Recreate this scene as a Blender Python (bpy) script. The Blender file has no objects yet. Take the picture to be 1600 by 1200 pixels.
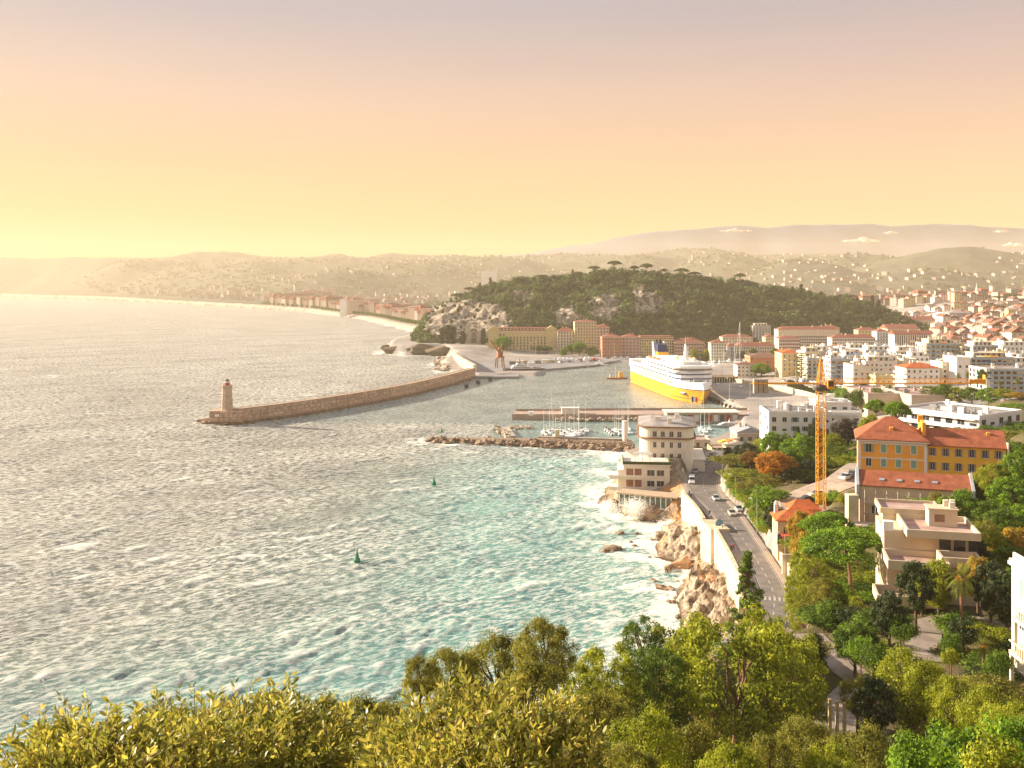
import bpy, math, random
import numpy as np
from mathutils import Vector, Matrix

scene = bpy.context.scene
COL = scene.collection
PI = math.pi
# ------------------------------------------------------------------ camera
F, YH, H = 1500.0, 447.0, 75.0          # focal length in photo pixels, horizon row, eye height
cam_data = bpy.data.cameras.new('camera')
cam_data.sensor_width = 36.0
cam_data.lens = F / 1600 * 36
cam_data.shift_y = -(600 - YH) / 1600
cam_data.clip_start = 0.3
cam_data.clip_end = 60000
cam = bpy.data.objects.new('camera', cam_data)
COL.objects.link(cam)
cam.location = (0, 0, H)
cam.rotation_euler = (PI / 2, 0, 0)
scene.camera = cam
scene.view_settings.view_transform = 'Standard'
scene.view_settings.look = 'None'
scene.view_settings.gamma = 1
scene.view_settings.exposure = 1.58
scene.cycles.max_bounces = 6
scene.cycles.volume_bounces = 1
scene.cycles.transparent_max_bounces = 8
scene.cycles.caustics_reflective = False
scene.cycles.caustics_refractive = False
scene.cycles.sample_clamp_indirect = 4
scene.cycles.sample_clamp_direct = 12
scene.cycles.use_denoising = True

def lin(*c):
    if len(c) == 1: c = c[0]
    c = [x / 255 for x in c]
    return tuple((x / 12.92 if x <= 0.04045 else ((x + 0.055) / 1.055) ** 2.4) for x in c) + (1.0,)

# ------------------------------------------------------------------ sun and sky
SUN_AZ = math.radians(-69)      # from +Y, negative = to the left
SUN_EL = math.radians(19)
sun_dir = Vector((math.sin(SUN_AZ) * math.cos(SUN_EL), math.cos(SUN_AZ) * math.cos(SUN_EL), math.sin(SUN_EL)))
sl = bpy.data.lights.new('sun', 'SUN')
sl.energy = 5.0
sl.angle = math.radians(0.7)
sl.color = (1.0, 0.87, 0.68)
so = bpy.data.objects.new('sun', sl)
COL.objects.link(so)
so.rotation_euler = (-sun_dir).to_track_quat('-Z', 'Y').to_euler()
so.location = (0, 0, 300)

world = bpy.data.worlds.new('World')
scene.world = world
world.use_nodes = True
nt = world.node_tree
nt.nodes.clear()
def wn(t, **k):
    n = nt.nodes.new(t)
    for a, b in k.items(): setattr(n, a, b)
    return n
out = wn('ShaderNodeOutputWorld')
bg1 = wn('ShaderNodeBackground'); bg2 = wn('ShaderNodeBackground'); add = wn('ShaderNodeAddShader')
sky = wn('ShaderNodeTexSky', sky_type='NISHITA')
sky.sun_disc = False
sky.sun_elevation = SUN_EL
sky.sun_rotation = SUN_AZ
nt.links.new(sky.outputs[0], bg1.inputs[0]); bg1.inputs[1].default_value = 0.01
tc = wn('ShaderNodeTexCoord'); sx = wn('ShaderNodeSeparateXYZ')
nt.links.new(tc.outputs['Generated'], sx.inputs[0])
def ramp(stops):
    r = wn('ShaderNodeValToRGB')
    r.color_ramp.interpolation = 'B_SPLINE' if False else 'LINEAR'
    e = r.color_ramp.elements
    while len(e) < len(stops): e.new(0.5)
    for i, (p, c) in enumerate(stops):
        e[i].position = p; e[i].color = lin(c)
    return r
# evening sky: glowing yellow low in the west, peach, then mauve grey, pale overhead out of view, brightened to add fill light
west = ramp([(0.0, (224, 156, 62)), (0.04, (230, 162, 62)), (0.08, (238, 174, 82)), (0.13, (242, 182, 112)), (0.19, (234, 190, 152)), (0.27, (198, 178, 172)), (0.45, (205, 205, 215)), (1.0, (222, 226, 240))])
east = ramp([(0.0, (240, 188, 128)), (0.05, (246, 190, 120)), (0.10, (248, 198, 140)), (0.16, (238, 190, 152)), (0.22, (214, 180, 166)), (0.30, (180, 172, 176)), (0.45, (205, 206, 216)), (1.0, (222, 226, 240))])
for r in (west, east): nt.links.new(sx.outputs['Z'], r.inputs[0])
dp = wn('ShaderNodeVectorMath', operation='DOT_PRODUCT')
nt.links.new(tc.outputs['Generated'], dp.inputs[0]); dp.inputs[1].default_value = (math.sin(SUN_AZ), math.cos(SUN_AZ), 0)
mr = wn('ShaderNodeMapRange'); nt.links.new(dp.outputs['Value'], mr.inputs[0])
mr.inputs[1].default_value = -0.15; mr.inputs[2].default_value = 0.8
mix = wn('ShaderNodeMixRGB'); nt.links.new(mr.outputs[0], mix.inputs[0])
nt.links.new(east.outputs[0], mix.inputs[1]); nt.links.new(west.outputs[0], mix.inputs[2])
# faint brush of thin high cloud
mp = wn('ShaderNodeMapping'); nt.links.new(tc.outputs['Generated'], mp.inputs[0]); mp.inputs['Scale'].default_value = (2.2, 2.2, 13)
ns = wn('ShaderNodeTexNoise'); nt.links.new(mp.outputs[0], ns.inputs[0]); ns.inputs['Scale'].default_value = 1.7; ns.inputs['Detail'].default_value = 5
mr2 = wn('ShaderNodeMapRange'); nt.links.new(ns.outputs[0], mr2.inputs[0]); mr2.inputs[3].default_value = 0.955; mr2.inputs[4].default_value = 1.045
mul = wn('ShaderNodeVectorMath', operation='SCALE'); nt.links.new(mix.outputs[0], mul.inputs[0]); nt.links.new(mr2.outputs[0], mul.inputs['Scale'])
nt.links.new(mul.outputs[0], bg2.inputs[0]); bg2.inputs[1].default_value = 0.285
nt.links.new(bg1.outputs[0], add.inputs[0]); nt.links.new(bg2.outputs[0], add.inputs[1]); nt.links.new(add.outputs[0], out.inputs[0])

# ------------------------------------------------------------------ noise + mapping helpers
def W(px, py, z=0.0):
    """ground point seen at photo pixel px,py when it lies at height z"""
    D = (H - z) * F / (py - YH)
    return ((px - 800) / F * D, D)
def XD(px, D): return (px - 800) / F * D
def ZD(py, D): return H - (py - YH) / F * D

def vhash(ix, iy, iz, seed):
    n = (ix * 374761393 + iy * 668265263 + iz * 2147483647 + seed * 974634777).astype(np.int64)
    n = (n ^ (n >> 13)) * 1274126177
    n = n ^ (n >> 16)
    return (n & 0xffffff) / float(0xffffff)
def vnoise(x, y, z=None, seed=0):
    x = np.asarray(x, float); y = np.asarray(y, float)
    z = np.zeros_like(x) if z is None else np.asarray(z, float)
    xi, yi, zi = np.floor(x), np.floor(y), np.floor(z)
    fx, fy, fz = x - xi, y - yi, z - zi
    fx = fx * fx * (3 - 2 * fx); fy = fy * fy * (3 - 2 * fy); fz = fz * fz * (3 - 2 * fz)
    xi = xi.astype(np.int64); yi = yi.astype(np.int64); zi = zi.astype(np.int64)
    r = 0
    for dx in (0, 1):
        for dy in (0, 1):
            for dz in (0, 1):
                w = (fx if dx else 1 - fx) * (fy if dy else 1 - fy) * (fz if dz else 1 - fz)
                r = r + w * vhash(xi + dx, yi + dy, zi + dz, seed)
    return r * 2 - 1
def fbm(x, y, z=None, octaves=4, seed=0, gain=0.5):
    r = 0; a = 1.0; f = 1.0
    for o in range(octaves):
        r = r + a * vnoise(np.asarray(x) * f, np.asarray(y) * f, None if z is None else np.asarray(z) * f, seed + o)
        a *= gain; f *= 2.03
    return r
def sstep(a, b, x):
    t = np.clip((x - a) / (b - a), 0, 1)
    return t * t * (3 - 2 * t)

# ------------------------------------------------------------------ materials
MATS = {}
def mat(name, color, rough=0.85, var=0.0, vscale=1.0, color2=None, metallic=0.0, bump=0.0, bscale=5.0, island=0.0, trans=0.0, spec=0.3, stretch=None, detail=4, emit=0, contrast=(0.35, 0.65)):
    """procedural Principled material: two base colours mixed by noise, optional per-leaf variation and bump"""
    if name in MATS: return MATS[name]
    m = bpy.data.materials.new(name); m.use_nodes = True
    N = m.node_tree; b = N.nodes['Principled BSDF']; L = N.links.new
    c1 = lin(color) if max(color) > 1.01 else tuple(color) + (1,)
    c2 = None if color2 is None else (lin(color2) if max(color2) > 1.01 else tuple(color2) + (1,))
    if c2 is None: c2 = tuple(x * (1 - var) for x in c1[:3]) + (1,)
    tcn = N.nodes.new('ShaderNodeTexCoord')
    src = tcn.outputs['Object']
    if stretch:
        mpn = N.nodes.new('ShaderNodeMapping'); L(src, mpn.inputs[0]); mpn.inputs['Scale'].default_value = stretch; src = mpn.outputs[0]
    colour = None
    if var or color2 is not None:
        n = N.nodes.new('ShaderNodeTexNoise'); L(src, n.inputs[0]); n.inputs['Scale'].default_value = vscale; n.inputs['Detail'].default_value = detail
        r = N.nodes.new('ShaderNodeMapRange'); L(n.outputs[0], r.inputs[0]); r.inputs[1].default_value = contrast[0]; r.inputs[2].default_value = contrast[1]
        x = N.nodes.new('ShaderNodeMixRGB'); L(r.outputs[0], x.inputs[0]); x.inputs[1].default_value = c1; x.inputs[2].default_value = c2
        colour = x.outputs[0]
    if island:
        g = N.nodes.new('ShaderNodeNewGeometry')
        r = N.nodes.new('ShaderNodeMapRange'); L(g.outputs['Random Per Island'], r.inputs[0]); r.inputs[3].default_value = 1 - island; r.inputs[4].default_value = 1 + island
        hs = N.nodes.new('ShaderNodeHueSaturation'); L(r.outputs[0], hs.inputs['Value'])
        r2 = N.nodes.new('ShaderNodeMapRange'); L(g.outputs['Random Per Island'], r2.inputs[0]); r2.inputs[3].default_value = 0.5 + island * 0.045; r2.inputs[4].default_value = 0.5 - island * 0.045
        L(r2.outputs[0], hs.inputs['Hue'])
        if colour is None: hs.inputs['Color'].default_value = c1
        else: L(colour, hs.inputs['Color'])
        colour = hs.outputs[0]
    if colour is None: b.inputs['Base Color'].default_value = c1
    else: L(colour, b.inputs['Base Color'])
    b.inputs['Roughness'].default_value = rough
    b.inputs['Metallic'].default_value = metallic
    b.inputs['Specular IOR Level'].default_value = spec
    if bump:
        n = N.nodes.new('ShaderNodeTexNoise'); L(src, n.inputs[0]); n.inputs['Scale'].default_value = bscale; n.inputs['Detail'].default_value = 6
        bp = N.nodes.new('ShaderNodeBump'); L(n.outputs[0], bp.inputs['Height']); bp.inputs['Strength'].default_value = 0.8; bp.inputs['Distance'].default_value = bump
        L(bp.outputs[0], b.inputs['Normal'])
    if trans:
        tr = N.nodes.new('ShaderNodeBsdfTranslucent'); ms = N.nodes.new('ShaderNodeMixShader'); o = N.nodes['Material Output']
        if colour is None: tr.inputs[0].default_value = c1
        else: L(colour, tr.inputs[0])
        ms.inputs[0].default_value = trans
        L(b.outputs[0], ms.inputs[1]); L(tr.outputs[0], ms.inputs[2]); L(ms.outputs[0], o.inputs[0])
    MATS[name] = m
    return m

def tile_mat(name, c1, c2, sx_, sy_, mortar=(0.1, 0.1, 0.1), ms=0.02, rough=0.85, axis=None, noise=0.25):
    """brick / tile / plank pattern in object space"""
    if name in MATS: return MATS[name]
    m = bpy.data.materials.new(name); m.use_nodes = True
    N = m.node_tree; b = N.nodes['Principled BSDF']; L = N.links.new
    tcn = N.nodes.new('ShaderNodeTexCoord'); mpn = N.nodes.new('ShaderNodeMapping'); L(tcn.outputs['Object'], mpn.inputs[0])
    if axis: mpn.inputs['Rotation'].default_value = axis
    br = N.nodes.new('ShaderNodeTexBrick'); L(mpn.outputs[0], br.inputs[0])
    br.inputs['Color1'].default_value = tuple(c1) + (1,); br.inputs['Color2'].default_value = tuple(c2) + (1,); br.inputs['Mortar'].default_value = tuple(mortar) + (1,)
    br.inputs['Scale'].default_value = 1; br.inputs['Brick Width'].default_value = sx_; br.inputs['Row Height'].default_value = sy_; br.inputs['Mortar Size'].default_value = ms
    n = N.nodes.new('ShaderNodeTexNoise'); L(tcn.outputs['Object'], n.inputs[0]); n.inputs['Scale'].default_value = 0.6; n.inputs['Detail'].default_value = 6
    r = N.nodes.new('ShaderNodeMapRange'); L(n.outputs[0], r.inputs[0]); r.inputs[1].default_value = .3; r.inputs[2].default_value = .7; r.inputs[3].default_value = 1 - noise; r.inputs[4].default_value = 1 + noise
    v = N.nodes.new('ShaderNodeVectorMath'); v.operation = 'SCALE'; L(br.outputs[0], v.inputs[0]); L(r.outputs[0], v.inputs['Scale'])
    L(v.outputs[0], b.inputs['Base Color']); b.inputs['Roughness'].default_value = rough; b.inputs['Specular IOR Level'].default_value = 0.2
    MATS[name] = m
    return m

# ------------------------------------------------------------------ mesh builder
class MB:
    def __init__(s): s.v = []; s.f = []
    def add(s, vs, fs):
        o = len(s.v); s.v.extend(tuple(p) for p in vs); s.f.extend(tuple(i + o for i in f) for f in fs); return s
    def box(s, x0, x1, y0, y1, z0, z1, M=None):
        vs = [(x, y, z) for z in (z0, z1) for y in (y0, y1) for x in (x0, x1)]
        if M is not None: vs = [tuple(M @ Vector(p)) for p in vs]
        return s.add(vs, [(0, 2, 3, 1), (4, 5, 7, 6), (0, 1, 5, 4), (2, 6, 7, 3), (0, 4, 6, 2), (1, 3, 7, 5)])
    def prism(s, poly, z0, z1):
        """vertical extrusion of a counter-clockwise xy polygon"""
        n = len(poly)
        a = sum(poly[i][0] * poly[(i + 1) % n][1] - poly[(i + 1) % n][0] * poly[i][1] for i in range(n))
        if a < 0: poly = poly[::-1]
        vs = [(p[0], p[1], z0) for p in poly] + [(p[0], p[1], z1) for p in poly]
        return s.add(vs, [tuple(range(n))[::-1], tuple(range(n, 2 * n))] + [(i, (i + 1) % n, n + (i + 1) % n, n + i) for i in range(n)])
    def loft(s, rings, cap=True, closed=True):
        n = len(rings[0]); vs = [p for r in rings for p in r]; fs = []
        for i in range(len(rings) - 1):
            for j in range(n if closed else n - 1):
                k = (j + 1) % n
                fs.append((i * n + j, i * n + k, (i + 1) * n + k, (i + 1) * n + j))
        if cap: fs += [tuple(range(n))[::-1], tuple(range((len(rings) - 1) * n, len(rings) * n))]
        return s.add(vs, fs)
    def cyl(s, p0, p1, r0, r1=None, n=8, cap=True):
        r1 = r0 if r1 is None else r1
        p0 = Vector(p0); p1 = Vector(p1); d = (p1 - p0).normalized()
        u = d.orthogonal().normalized(); w = d.cross(u)
        rings = [[tuple(p + (u * math.cos(2 * PI * i / n) + w * math.sin(2 * PI * i / n)) * r) for i in range(n)] for p, r in ((p0, r0), (p1, r1))]
        return s.loft(rings, cap)
    def lathe(s, prof, n=16, c=(0, 0)):
        return s.loft([[(c[0] + r * math.cos(2 * PI * i / n), c[1] + r * math.sin(2 * PI * i / n), z) for i in range(n)] for r, z in prof])
    def bar(s, p0, p1, w, h=None):
        """square bar between two points"""
        h = w if h is None else h
        p0 = Vector(p0); p1 = Vector(p1); d = (p1 - p0).normalized()
        u = d.cross(Vector((0, 0, 1)))
        u = Vector((1, 0, 0)) if u.length < 1e-3 else u.normalized()
        v = u.cross(d)
        rings = [[tuple(p + u * a * w / 2 + v * b * h / 2) for a, b in ((-1, -1), (1, -1), (1, 1), (-1, 1))] for p in (p0, p1)]
        return s.loft(rings)
    def tri_roof(s, x0, x1, y0, y1, z0, h, hip=0.0, ov=0.4, axis='x'):
        """gable (hip=0) or hipped roof with ridge along x or y, as a closed solid with small thickness at the eaves"""
        x0 -= ov; x1 += ov; y0 -= ov; y1 += ov; t = 0.22
        if axis == 'x':
            ym = (y0 + y1) / 2; r = [(x0 + hip, ym, z0 + h), (x1 - hip, ym, z0 + h)]
        else:
            xm = (x0 + x1) / 2; r = [(xm, y0 + hip, z0 + h), (xm, y1 - hip, z0 + h)]
        b = [(x0, y0), (x1, y0), (x1, y1), (x0, y1)]
        vs = [(p[0], p[1], z0 - t) for p in b] + [(p[0], p[1], z0) for p in b] + r
        fs = [(3, 2, 1, 0), (0, 1, 5, 4), (1, 2, 6, 5), (2, 3, 7, 6), (3, 0, 4, 7)]
        if axis == 'x': fs += [(4, 5, 9, 8), (5, 6, 9), (6, 7, 8, 9), (7, 4, 8)]
        else: fs += [(4, 5, 8), (5, 6, 9, 8), (6, 7, 9), (7, 4, 8, 9)]
        return s.add(vs, fs)
    def build(s, name, material, parent=None, smooth=False, loc=None, rot=None):
        me = bpy.data.meshes.new(name)
        me.from_pydata(s.v, [], s.f)
        if smooth: me.polygons.foreach_set('use_smooth', [True] * len(me.polygons))
        me.materials.append(material)
        o = bpy.data.objects.new(name, me); COL.objects.link(o)
        if parent is not None: o.parent = parent
        if loc is not None: o.location = loc
        if rot is not None: o.rotation_euler = rot
        return o

def np_mesh(name, V, Fc, material, parent=None, smooth=False):
    """fast mesh from numpy vertices and equal-sized faces"""
    me = bpy.data.meshes.new(name)
    k = Fc.shape[1]
    me.vertices.add(len(V)); me.vertices.foreach_set('co', np.ascontiguousarray(V, dtype=np.float32).ravel())
    me.loops.add(Fc.size); me.loops.foreach_set('vertex_index', np.ascontiguousarray(Fc, dtype=np.int32).ravel())
    me.polygons.add(len(Fc)); me.polygons.foreach_set('loop_start', np.arange(0, Fc.size, k, dtype=np.int32))
    me.polygons.foreach_set('loop_total', np.full(len(Fc), k, dtype=np.int32))
    if smooth: me.polygons.foreach_set('use_smooth', np.ones(len(Fc), dtype=bool))
    me.update(calc_edges=True)
    me.materials.append(material)
    if name is None: return me
    o = bpy.data.objects.new(name, me); COL.objects.link(o)
    if parent is not None: o.parent = parent
    return o

def grid_faces(nr, nc):
    i = np.arange((nr - 1) * (nc - 1)); r = i // (nc - 1); c = i % (nc - 1); a = r * nc + c
    return np.stack([a, a + 1, a + nc + 1, a + nc], axis=1)

def tag(o, label=None, cat=None, group=None, kind=None):
    if label: o['label'] = label
    if cat: o['category'] = cat
    if group: o['group'] = group
    if kind: o['kind'] = kind
    return o
def empty(name, loc=(0, 0, 0), rz=0.0, label=None, cat=None, group=None):
    o = bpy.data.objects.new(name, None); COL.objects.link(o)
    o.location = loc; o.rotation_euler = (0, 0, rz); o.empty_display_size = 0.1
    return tag(o, label, cat, group)
CHILD = {}
def kids(o):
    return [c for c in COL.objects if c.parent == o]
def family(o):
    """list of (object, parent index) below o, gathered once per prototype"""
    if o.name not in CHILD:
        rows = [(o, -1)]; i = 0
        while i < len(rows):
            for c in kids(rows[i][0]): rows.append((c, i))
            i += 1
        CHILD[o.name] = rows
    return CHILD[o.name]
USED = set()
def place(proto, loc, rz=0.0, scale=1.0, label=None, group=None, cat=None, name=None):
    """first use moves the prototype itself, later uses copy it and its parts"""
    rows = family(proto)
    if proto.name not in USED:
        USED.add(proto.name); o = proto
    else:
        new = []
        for src, pi in rows:
            c = src.copy(); COL.objects.link(c)
            if pi >= 0: c.parent = new[pi]
            new.append(c)
        o = new[0]
    o.location = loc; o.rotation_euler = (o.rotation_euler[0] if o.type == 'MESH' and False else 0, 0, rz)
    o.scale = (scale,) * 3 if isinstance(scale, (int, float)) else scale
    return tag(o, label, cat, group)
# ------------------------------------------------------------------ land and sea
coast = [(-700, -300), (-700, 20), (-400, 60), (-150, 100), (-60, 132), (0, 150), (25, 180), (37, 212), (40, 236), (46, 246), (47, 256), (40, 264), (41, 278), (50, 284), (50, 297), (44, 306), (43, 316), (34, 318), (31, 330), (34, 352), (40, 372), (47, 400), (52, 425),
         (70, 440), (100, 462), (116, 490), (122, 518), (131, 545), (134, 552), (131, 620), (122, 760), (150, 830), (205, 880), (252, 996), (127, 958), (79, 918), (30, 852), (22, 800), (-8, 790), (-29, 787), (-60, 850), (-70, 915), (-62, 990), (-78, 1061), (-111, 1044), (-141, 1064), (-155, 1200), (-144, 1355), (-137, 1442),
         (-176, 1654), (-254, 1907), (-360, 2250), (-585, 2744), (-833, 3125), (-1293, 3880), (-1875, 4690), (-2625, 5625), (-3640, 6820), (-4900, 7500), (-4900, 9000), (9000, 9000), (9000, -300)]
coast_np = np.array(coast, float)
def coast_sd(X, Y):
    """signed distance to the shoreline, positive on land"""
    shp = np.shape(X); X = np.ravel(X); Y = np.ravel(Y)
    inside = np.zeros(len(X), bool); best = np.full(len(X), 1e9)
    n = len(coast_np)
    for i in range(n):
        ax, ay = coast_np[i]; bx, by = coast_np[(i + 1) % n]
        c = ((ay > Y) != (by > Y))
        with np.errstate(divide='ignore', invalid='ignore'):
            xc = (bx - ax) * (Y - ay) / (by - ay) + ax
        inside ^= c & (X < xc)
        t = np.clip(((X - ax) * (bx - ax) + (Y - ay) * (by - ay)) / ((bx - ax) ** 2 + (by - ay) ** 2), 0, 1)
        best = np.minimum(best, np.hypot(X - ax - t * (bx - ax), Y - ay - t * (by - ay)))
    return np.where(inside, best, -best).reshape(shp)

road_pts = [(128, 470, 3.5), (108, 432, 5.0), (92, 402, 7.0), (84, 382, 8.2), (76, 358, 8.8), (66, 330, 9.4), (61, 302, 10), (60, 272, 11), (57.6, 240, 12), (55.2, 215, 13), (52, 192, 14.5), (48.3, 177, 15.5), (42.5, 159, 17.5), (38, 148, 18.3)]
def catmull(pts, n=10):
    P = [np.array(p, float) for p in pts]; P = [2 * P[0] - P[1]] + P + [2 * P[-1] - P[-2]]; out = []
    for i in range(1, len(P) - 2):
        for k in range(n):
            t = k / n; a, b, c, d = P[i - 1:i + 3]
            out.append(0.5 * ((2 * b) + (-a + c) * t + (2 * a - 5 * b + 4 * c - d) * t * t + (-a + 3 * b - 3 * c + d) * t ** 3))
    out.append(P[-2]); return np.array(out)
ROAD = catmull(road_pts, 8)
PATH = catmull([(43.2, 140, 24.3), (43.4, 132.7, 24.5), (43.6, 129, 24.4), (44.5, 125.5, 24.4), (44.4, 121.5, 24.6), (40.6, 116, 25.2), (34, 102, 27.5), (30, 92, 30)], 8)
PATH2 = catmull([(51, 117, 29.3), (52.6, 123, 29), (56, 129.5, 29), (61.5, 132, 29.2), (65, 128, 29.6), (70, 120, 31)], 8)
PARK = catmull([(70.5, 233, 21.2), (73, 240, 21.9), (80, 246, 23.2), (88, 251, 24.6), (97, 262, 26)], 8)
ctrl = np.array([(0, 0, 73.2), (-3, 4, 71), (4, 4, 71), (0, 12, 65.5), (-20, 8, 66), (-25, 22, 54), (0, 25, 56.5), (20, 20, 58), (0, 60, 33), (-50, 60, 28), (-60, 110, 8), (0, 120, 11), (20, 150, 10), (28, 100, 20), (38, 100, 27), (55, 88, 33), (25, 60, 36), (60, 60, 40), (90, 100, 36), (90, 60, 46), (40, 40, 48), (140, 60, 52), (140, 110, 40),
    (120, 170, 32), (57, 198, 17.5), (57, 182, 20), (56, 170, 20.5), (58, 176, 22.5), (54, 150, 23.5), (48, 142, 24), (77, 182, 29.5), (84, 185, 29.5), (100, 200, 30), (105, 200, 31), (98, 188, 29), (87, 176, 28.5), (90, 170, 29), (85, 166, 28.5), (79, 160, 29), (80, 152, 28.5), (71, 148, 29.5), (74, 142, 29.5), (65, 130, 29.5), (58, 134, 29.5), (64, 124, 30.5), (68, 128, 31), (54, 128, 29), (48, 124, 27.5), (49, 116, 28.5), (55, 118, 30.5), (51, 110, 30.5), (52, 104, 31.5), (43, 118, 26), (60, 96, 32), (112, 286, 28), (150, 150, 38), (150, 250, 38), (70, 195, 23.5), (66, 202, 19.5), (90, 200, 28.5), (110, 230, 27), (95, 230, 26), (80, 225, 24), (68, 215, 18.5), (68, 258, 17), (75, 258, 21), (75, 285, 14.5), (90, 285, 21), (105, 270, 26), (150, 300, 30), (200, 300, 34), (95, 320, 19), (85, 340, 12), (110, 340, 19),
    (130, 360, 20), (100, 380, 12), (100, 440, 2), (85, 425, 2.5), (118, 470, 1.5), (70, 425, 2), (125, 425, 9), (160, 420, 12), (180, 350, 24), (250, 420, 24), (150, 480, 6), (160, 520, 4), (150, 560, 3), (170, 640, 3.5), (160, 740, 4), (200, 560, 9), (200, 640, 8), (240, 520, 14), (320, 560, 16), (320, 700, 14), (250, 700, 9), (200, 800, 6), (230, 850, 6), (280, 1000, 6), (127, 1000, 1.5), (60, 960, 1.2), (0, 880, 1), (0, 1000, 2.5), (-60, 1000, 8), (-60, 1080, 10), (-110, 1090, 10), (-125, 1200, 9), (-50, 1150, 8), (350, 1000, 12), (500, 1000, 18),
    (600, 1500, 20), (850, 1650, 48), (1000, 1650, 55), (800, 1500, 30), (300, 1500, 12), (0, 1500, 6), (1000, 2500, 25), (-200, 1800, 5), (0, 2500, 10), (-250, 2300, 5), (-800, 4000, 12), (2000, 4000, 40), (0, 4000, 15), (-2500, 6500, 20), (0, 6500, 60), (3000, 6500, 80), (4, 300, 0), (20, 250, 0)], float)
def poly_blend(X, Y, z, line, w0, w1, off=0.0):
    best = np.full(X.shape, 1e9); zz = np.zeros(X.shape)
    for i in range(len(line) - 1):
        a = line[i]; b = line[i + 1]; dx, dy = b[0] - a[0], b[1] - a[1]
        t = np.clip(((X - a[0]) * dx + (Y - a[1]) * dy) / (dx * dx + dy * dy), 0, 1)
        d = np.hypot(X - a[0] - t * dx, Y - a[1] - t * dy)
        m = d < best; best = np.where(m, d, best); zz = np.where(m, a[2] + t * (b[2] - a[2]), zz)
    k = sstep(w1, w0, best)
    return z * (1 - k) + (zz + off) * k, best
def ground_z(X, Y):
    X = np.asarray(X, float); Y = np.asarray(Y, float); shp = X.shape; X = X.ravel(); Y = Y.ravel()
    num = np.zeros(len(X)); den = np.zeros(len(X))
    for cx, cy, cz in ctrl:
        s = 6 + 0.012 * (cx * cx + cy * cy) ** .5
        w = ((X - cx) ** 2 + (Y - cy) ** 2 + s * s) ** -1.9
        num += w * cz; den += w
    z = num / den
    sd = coast_sd(X, Y)
    R = np.hypot(X, Y)
    rough = fbm(X / 9, Y / 9, octaves=5, seed=4)
    rocky = (Y > 165) & (Y < 305) & (X < np.interp(Y, [165, 192, 215, 240, 272, 305], [43, 50, 53, 55.5, 57, 60]))
    z = z + rough * np.where(Y < 480, 0.7, 0.25) * np.clip(sd / 10, 0, 1)
    near = Y < 440
    w = np.where(rocky, 9.0, np.where(near, 22.0, 5.0))
    k = sstep(-3.5, 1, (sd - 1) / w * 2)
    zc = np.where(sd > 0, np.minimum(z, 0.35 + sd * np.where(near & ~rocky, 0.75, 1.4)), -3 + 0 * sd)
    ridge = np.abs(fbm(X / 5.5, Y / 5.5, octaves=5, seed=9, gain=.55))
    zr = np.clip(sd / 13, 0, 1) ** 0.8 * 5.0 + ridge * 2.6 * sstep(0, 5, sd) - .2
    zc = np.where(rocky & (sd > 0) & (sd < 30), np.minimum(zr, z + 1), zc)
    zc = np.where(sd <= 0, np.maximum(-4, -0.6 + sd * 0.35), zc)
    sea_side = rocky | ((Y < 305) & (Y > 165) & (sd < 16))
    w0 = np.where(sea_side, np.interp(Y, [180, 247, 256, 300], [3.8, 4.6, 5.4, 6.2]), 5.2); w1 = np.where(sea_side, np.interp(Y, [180, 247, 256, 300], [5.6, 6.2, 7.2, 7.6]), 8.5)
    z, _ = poly_blend(X, Y, zc, ROAD, w0, w1, -0.25)
    z = np.where(sd <= 0, np.minimum(z, -0.6), z)
    z2, dd = poly_blend(X, Y, z, PATH, 2.6, 5, -0.15); z = z2
    z2, dd = poly_blend(X, Y, z, PATH2, 2.8, 5, -0.15); z = z2
    z2, dd = poly_blend(X, Y, z, PARK, 5.5, 9, -0.15); z = z2
    return z.reshape(shp)
def gz(x, y): return float(ground_z(np.array([x]), np.array([y]))[0])

def polar(r0, r1, nr, t0, t1, nt_):
    r = np.geomspace(r0, r1, nr); t = np.linspace(t0, t1, nt_)
    R, T = np.meshgrid(r, t, indexing='ij')
    return R, T            # Y = R, X = R*T
# main ground sheet
R, T = polar(9, 7600, 560, -0.66, 0.66, 430)
GX = R * T; GY = R + 0 * T - 6
GZ = ground_z(GX, GY)
# the far shore rises into layered hills
def prof(px, pts):
    pts = np.array(pts, float); return np.interp(px, pts[:, 0], pts[:, 1])
PXg = 800 + GX / np.maximum(GY, 1) * F
ridge_far = prof(PXg, [(-400, 396), (0, 398), (50, 403), (110, 400), (200, 402), (350, 398), (450, 402), (560, 404), (700, 402), (850, 400), (950, 401), (1050, 396), (1110, 394), (1200, 399), (1300, 400), (1400, 401), (1600, 402), (2000, 400)])
rough_n = fbm(GX / 500, GY / 500, octaves=6, seed=21, gain=.55)
sdg = coast_sd(GX, GY)
def hill_z(X, Y, base):
    PX = 800 + X / np.maximum(Y, 1) * F
    n = fbm(X / 420, Y / 420, octaves=6, seed=21, gain=.55)
    zt = H - (prof(PX, [(-400, 396), (0, 398), (50, 403), (110, 400), (200, 402), (350, 398), (450, 402), (560, 404), (700, 402), (850, 400), (950, 401), (1050, 396), (1110, 394), (1200, 399), (1300, 400), (1400, 401), (1600, 402), (2000, 400)]) - YH) / F * 7000
    start = np.where(PX > 700, 3600, np.interp(PX, [-400, 0, 200, 400, 700], [7000, 6900, 5000, 3700, 3600]))
    k = sstep(0, 1, (Y - start) / (7100 - start + 1))
    z = base + (zt - base) * k + n * 26 * np.clip((Y - start) / 900, 0, 1) * np.clip((7300 - Y) / 500, 0.25, 1)
    for (px, py, D, wx, wy) in hills:
        cx = XD(px, D); hz = ZD(py, D)
        g = np.exp(-(((X - cx) / wx) ** 2 + ((Y - D) / wy) ** 2))
        z = np.maximum(z, base + (hz - base) * g + n * 16 * np.sqrt(g))
    return z
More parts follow.
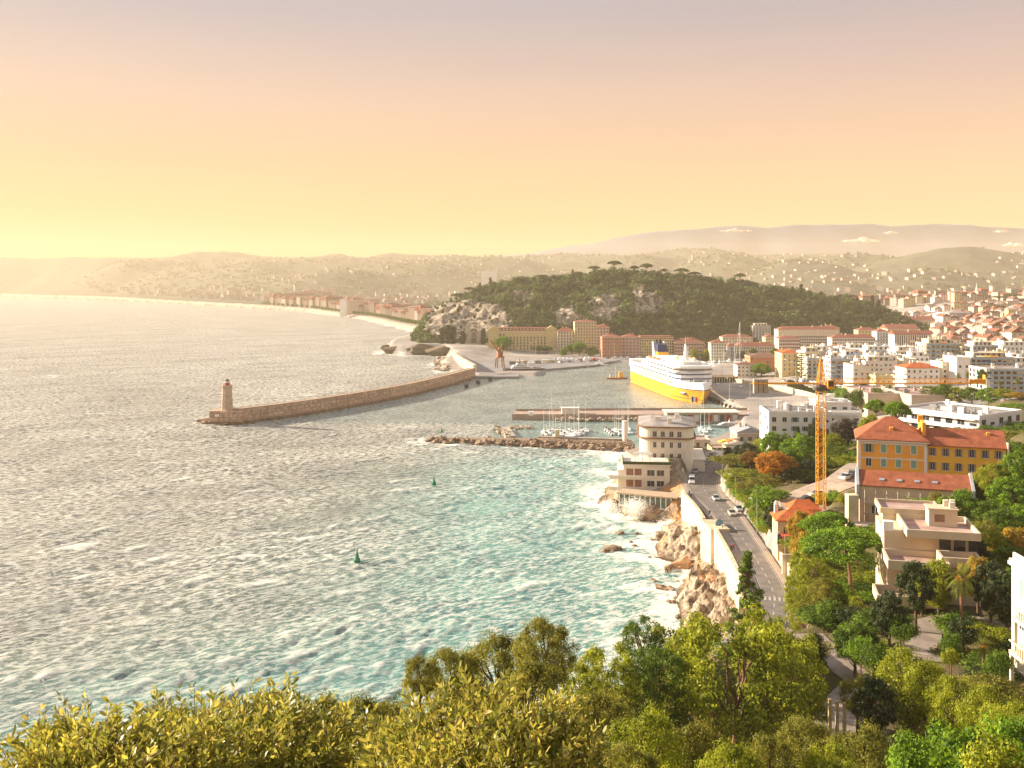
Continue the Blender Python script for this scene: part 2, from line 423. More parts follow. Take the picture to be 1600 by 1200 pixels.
hills = [(660, 408, 5200, 700, 700), (530, 424, 4600, 380, 450), (780, 404, 5600, 600, 500), (1010, 398, 5400, 500, 600), (1130, 396, 5200, 500, 600), (1250, 408, 4200, 330, 420), (1350, 397, 4700, 480, 500), (1490, 389, 4300, 560, 480), (1680, 392, 4300, 700, 600), (1290, 428, 3400, 220, 260), (1430, 420, 3500, 300, 260), (250, 407, 6400, 900, 500), (80, 404, 6900, 700, 300)]
far = GY > 2900
hz = hill_z(GX[far], GY[far], GZ[far])
GZ[far] = np.where(sdg[far] > 30, GZ[far] + (hz - GZ[far]) * sstep(30, 500, sdg[far]) * sstep(2900, 3300, GY[far]), GZ[far])
def land_z(x, y):
    z = gz(x, y)
    if y > 2900:
        s = float(coast_sd(np.array([x]), np.array([y]))[0])
        h = float(hill_z(np.array([x], float), np.array([y], float), np.array([z]))[0])
        z = z + (h - z) * float(sstep(30, 500, s)) * float(sstep(2900, 3300, y))
    return z

gm = bpy.data.materials.new('land'); gm.use_nodes = True
N = gm.node_tree; L = N.links.new; b = N.nodes['Principled BSDF']; b.inputs['Roughness'].default_value = 0.95; b.inputs['Specular IOR Level'].default_value = 0.1
at = N.nodes.new('ShaderNodeAttribute'); at.attribute_name = 'cover'
tcg = N.nodes.new('ShaderNodeTexCoord')
def nz(scale, detail=6, src=None, rough=.55):
    n = N.nodes.new('ShaderNodeTexNoise'); L(src or tcg.outputs['Object'], n.inputs[0]); n.inputs['Scale'].default_value = scale; n.inputs['Detail'].default_value = detail; n.inputs['Roughness'].default_value = rough; return n.outputs[0]
def mx(fac, a, b_):
    x = N.nodes.new('ShaderNodeMixRGB')
    if isinstance(fac, float): x.inputs[0].default_value = fac
    else: L(fac, x.inputs[0])
    for i, c in ((1, a), (2, b_)):
        if isinstance(c, tuple): x.inputs[i].default_value = c + (1,) if len(c) == 3 else c
        else: L(c, x.inputs[i])
    return x.outputs[0]
def mrn(src, a, b_, c=0.0, d=1.0):
    r = N.nodes.new('ShaderNodeMapRange'); L(src, r.inputs[0]); r.inputs[1].default_value = a; r.inputs[2].default_value = b_; r.inputs[3].default_value = c; r.inputs[4].default_value = d; return r.outputs[0]
sep = N.nodes.new('ShaderNodeSeparateColor'); L(at.outputs['Color'], sep.inputs[0])
scrub = mx(mrn(nz(.45), .38, .62), (0.075, 0.07, 0.025), (0.10, 0.10, 0.035))
scrub = mx(mrn(nz(.06), .4, .6), scrub, (0.15, 0.11, 0.06))
rockc = mx(mrn(nz(.35, 10, rough=.7), .35, .62), (0.46, 0.35, 0.24), (0.17, 0.12, 0.08))
rockc = mx(mrn(nz(.07, 3), .60, .66), rockc, (0.48, 0.24, 0.11))
geo = N.nodes.new('ShaderNodeNewGeometry'); sg = N.nodes.new('ShaderNodeSeparateXYZ'); L(geo.outputs['Position'], sg.inputs[0])
wet = mrn(sg.outputs['Z'], 0.3, 1.3, 1.0, 0.0)
rockc = mx(wet, rockc, (0.10, 0.06, 0.03))
paved = mx(mrn(nz(.05), .4, .6), (0.40, 0.34, 0.29), (0.27, 0.24, 0.22))
sand = mx(mrn(nz(.04), .4, .6), (0.48, 0.39, 0.30), (0.38, 0.31, 0.25))
wood = mx(mrn(nz(.012, 9, rough=.65), .40, .60), (0.035, 0.045, 0.028), (0.09, 0.09, 0.055))
c = mx(sep.outputs['Red'], scrub, rockc); c = mx(sep.outputs['Green'], c, paved); c = mx(sep.outputs['Blue'], c, wood)
at2 = N.nodes.new('ShaderNodeAttribute'); at2.attribute_name = 'sandy'
c = mx(at2.outputs['Fac'], c, sand)
L(c, b.inputs['Base Color'])
bp = N.nodes.new('ShaderNodeBump'); L(nz(.8, 8, rough=.7), bp.inputs['Height']); bp.inputs['Strength'].default_value = 0.7; bp.inputs['Distance'].default_value = 0.9; L(bp.outputs[0], b.inputs['Normal'])

ground = np_mesh('ground', np.stack([GX.ravel(), GY.ravel(), GZ.ravel()], 1), grid_faces(*GX.shape), gm, smooth=True)
tag(ground, kind='structure')
cov = np.zeros((GX.size, 4), np.float32); cov[:, 3] = 1
gx, gy, gsd = GX.ravel(), GY.ravel(), sdg.ravel()
cov[:, 0] = ((gy > 165) & (gy < 440) & (gsd < 24) & (gx < 58)) | ((gy > 1020) & (gy < 1100) & (gx < -60) & (gsd < 18))
_, droad = poly_blend(gx, gy, gx * 0, ROAD, 1, 2)
_, dpark = poly_blend(gx, gy, gx * 0, PARK, 1, 2)
cov[:, 1] = np.clip(((gy > 455) | (droad < 6.5) | ((gy > 395) & (gx < 95))) * 1.0 + sstep(6.5, 4.8, dpark) + 0.0, 0, 1)
cov[:, 2] = sstep(2500, 3100, gy) * .9
ca = ground.data.color_attributes.new('cover', 'FLOAT_COLOR', 'POINT'); ca.data.foreach_set('color', cov.ravel())
fa = ground.data.attributes.new('sandy', 'FLOAT', 'POINT'); fa.data.foreach_set('value', ((gy > 1430) * (gsd < 13 + gy * .003) * (gsd > -2)).astype(np.float32))

# fine rocky shore under the coast road, broken into blocks
def cells(x, y, z, size, seed):
    xi = np.floor(x / size); yi = np.floor(y / size); best = np.full(x.shape, 9e9); b2 = np.full(x.shape, 9e9); hv = np.zeros(x.shape); hx = np.zeros(x.shape); hy = np.zeros(x.shape)
    for dx in (-1, 0, 1):
        for dy in (-1, 0, 1):
            cx_ = (xi + dx).astype(np.int64); cy_ = (yi + dy).astype(np.int64); zc_ = np.zeros_like(cx_)
            px_ = (cx_ + vhash(cx_, cy_, zc_, seed)) * size; py_ = (cy_ + vhash(cx_, cy_, zc_, seed + 1)) * size
            d = np.hypot(x - px_, y - py_); m = d < best
            b2 = np.where(m, best, np.minimum(b2, d)); hv = np.where(m, vhash(cx_, cy_, zc_, seed + 2), hv)
            tx_ = vhash(cx_, cy_, zc_, seed + 3) - .5; ty_ = vhash(cx_, cy_, zc_, seed + 4) - .5
            hx = np.where(m, tx_ * (x - px_) + ty_ * (y - py_), hx); best = np.where(m, d, best)
    return hv, b2 - best, hx
sxg, syg = np.meshgrid(np.linspace(33, 61.5, 110), np.linspace(166, 306, 480), indexing='xy')
wx_ = sxg + 1.2 * fbm(sxg / 5, syg / 5, octaves=3, seed=90); wy_ = syg + 1.2 * fbm(sxg / 5, syg / 5, octaves=3, seed=95)
h1, e1, t1 = cells(wx_, wy_, None, 6.5, 11); h2, e2, t2 = cells(wx_, wy_, None, 2.4, 31)
szg = ground_z(sxg, syg); sd2 = coast_sd(sxg, syg); edge = sstep(0, 6, sd2)
rxx = np.interp(syg, ROAD[::-1, 1], ROAD[::-1, 0]); wall_d = rxx - np.interp(syg, [180, 247, 256, 300], [5.5, 5.5, 6.9, 6.9]) - sxg
szg = szg + edge * (h1 * 2.3 - .9 + t1 * .9 + h2 * .8 + t2 * .8 - .5 * sstep(.5, 0, e1) - .3 * sstep(.3, 0, e2)) + .25
szg = np.where(sd2 < .5, -2.0, szg); szg = np.where(wall_d < .4, -1.5, szg); szg = np.where(wall_d < 3, np.minimum(szg, 7.5), szg)
shm = bpy.data.materials.new('shore_rock_ground'); shm.use_nodes = True
N = shm.node_tree; L = N.links.new; b = N.nodes['Principled BSDF']; tcg = N.nodes.new('ShaderNodeTexCoord'); b.inputs['Roughness'].default_value = .92; b.inputs['Specular IOR Level'].default_value = .15
geo = N.nodes.new('ShaderNodeNewGeometry'); sg = N.nodes.new('ShaderNodeSeparateXYZ'); L(geo.outputs['Position'], sg.inputs[0])
rc = mx(mrn(nz(.55, 12, rough=.74), .42, .58), (0.52, 0.40, 0.29), (0.17, 0.12, 0.08)); rc = mx(mrn(nz(.075, 3), .56, .63), rc, (0.50, 0.27, 0.13)); rc = mx(mrn(sg.outputs['Z'], .4, 1.5, 1.0, 0.0), rc, (0.085, 0.06, 0.04))
L(rc, b.inputs['Base Color']); bp = N.nodes.new('ShaderNodeBump'); L(nz(1.4, 10, rough=.75), bp.inputs['Height']); bp.inputs['Strength'].default_value = 1; bp.inputs['Distance'].default_value = .5; L(bp.outputs[0], b.inputs['Normal'])
tag(np_mesh('rocky_shore', np.stack([sxg.ravel(), syg.ravel(), szg.ravel()], 1), grid_faces(*sxg.shape), shm, smooth=False), kind='structure')

# mountains standing beyond the hazy basin
tx = np.linspace(-1000, 2600, 260); PXm = tx
ym = prof(PXm, [(-1000, 420), (700, 410), (850, 392), (950, 374), (1000, 364), (1060, 359), (1150, 353), (1190, 356), (1250, 352), (1300, 349), (1345, 350), (1400, 353), (1470, 350), (1540, 354), (1600, 358), (1800, 350), (2600, 380)])
rows = []
for j, kk in enumerate(np.linspace(0, 1, 24)):
    D = 9400 + 1300 * kk
    zz = (H - (ym - YH) / F * 10700) * (kk ** 0.75) + fbm(tx / 40, np.full_like(tx, kk * 5), octaves=5, seed=33) * 26 * (kk * (1.0 - .55 * kk)) - 30 * (1 - kk)
    rows.append(np.stack([(PXm - 800) / F * D, np.full_like(tx, D), zz], 1))
rows.append(rows[-1] + np.array([0, 900, 0]) * 1.0); rows[-1][:, 2] = -30
MV = np.concatenate(rows)
mountains = np_mesh('mountains', MV, grid_faces(25, len(tx)), mat('mountain_rock', (0.15, 0.17, 0.23), color2=(0.10, 0.11, 0.15), vscale=.002, detail=8, rough=1, spec=0), smooth=True)
tag(mountains, kind='structure')

# ------------------------------------------------------------------ water
harbour_poly = [W(380, 660), W(560, 634), W(640, 618), W(745, 590), (30, 852), (79, 918), (127, 958), (252, 996), (205, 880), (150, 830), (134, 552), (120, 505), (0, 525)]
def in_poly(X, Y, poly):
    ins = np.zeros(X.shape, bool)
    for i in range(len(poly)):
        ax, ay = poly[i]; bx, by = poly[(i + 1) % len(poly)]
        cnd = ((ay > Y) != (by > Y)); ins ^= cnd & (X < (bx - ax) * (Y - ay) / ((by - ay) if by != ay else 1e-9) + ax)
    return ins
R, T = polar(96, 7400, 1150, -0.66, 0.30, 640)
WX = R * T; WY = R + 0 * T
wsd = coast_sd(WX, WY)
calm = in_poly(WX, WY, harbour_poly) | ((WX > -10) & (WY > 445) & (WY < 525))
calm = calm.astype(float)
for _ in range(14):
    calm[1:-1] = (calm[:-2] + calm[1:-1] + calm[2:]) / 3; calm[:, 1:-1] = (calm[:, :-2] + calm[:, 1:-1] + calm[:, 2:]) / 3
amp = (1 - .84 * calm) * sstep(0, -22, wsd) * 0.85 + 0.15
rng = np.random.default_rng(5)
WZ = np.zeros_like(WX); DXw = np.zeros_like(WX); DYw = np.zeros_like(WX); cell = R * 0.0042
warpx = fbm(WX / 60, WY / 60, octaves=2, seed=50) * 9; warpy = fbm(WX / 60, WY / 60, octaves=2, seed=60) * 9
for i in range(84):
    lam = 1.9 * (17 / 1.9) ** (rng.random() ** 1.1); th = math.radians(-55 + rng.normal(0, 24))   # swell runs in from the south-west
    kx, ky = math.cos(th) * 2 * PI / lam, math.sin(th) * 2 * PI / lam
    a = 0.0105 * lam ** 0.5 * (0.6 + 0.8 * rng.random())
    ph = kx * (WX + warpx) + ky * (WY + warpy) + rng.random() * 6.28
    att = np.clip((lam / cell - 1.6) / 2.5, 0, 1) * a * amp
    WZ += att * np.sin(ph)
    DXw += -att * math.cos(th) * np.cos(ph) * 0.8; DYw += -att * math.sin(th) * np.cos(ph) * 0.8
crest = WZ / (0.15 * np.maximum(amp, .2))
WZ2 = WZ + 0.0
grp = fbm(WX / 38, WY / 38, octaves=3, seed=70)
foam = sstep(1.5, 3.2, crest + 0.55 * grp) * 0.55 * (1 - .8 * calm)
# surf along the rocky shore
fr = fbm(WX / 7, WY / 7, octaves=4, seed=80); fr2 = fbm(WX / 22, WY / 22, octaves=3, seed=81)
near_shore = (WY < 345) & (WX > -60)
fr3 = fbm(WX / 3.2, WY / 3.2, octaves=3, seed=83)
foam += sstep(-24, -1, wsd + 9 * fr2) * sstep(-.35, .55, fr + .5 * fr3 + sstep(-9, 0, wsd) * .8) * np.where(near_shore, .95, 0.0)
out_sh = (calm < .4) & (~near_shore) & (wsd > -30)
foam += np.where(out_sh, sstep(-14, -1, wsd + 6 * fr2) * sstep(-.5, .4, fr), 0)
jet = np.array([W(990, 709), W(670, 690)])
dj = np.abs((WX - jet[0, 0]) * (jet[1, 1] - jet[0, 1]) - (WY - jet[0, 1]) * (jet[1, 0] - jet[0, 0])) / np.hypot(*(jet[1] - jet[0]))
jm = (WX > jet[1, 0] - 12) & (WX < jet[0, 0])
foam += np.where(jm, sstep(12, 4, dj) * sstep(-.1, .6, fr) * .9, 0)
shallow = np.clip(sstep(-95, -3, wsd) * .8 * (WY < 420) + sstep(620, 190, WY + (WX + 20) * -0.9) * (.16 + .62 * sstep(-110, 20, WX)) + calm * .2, 0, 1)
WXd = WX + DXw; WYd = WY + DYw
wm = bpy.data.materials.new('sea_water'); wm.use_nodes = True
N = wm.node_tree; L = N.links.new; b = N.nodes['Principled BSDF']; tcg = N.nodes.new('ShaderNodeTexCoord')
fa_ = N.nodes.new('ShaderNodeAttribute'); fa_.attribute_name = 'foam'
sa_ = N.nodes.new('ShaderNodeAttribute'); sa_.attribute_name = 'shallow'
ca_ = N.nodes.new('ShaderNodeAttribute'); ca_.attribute_name = 'calm'
mpn = N.nodes.new('ShaderNodeMapping'); L(tcg.outputs['Object'], mpn.inputs[0]); mpn.vector_type = 'TEXTURE'; mpn.inputs['Rotation'].default_value = (0, 0, math.radians(35)); mpn.inputs['Scale'].default_value = (2.4, 1.0, 1.0)
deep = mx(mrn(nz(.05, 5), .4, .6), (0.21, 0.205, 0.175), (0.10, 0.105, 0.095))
shal = mx(mrn(nz(.06, 8), .38, .62), (0.15, 0.36, 0.32), (0.055, 0.21, 0.21))
wc = mx(sa_.outputs['Fac'], deep, shal)
# streaky foam and pale chop, with sun glints painted in as pale streaks, drawn out along the wind
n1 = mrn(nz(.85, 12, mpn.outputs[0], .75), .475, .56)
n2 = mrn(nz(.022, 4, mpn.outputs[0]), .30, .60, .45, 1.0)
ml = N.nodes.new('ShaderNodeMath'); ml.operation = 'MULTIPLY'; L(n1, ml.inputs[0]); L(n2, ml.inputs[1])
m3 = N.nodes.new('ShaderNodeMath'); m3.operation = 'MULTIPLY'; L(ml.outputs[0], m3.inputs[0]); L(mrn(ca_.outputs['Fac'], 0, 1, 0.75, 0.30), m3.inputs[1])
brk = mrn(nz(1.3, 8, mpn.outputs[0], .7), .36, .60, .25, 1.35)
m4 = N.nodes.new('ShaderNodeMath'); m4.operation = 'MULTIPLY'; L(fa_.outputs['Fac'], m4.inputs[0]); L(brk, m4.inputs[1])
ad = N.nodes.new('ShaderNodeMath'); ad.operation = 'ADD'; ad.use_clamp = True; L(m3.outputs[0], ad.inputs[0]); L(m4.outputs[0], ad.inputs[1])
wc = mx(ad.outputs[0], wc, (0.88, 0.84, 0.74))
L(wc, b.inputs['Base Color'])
L(mrn(ad.outputs[0], 0, .6, .17, .7), b.inputs['Roughness']); b.inputs['IOR'].default_value = 1.333; b.inputs['Specular IOR Level'].default_value = 0.5
b1 = N.nodes.new('ShaderNodeBump'); L(nz(.62, 12, mpn.outputs[0], .78), b1.inputs['Height']); b1.inputs['Strength'].default_value = 1.0; L(mrn(ca_.outputs['Fac'], 0, 1, 1.3, .40), b1.inputs['Distance'])
L(b1.outputs[0], b.inputs['Normal'])
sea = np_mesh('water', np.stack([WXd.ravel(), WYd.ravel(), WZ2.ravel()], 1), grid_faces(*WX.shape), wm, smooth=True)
tag(sea, kind='structure')
for nm, arr in (('foam', np.clip(foam, 0, 1)), ('shallow', shallow), ('calm', calm.astype(float))):
    a_ = sea.data.attributes.new(nm, 'FLOAT', 'POINT'); a_.data.foreach_set('value', arr.ravel().astype(np.float32))
# ------------------------------------------------------------------ vegetation builders
def quads(P, Nrm, U, su, sv, bend=0.0):
    """one quad per point: centre P, normal N, in-plane axis U, half sizes su, sv"""
    Nrm = Nrm / np.linalg.norm(Nrm, axis=1, keepdims=True)
    V_ = np.cross(Nrm, U); V_ /= np.linalg.norm(V_, axis=1, keepdims=True) + 1e-9
    U_ = np.cross(V_, Nrm)
    su = su[:, None]; sv = sv[:, None]
    a = P - U_ * su - V_ * sv * .45; b_ = P - V_ * sv * 0 + U_ * 0 - V_ * sv + Nrm * bend; c_ = P + U_ * su; d_ = P + V_ * sv + Nrm * bend
    V = np.stack([a, b_, c_, d_], 1).reshape(-1, 3)
    n = len(P); Fc = np.arange(4 * n).reshape(n, 4)
    return V, Fc
def clump_cloud(rng, centres, radii, n_each, leaf, squash=0.75, outward=0.75, fill=0.45, lumps=0.25):
    """leaf-sized faces spread over and through a set of clumps"""
    k = len(centres); n = k * n_each
    idx = np.repeat(np.arange(k), n_each)
    d = rng.normal(size=(n, 3)); d /= np.linalg.norm(d, axis=1, keepdims=True)
    r = rng.random(n) ** fill
    bumpy = 1 + lumps * vnoise(d[:, 0] * 2 + idx * 7.3, d[:, 1] * 2, d[:, 2] * 2, seed=3)
    rr = radii[idx] * r * bumpy
    P = centres[idx] + d * rr[:, None] * np.array([1, 1, squash])
    Nn = d * outward + rng.normal(size=(n, 3)) * (1 - outward) * 1.1
    U = rng.normal(size=(n, 3))
    s = leaf * (0.6 + 0.8 * rng.random(n))
    return quads(P, Nn, U, s, s * 0.62)
def limb_mb(mb, p0, p1, r0, r1, n=5, wob=0.0, rg=random, seg=3):
    p0 = Vector(p0); p1 = Vector(p1); prev = p0; L_ = (p1 - p0).length
    for i in range(1, seg + 1):
        t = i / seg; q = p0.lerp(p1, t)
        if i < seg: q += Vector((rg.uniform(-1, 1), rg.uniform(-1, 1), rg.uniform(-.5, .9))) * wob * L_
        mb.cyl(prev, q, r0 + (r1 - r0) * (i - 1) / seg, r0 + (r1 - r0) * t, n); prev = q

bark = mat('bark', (0.16, 0.10, 0.06), color2=(0.08, 0.05, 0.035), vscale=6, bump=.02, rough=.95)
pine_bark = mat('pine_bark', (0.24, 0.12, 0.065), color2=(0.12, 0.07, 0.045), vscale=5, bump=.02, rough=.95)
def leafm(name, c, c2, isl=0.5, trans=0.48, vs=0.35):
    return mat(name, c, color2=c2, vscale=vs, island=isl, trans=trans, rough=.6, spec=.25)
L_green = leafm('leaf_green', (0.15, 0.24, 0.016), (0.065, 0.11, 0.010))
L_bright = leafm('leaf_bright_green', (0.22, 0.36, 0.02), (0.10, 0.18, 0.011))
L_olive = leafm('leaf_olive', (0.32, 0.30, 0.04), (0.15, 0.15, 0.02))
L_gold = leafm('leaf_gold_green', (0.38, 0.40, 0.025), (0.16, 0.19, 0.012))
L_orange = leafm('leaf_autumn', (0.55, 0.24, 0.025), (0.38, 0.18, 0.02))
L_yellow = leafm('leaf_autumn_yellow', (0.48, 0.30, 0.03), (0.30, 0.22, 0.02))
L_brown = leafm('leaf_autumn_brown', (0.30, 0.15, 0.03), (0.17, 0.11, 0.02))
L_dark = leafm('leaf_dark', (0.055, 0.08, 0.018), (0.028, 0.042, 0.012), trans=.2)
L_pine = leafm('pine_needles', (0.15, 0.23, 0.016), (0.06, 0.10, 0.010), trans=.3)
L_plum = leafm('leaf_dusky', (0.085, 0.06, 0.045), (0.055, 0.05, 0.03), trans=.2)
L_palm = leafm('palm_frond', (0.20, 0.21, 0.03), (0.13, 0.15, 0.02), vs=1)

PROTO = {}
def tree_proto(key, name, shape, leafmat, trunkmat=bark, seed=1, hgt=10.0, wid=8.0, clumps=60, per=150, leaf=0.16, crown_from=0.25, csize=0.2, squash=0.8, fill=0.45, limbs=9, trunk_r=0.22, lean=0.0):
    """a tapered trunk with limbs, and a crown of leaf clumps. Height 10 m, width 8 m unless told otherwise"""
    rg = random.Random(seed); rng = np.random.default_rng(seed)
    root = empty(name, (0, -500, -50))
    C_ = []; Rr = []
    zc0 = hgt * crown_from; zh = hgt - zc0
    for i in range(clumps):
        if shape == 'round':
            u = rng.normal(size=3); u /= np.linalg.norm(u); q = rng.random() ** .33
            q = 0.35 + .65 * q
            p = u * q * np.array([wid / 2, wid / 2, zh / 2]) * (1 - csize * .9); p[2] += zc0 + zh / 2
            p[:2] *= 1 - 0.25 * max(0, (p[2] - zc0) / zh - .55) * 2
        elif shape == 'umbrella':
            a = rng.random() * 6.283; q = rng.random() ** .5
            p = np.array([math.cos(a) * q * wid / 2 * .88, math.sin(a) * q * wid / 2 * .88, zc0 + zh * (.12 + .70 * (1 - q ** 2.2)) + rng.normal() * .12])
            if rng.random() < .3: p[2] -= zh * .22 * rng.random()
        elif shape == 'pine':       # open irregular crown in layers
            a = rng.random() * 6.283; t = rng.random(); q = (.35 + .65 * rng.random() ** .5) * (0.5 + 0.6 * math.sin(PI * (0.15 + .75 * t)))
            p = np.array([math.cos(a) * q * wid / 2 * .86, math.sin(a) * q * wid / 2 * .86, zc0 + zh * t * .92])
        elif shape == 'spire':
            t = rng.random() ** 1.2; a = rng.random() * 6.283; lim = (1 - t) ** .75 * (0.75 + .25 * math.sin(t * 34)); q = (0.3 + .7 * rng.random() ** .5) * lim
            p = np.array([math.cos(a) * q * wid / 2 * .9, math.sin(a) * q * wid / 2 * .9, zc0 + zh * t * .95])
        elif shape == 'column':
            t = rng.random(); a = rng.random() * 6.283; q = rng.random() ** .5 * (math.sin(PI * min(1, .12 + .88 * t)) ** .45 if t > .5 else (.62 + .38 * t * 2))
            p = np.array([math.cos(a) * q * wid / 2 * .75, math.sin(a) * q * wid / 2 * .75, zc0 + zh * t * .96])
        elif shape == 'tiers':
            lev = rng.integers(0, 13); t = lev / 13; a = (rng.integers(0, 6) + lev * .4) / 6 * 6.283 + rng.normal() * .08; q = (.15 + .85 * rng.random()) * (1 - t) ** .8
            p = np.array([math.cos(a) * q * wid / 2, math.sin(a) * q * wid / 2, zc0 + zh * t + q * .5])
        C_.append(p); s = csize * wid / 2 * (.65 + .7 * rng.random())
        if shape == 'spire': s *= (1.15 - .7 * t)
        if shape == 'tiers': s *= .8
        Rr.append(s)
    C_ = np.array(C_); Rr = np.array(Rr)
    V, Fc = clump_cloud(rng, C_, Rr, per, leaf, squash, fill=fill)
    tm = MB(); top = hgt * (0.6 if shape in ('round', 'umbrella', 'pine') else 0.93)
    bend = Vector((lean, 0, 0))
    pts = [Vector((0, 0, -hgt * .9)), Vector((0, 0, hgt * .03)), Vector((rg.uniform(-.2, .2) + lean * .4, rg.uniform(-.2, .2), top * .35)), Vector((rg.uniform(-.3, .3) + lean * .8, rg.uniform(-.3, .3), top * .7)), Vector((lean, 0, top))]
    rs = [trunk_r * 1.7, trunk_r * 1.3, trunk_r, trunk_r * .75, trunk_r * .4]
    for i in range(4): tm.cyl(pts[i], pts[i + 1], rs[i], rs[i + 1], 7)
    for i in rng.choice(len(C_), min(limbs, len(C_)), replace=False):
        c_ = C_[i]; z0 = min(top, max(hgt * (crown_from * .9 if shape == 'umbrella' else crown_from * .8), c_[2] - abs(c_[0]) * .5 - zh * .28)); tt = z0 / top
        base = pts[1].lerp(pts[4], tt)
        limb_mb(tm, (base.x, base.y, z0), tuple(c_), trunk_r * .42, .03, 5, .07, rg)
    if lean:
        V[:, 0] += lean * np.clip(V[:, 2] / top, 0, 1)
    tm.build('trunk', trunkmat, root)
    np_mesh('crown', V, Fc, leafmat, root)
    root['top'] = float(V[:, 2].max()); root['width'] = float(np.percentile(V[:, 0], 99) - np.percentile(V[:, 0], 1))
    PROTO[key] = root
    return root
def recolour(key, src, name, leafmat, trunkmat=None):
    """same build in another leaf colour"""
    s = PROTO[src]; r = empty(name, (0, -500, -50)); r['top'] = s['top']; r['width'] = s['width']
    for c in kids(s):
        n = c.copy(); n.data = c.data.copy(); n.name = c.name.split('.')[0]; COL.objects.link(n); n.parent = r
        if n.name.startswith('crown'): n.data.materials.clear(); n.data.materials.append(leafmat)
    PROTO[key] = r
def tree(key, px, ytop, D, wpx, label, group=None, rz=None, base=None, X=None):
    """plant a tree of the given kind at depth D in the photo's column px, its crown topping out at row ytop"""
    pr = PROTO[key]; x = XD(px, D)
    if 120 < D < 330 and base is None:      # keep trunks off the roadway
        rx = float(np.interp(D, ROAD[::-1, 1], ROAD[::-1, 0])); x = max(x, rx + 6.3) if x > rx else x
    zb = gz(x, D) if base is None else base
    hgt = max(1.2, ZD(ytop, D) - zb); wid = wpx / F * D
    sx_, sz_ = wid / pr['width'], hgt / pr['top']
    rz = (px * 7.31 + D) % 6.28 if rz is None else rz
    cats = {'umbrella_pine': 'pine tree', 'pine_tree': 'pine tree', 'cypress_tree': 'cypress', 'palm_tree': 'palm tree', 'shrub': 'shrub', 'olive_tree': 'olive tree', 'conifer_tree': 'conifer', 'hedge_bush': 'bush'}
    cat = cats.get(pr.name.split('.')[0], 'tree')
    z0 = zb - .15
    if sz_ > 1.3 * sx_: z0 += hgt - 1.3 * sx_ * pr['top']; sz_ = 1.3 * sx_
    return place(pr, (x, D, z0), rz, (sx_, sx_, sz_), label=label, group=group, cat=cat)

tree_proto('broad', 'broadleaf_tree', 'round', L_green, seed=11, clumps=80, per=170, leaf=.15, csize=.24)
tree_proto('broad2', 'broadleaf_tree', 'round', L_bright, seed=12, clumps=90, per=160, leaf=.15, csize=.20, crown_from=.15, wid=8.5)
recolour('orange', 'broad', 'broadleaf_tree', L_orange); recolour('brown', 'broad2', 'broadleaf_tree', L_brown); recolour('plum', 'broad', 'broadleaf_tree', L_plum)
recolour('gold', 'broad2', 'broadleaf_tree', L_gold); recolour('dark', 'broad2', 'broadleaf_tree', L_dark); recolour('yellow', 'broad', 'broadleaf_tree', L_yellow)
tree_proto('umbrella', 'umbrella_pine', 'umbrella', L_bright, pine_bark, seed=21, hgt=12, wid=11, clumps=150, per=110, leaf=.13, crown_from=.70, csize=.145, squash=.6, limbs=26, trunk_r=.27, lean=-.8)
tree_proto('pine', 'pine_tree', 'pine', L_pine, pine_bark, seed=31, hgt=12, wid=10, clumps=230, per=85, leaf=.12, crown_from=.16, csize=.16, squash=.7, limbs=40, trunk_r=.24)
recolour('goldpine', 'pine', 'pine_tree', L_gold)
tree_proto('conifer', 'conifer_tree', 'spire', L_pine, pine_bark, seed=41, hgt=14, wid=8, clumps=150, per=90, leaf=.13, crown_from=.08, csize=.2, squash=.6, limbs=50, trunk_r=.22)
tree_proto('cypress', 'cypress_tree', 'column', L_dark, seed=51, hgt=10, wid=2.6, clumps=110, per=90, leaf=.085, crown_from=.04, csize=.42, squash=1.2, limbs=6, trunk_r=.14)
tree_proto('olive', 'olive_tree', 'round', L_olive, seed=61, hgt=7, wid=7, clumps=110, per=190, leaf=.075, csize=.2, crown_from=.18, limbs=16, trunk_r=.2, fill=.6)
recolour('olivegold', 'olive', 'olive_tree', L_gold)
tree_proto('shrub', 'shrub', 'round', L_green, seed=71, hgt=3, wid=4, clumps=40, per=150, leaf=.085, crown_from=.0, csize=.36, limbs=4, trunk_r=.07)
recolour('shrubolive', 'shrub', 'shrub', L_olive); recolour('shrubbright', 'shrub', 'shrub', L_bright); recolour('shrubgold', 'shrub', 'shrub', L_gold); recolour('shrubdark', 'shrub', 'shrub', L_dark)
tree_proto('norfolk', 'conifer_tree', 'tiers', L_olive, pine_bark, seed=81, hgt=18, wid=8, clumps=230, per=40, leaf=.22, crown_from=.06, csize=.15, squash=.5, limbs=0, trunk_r=.25)

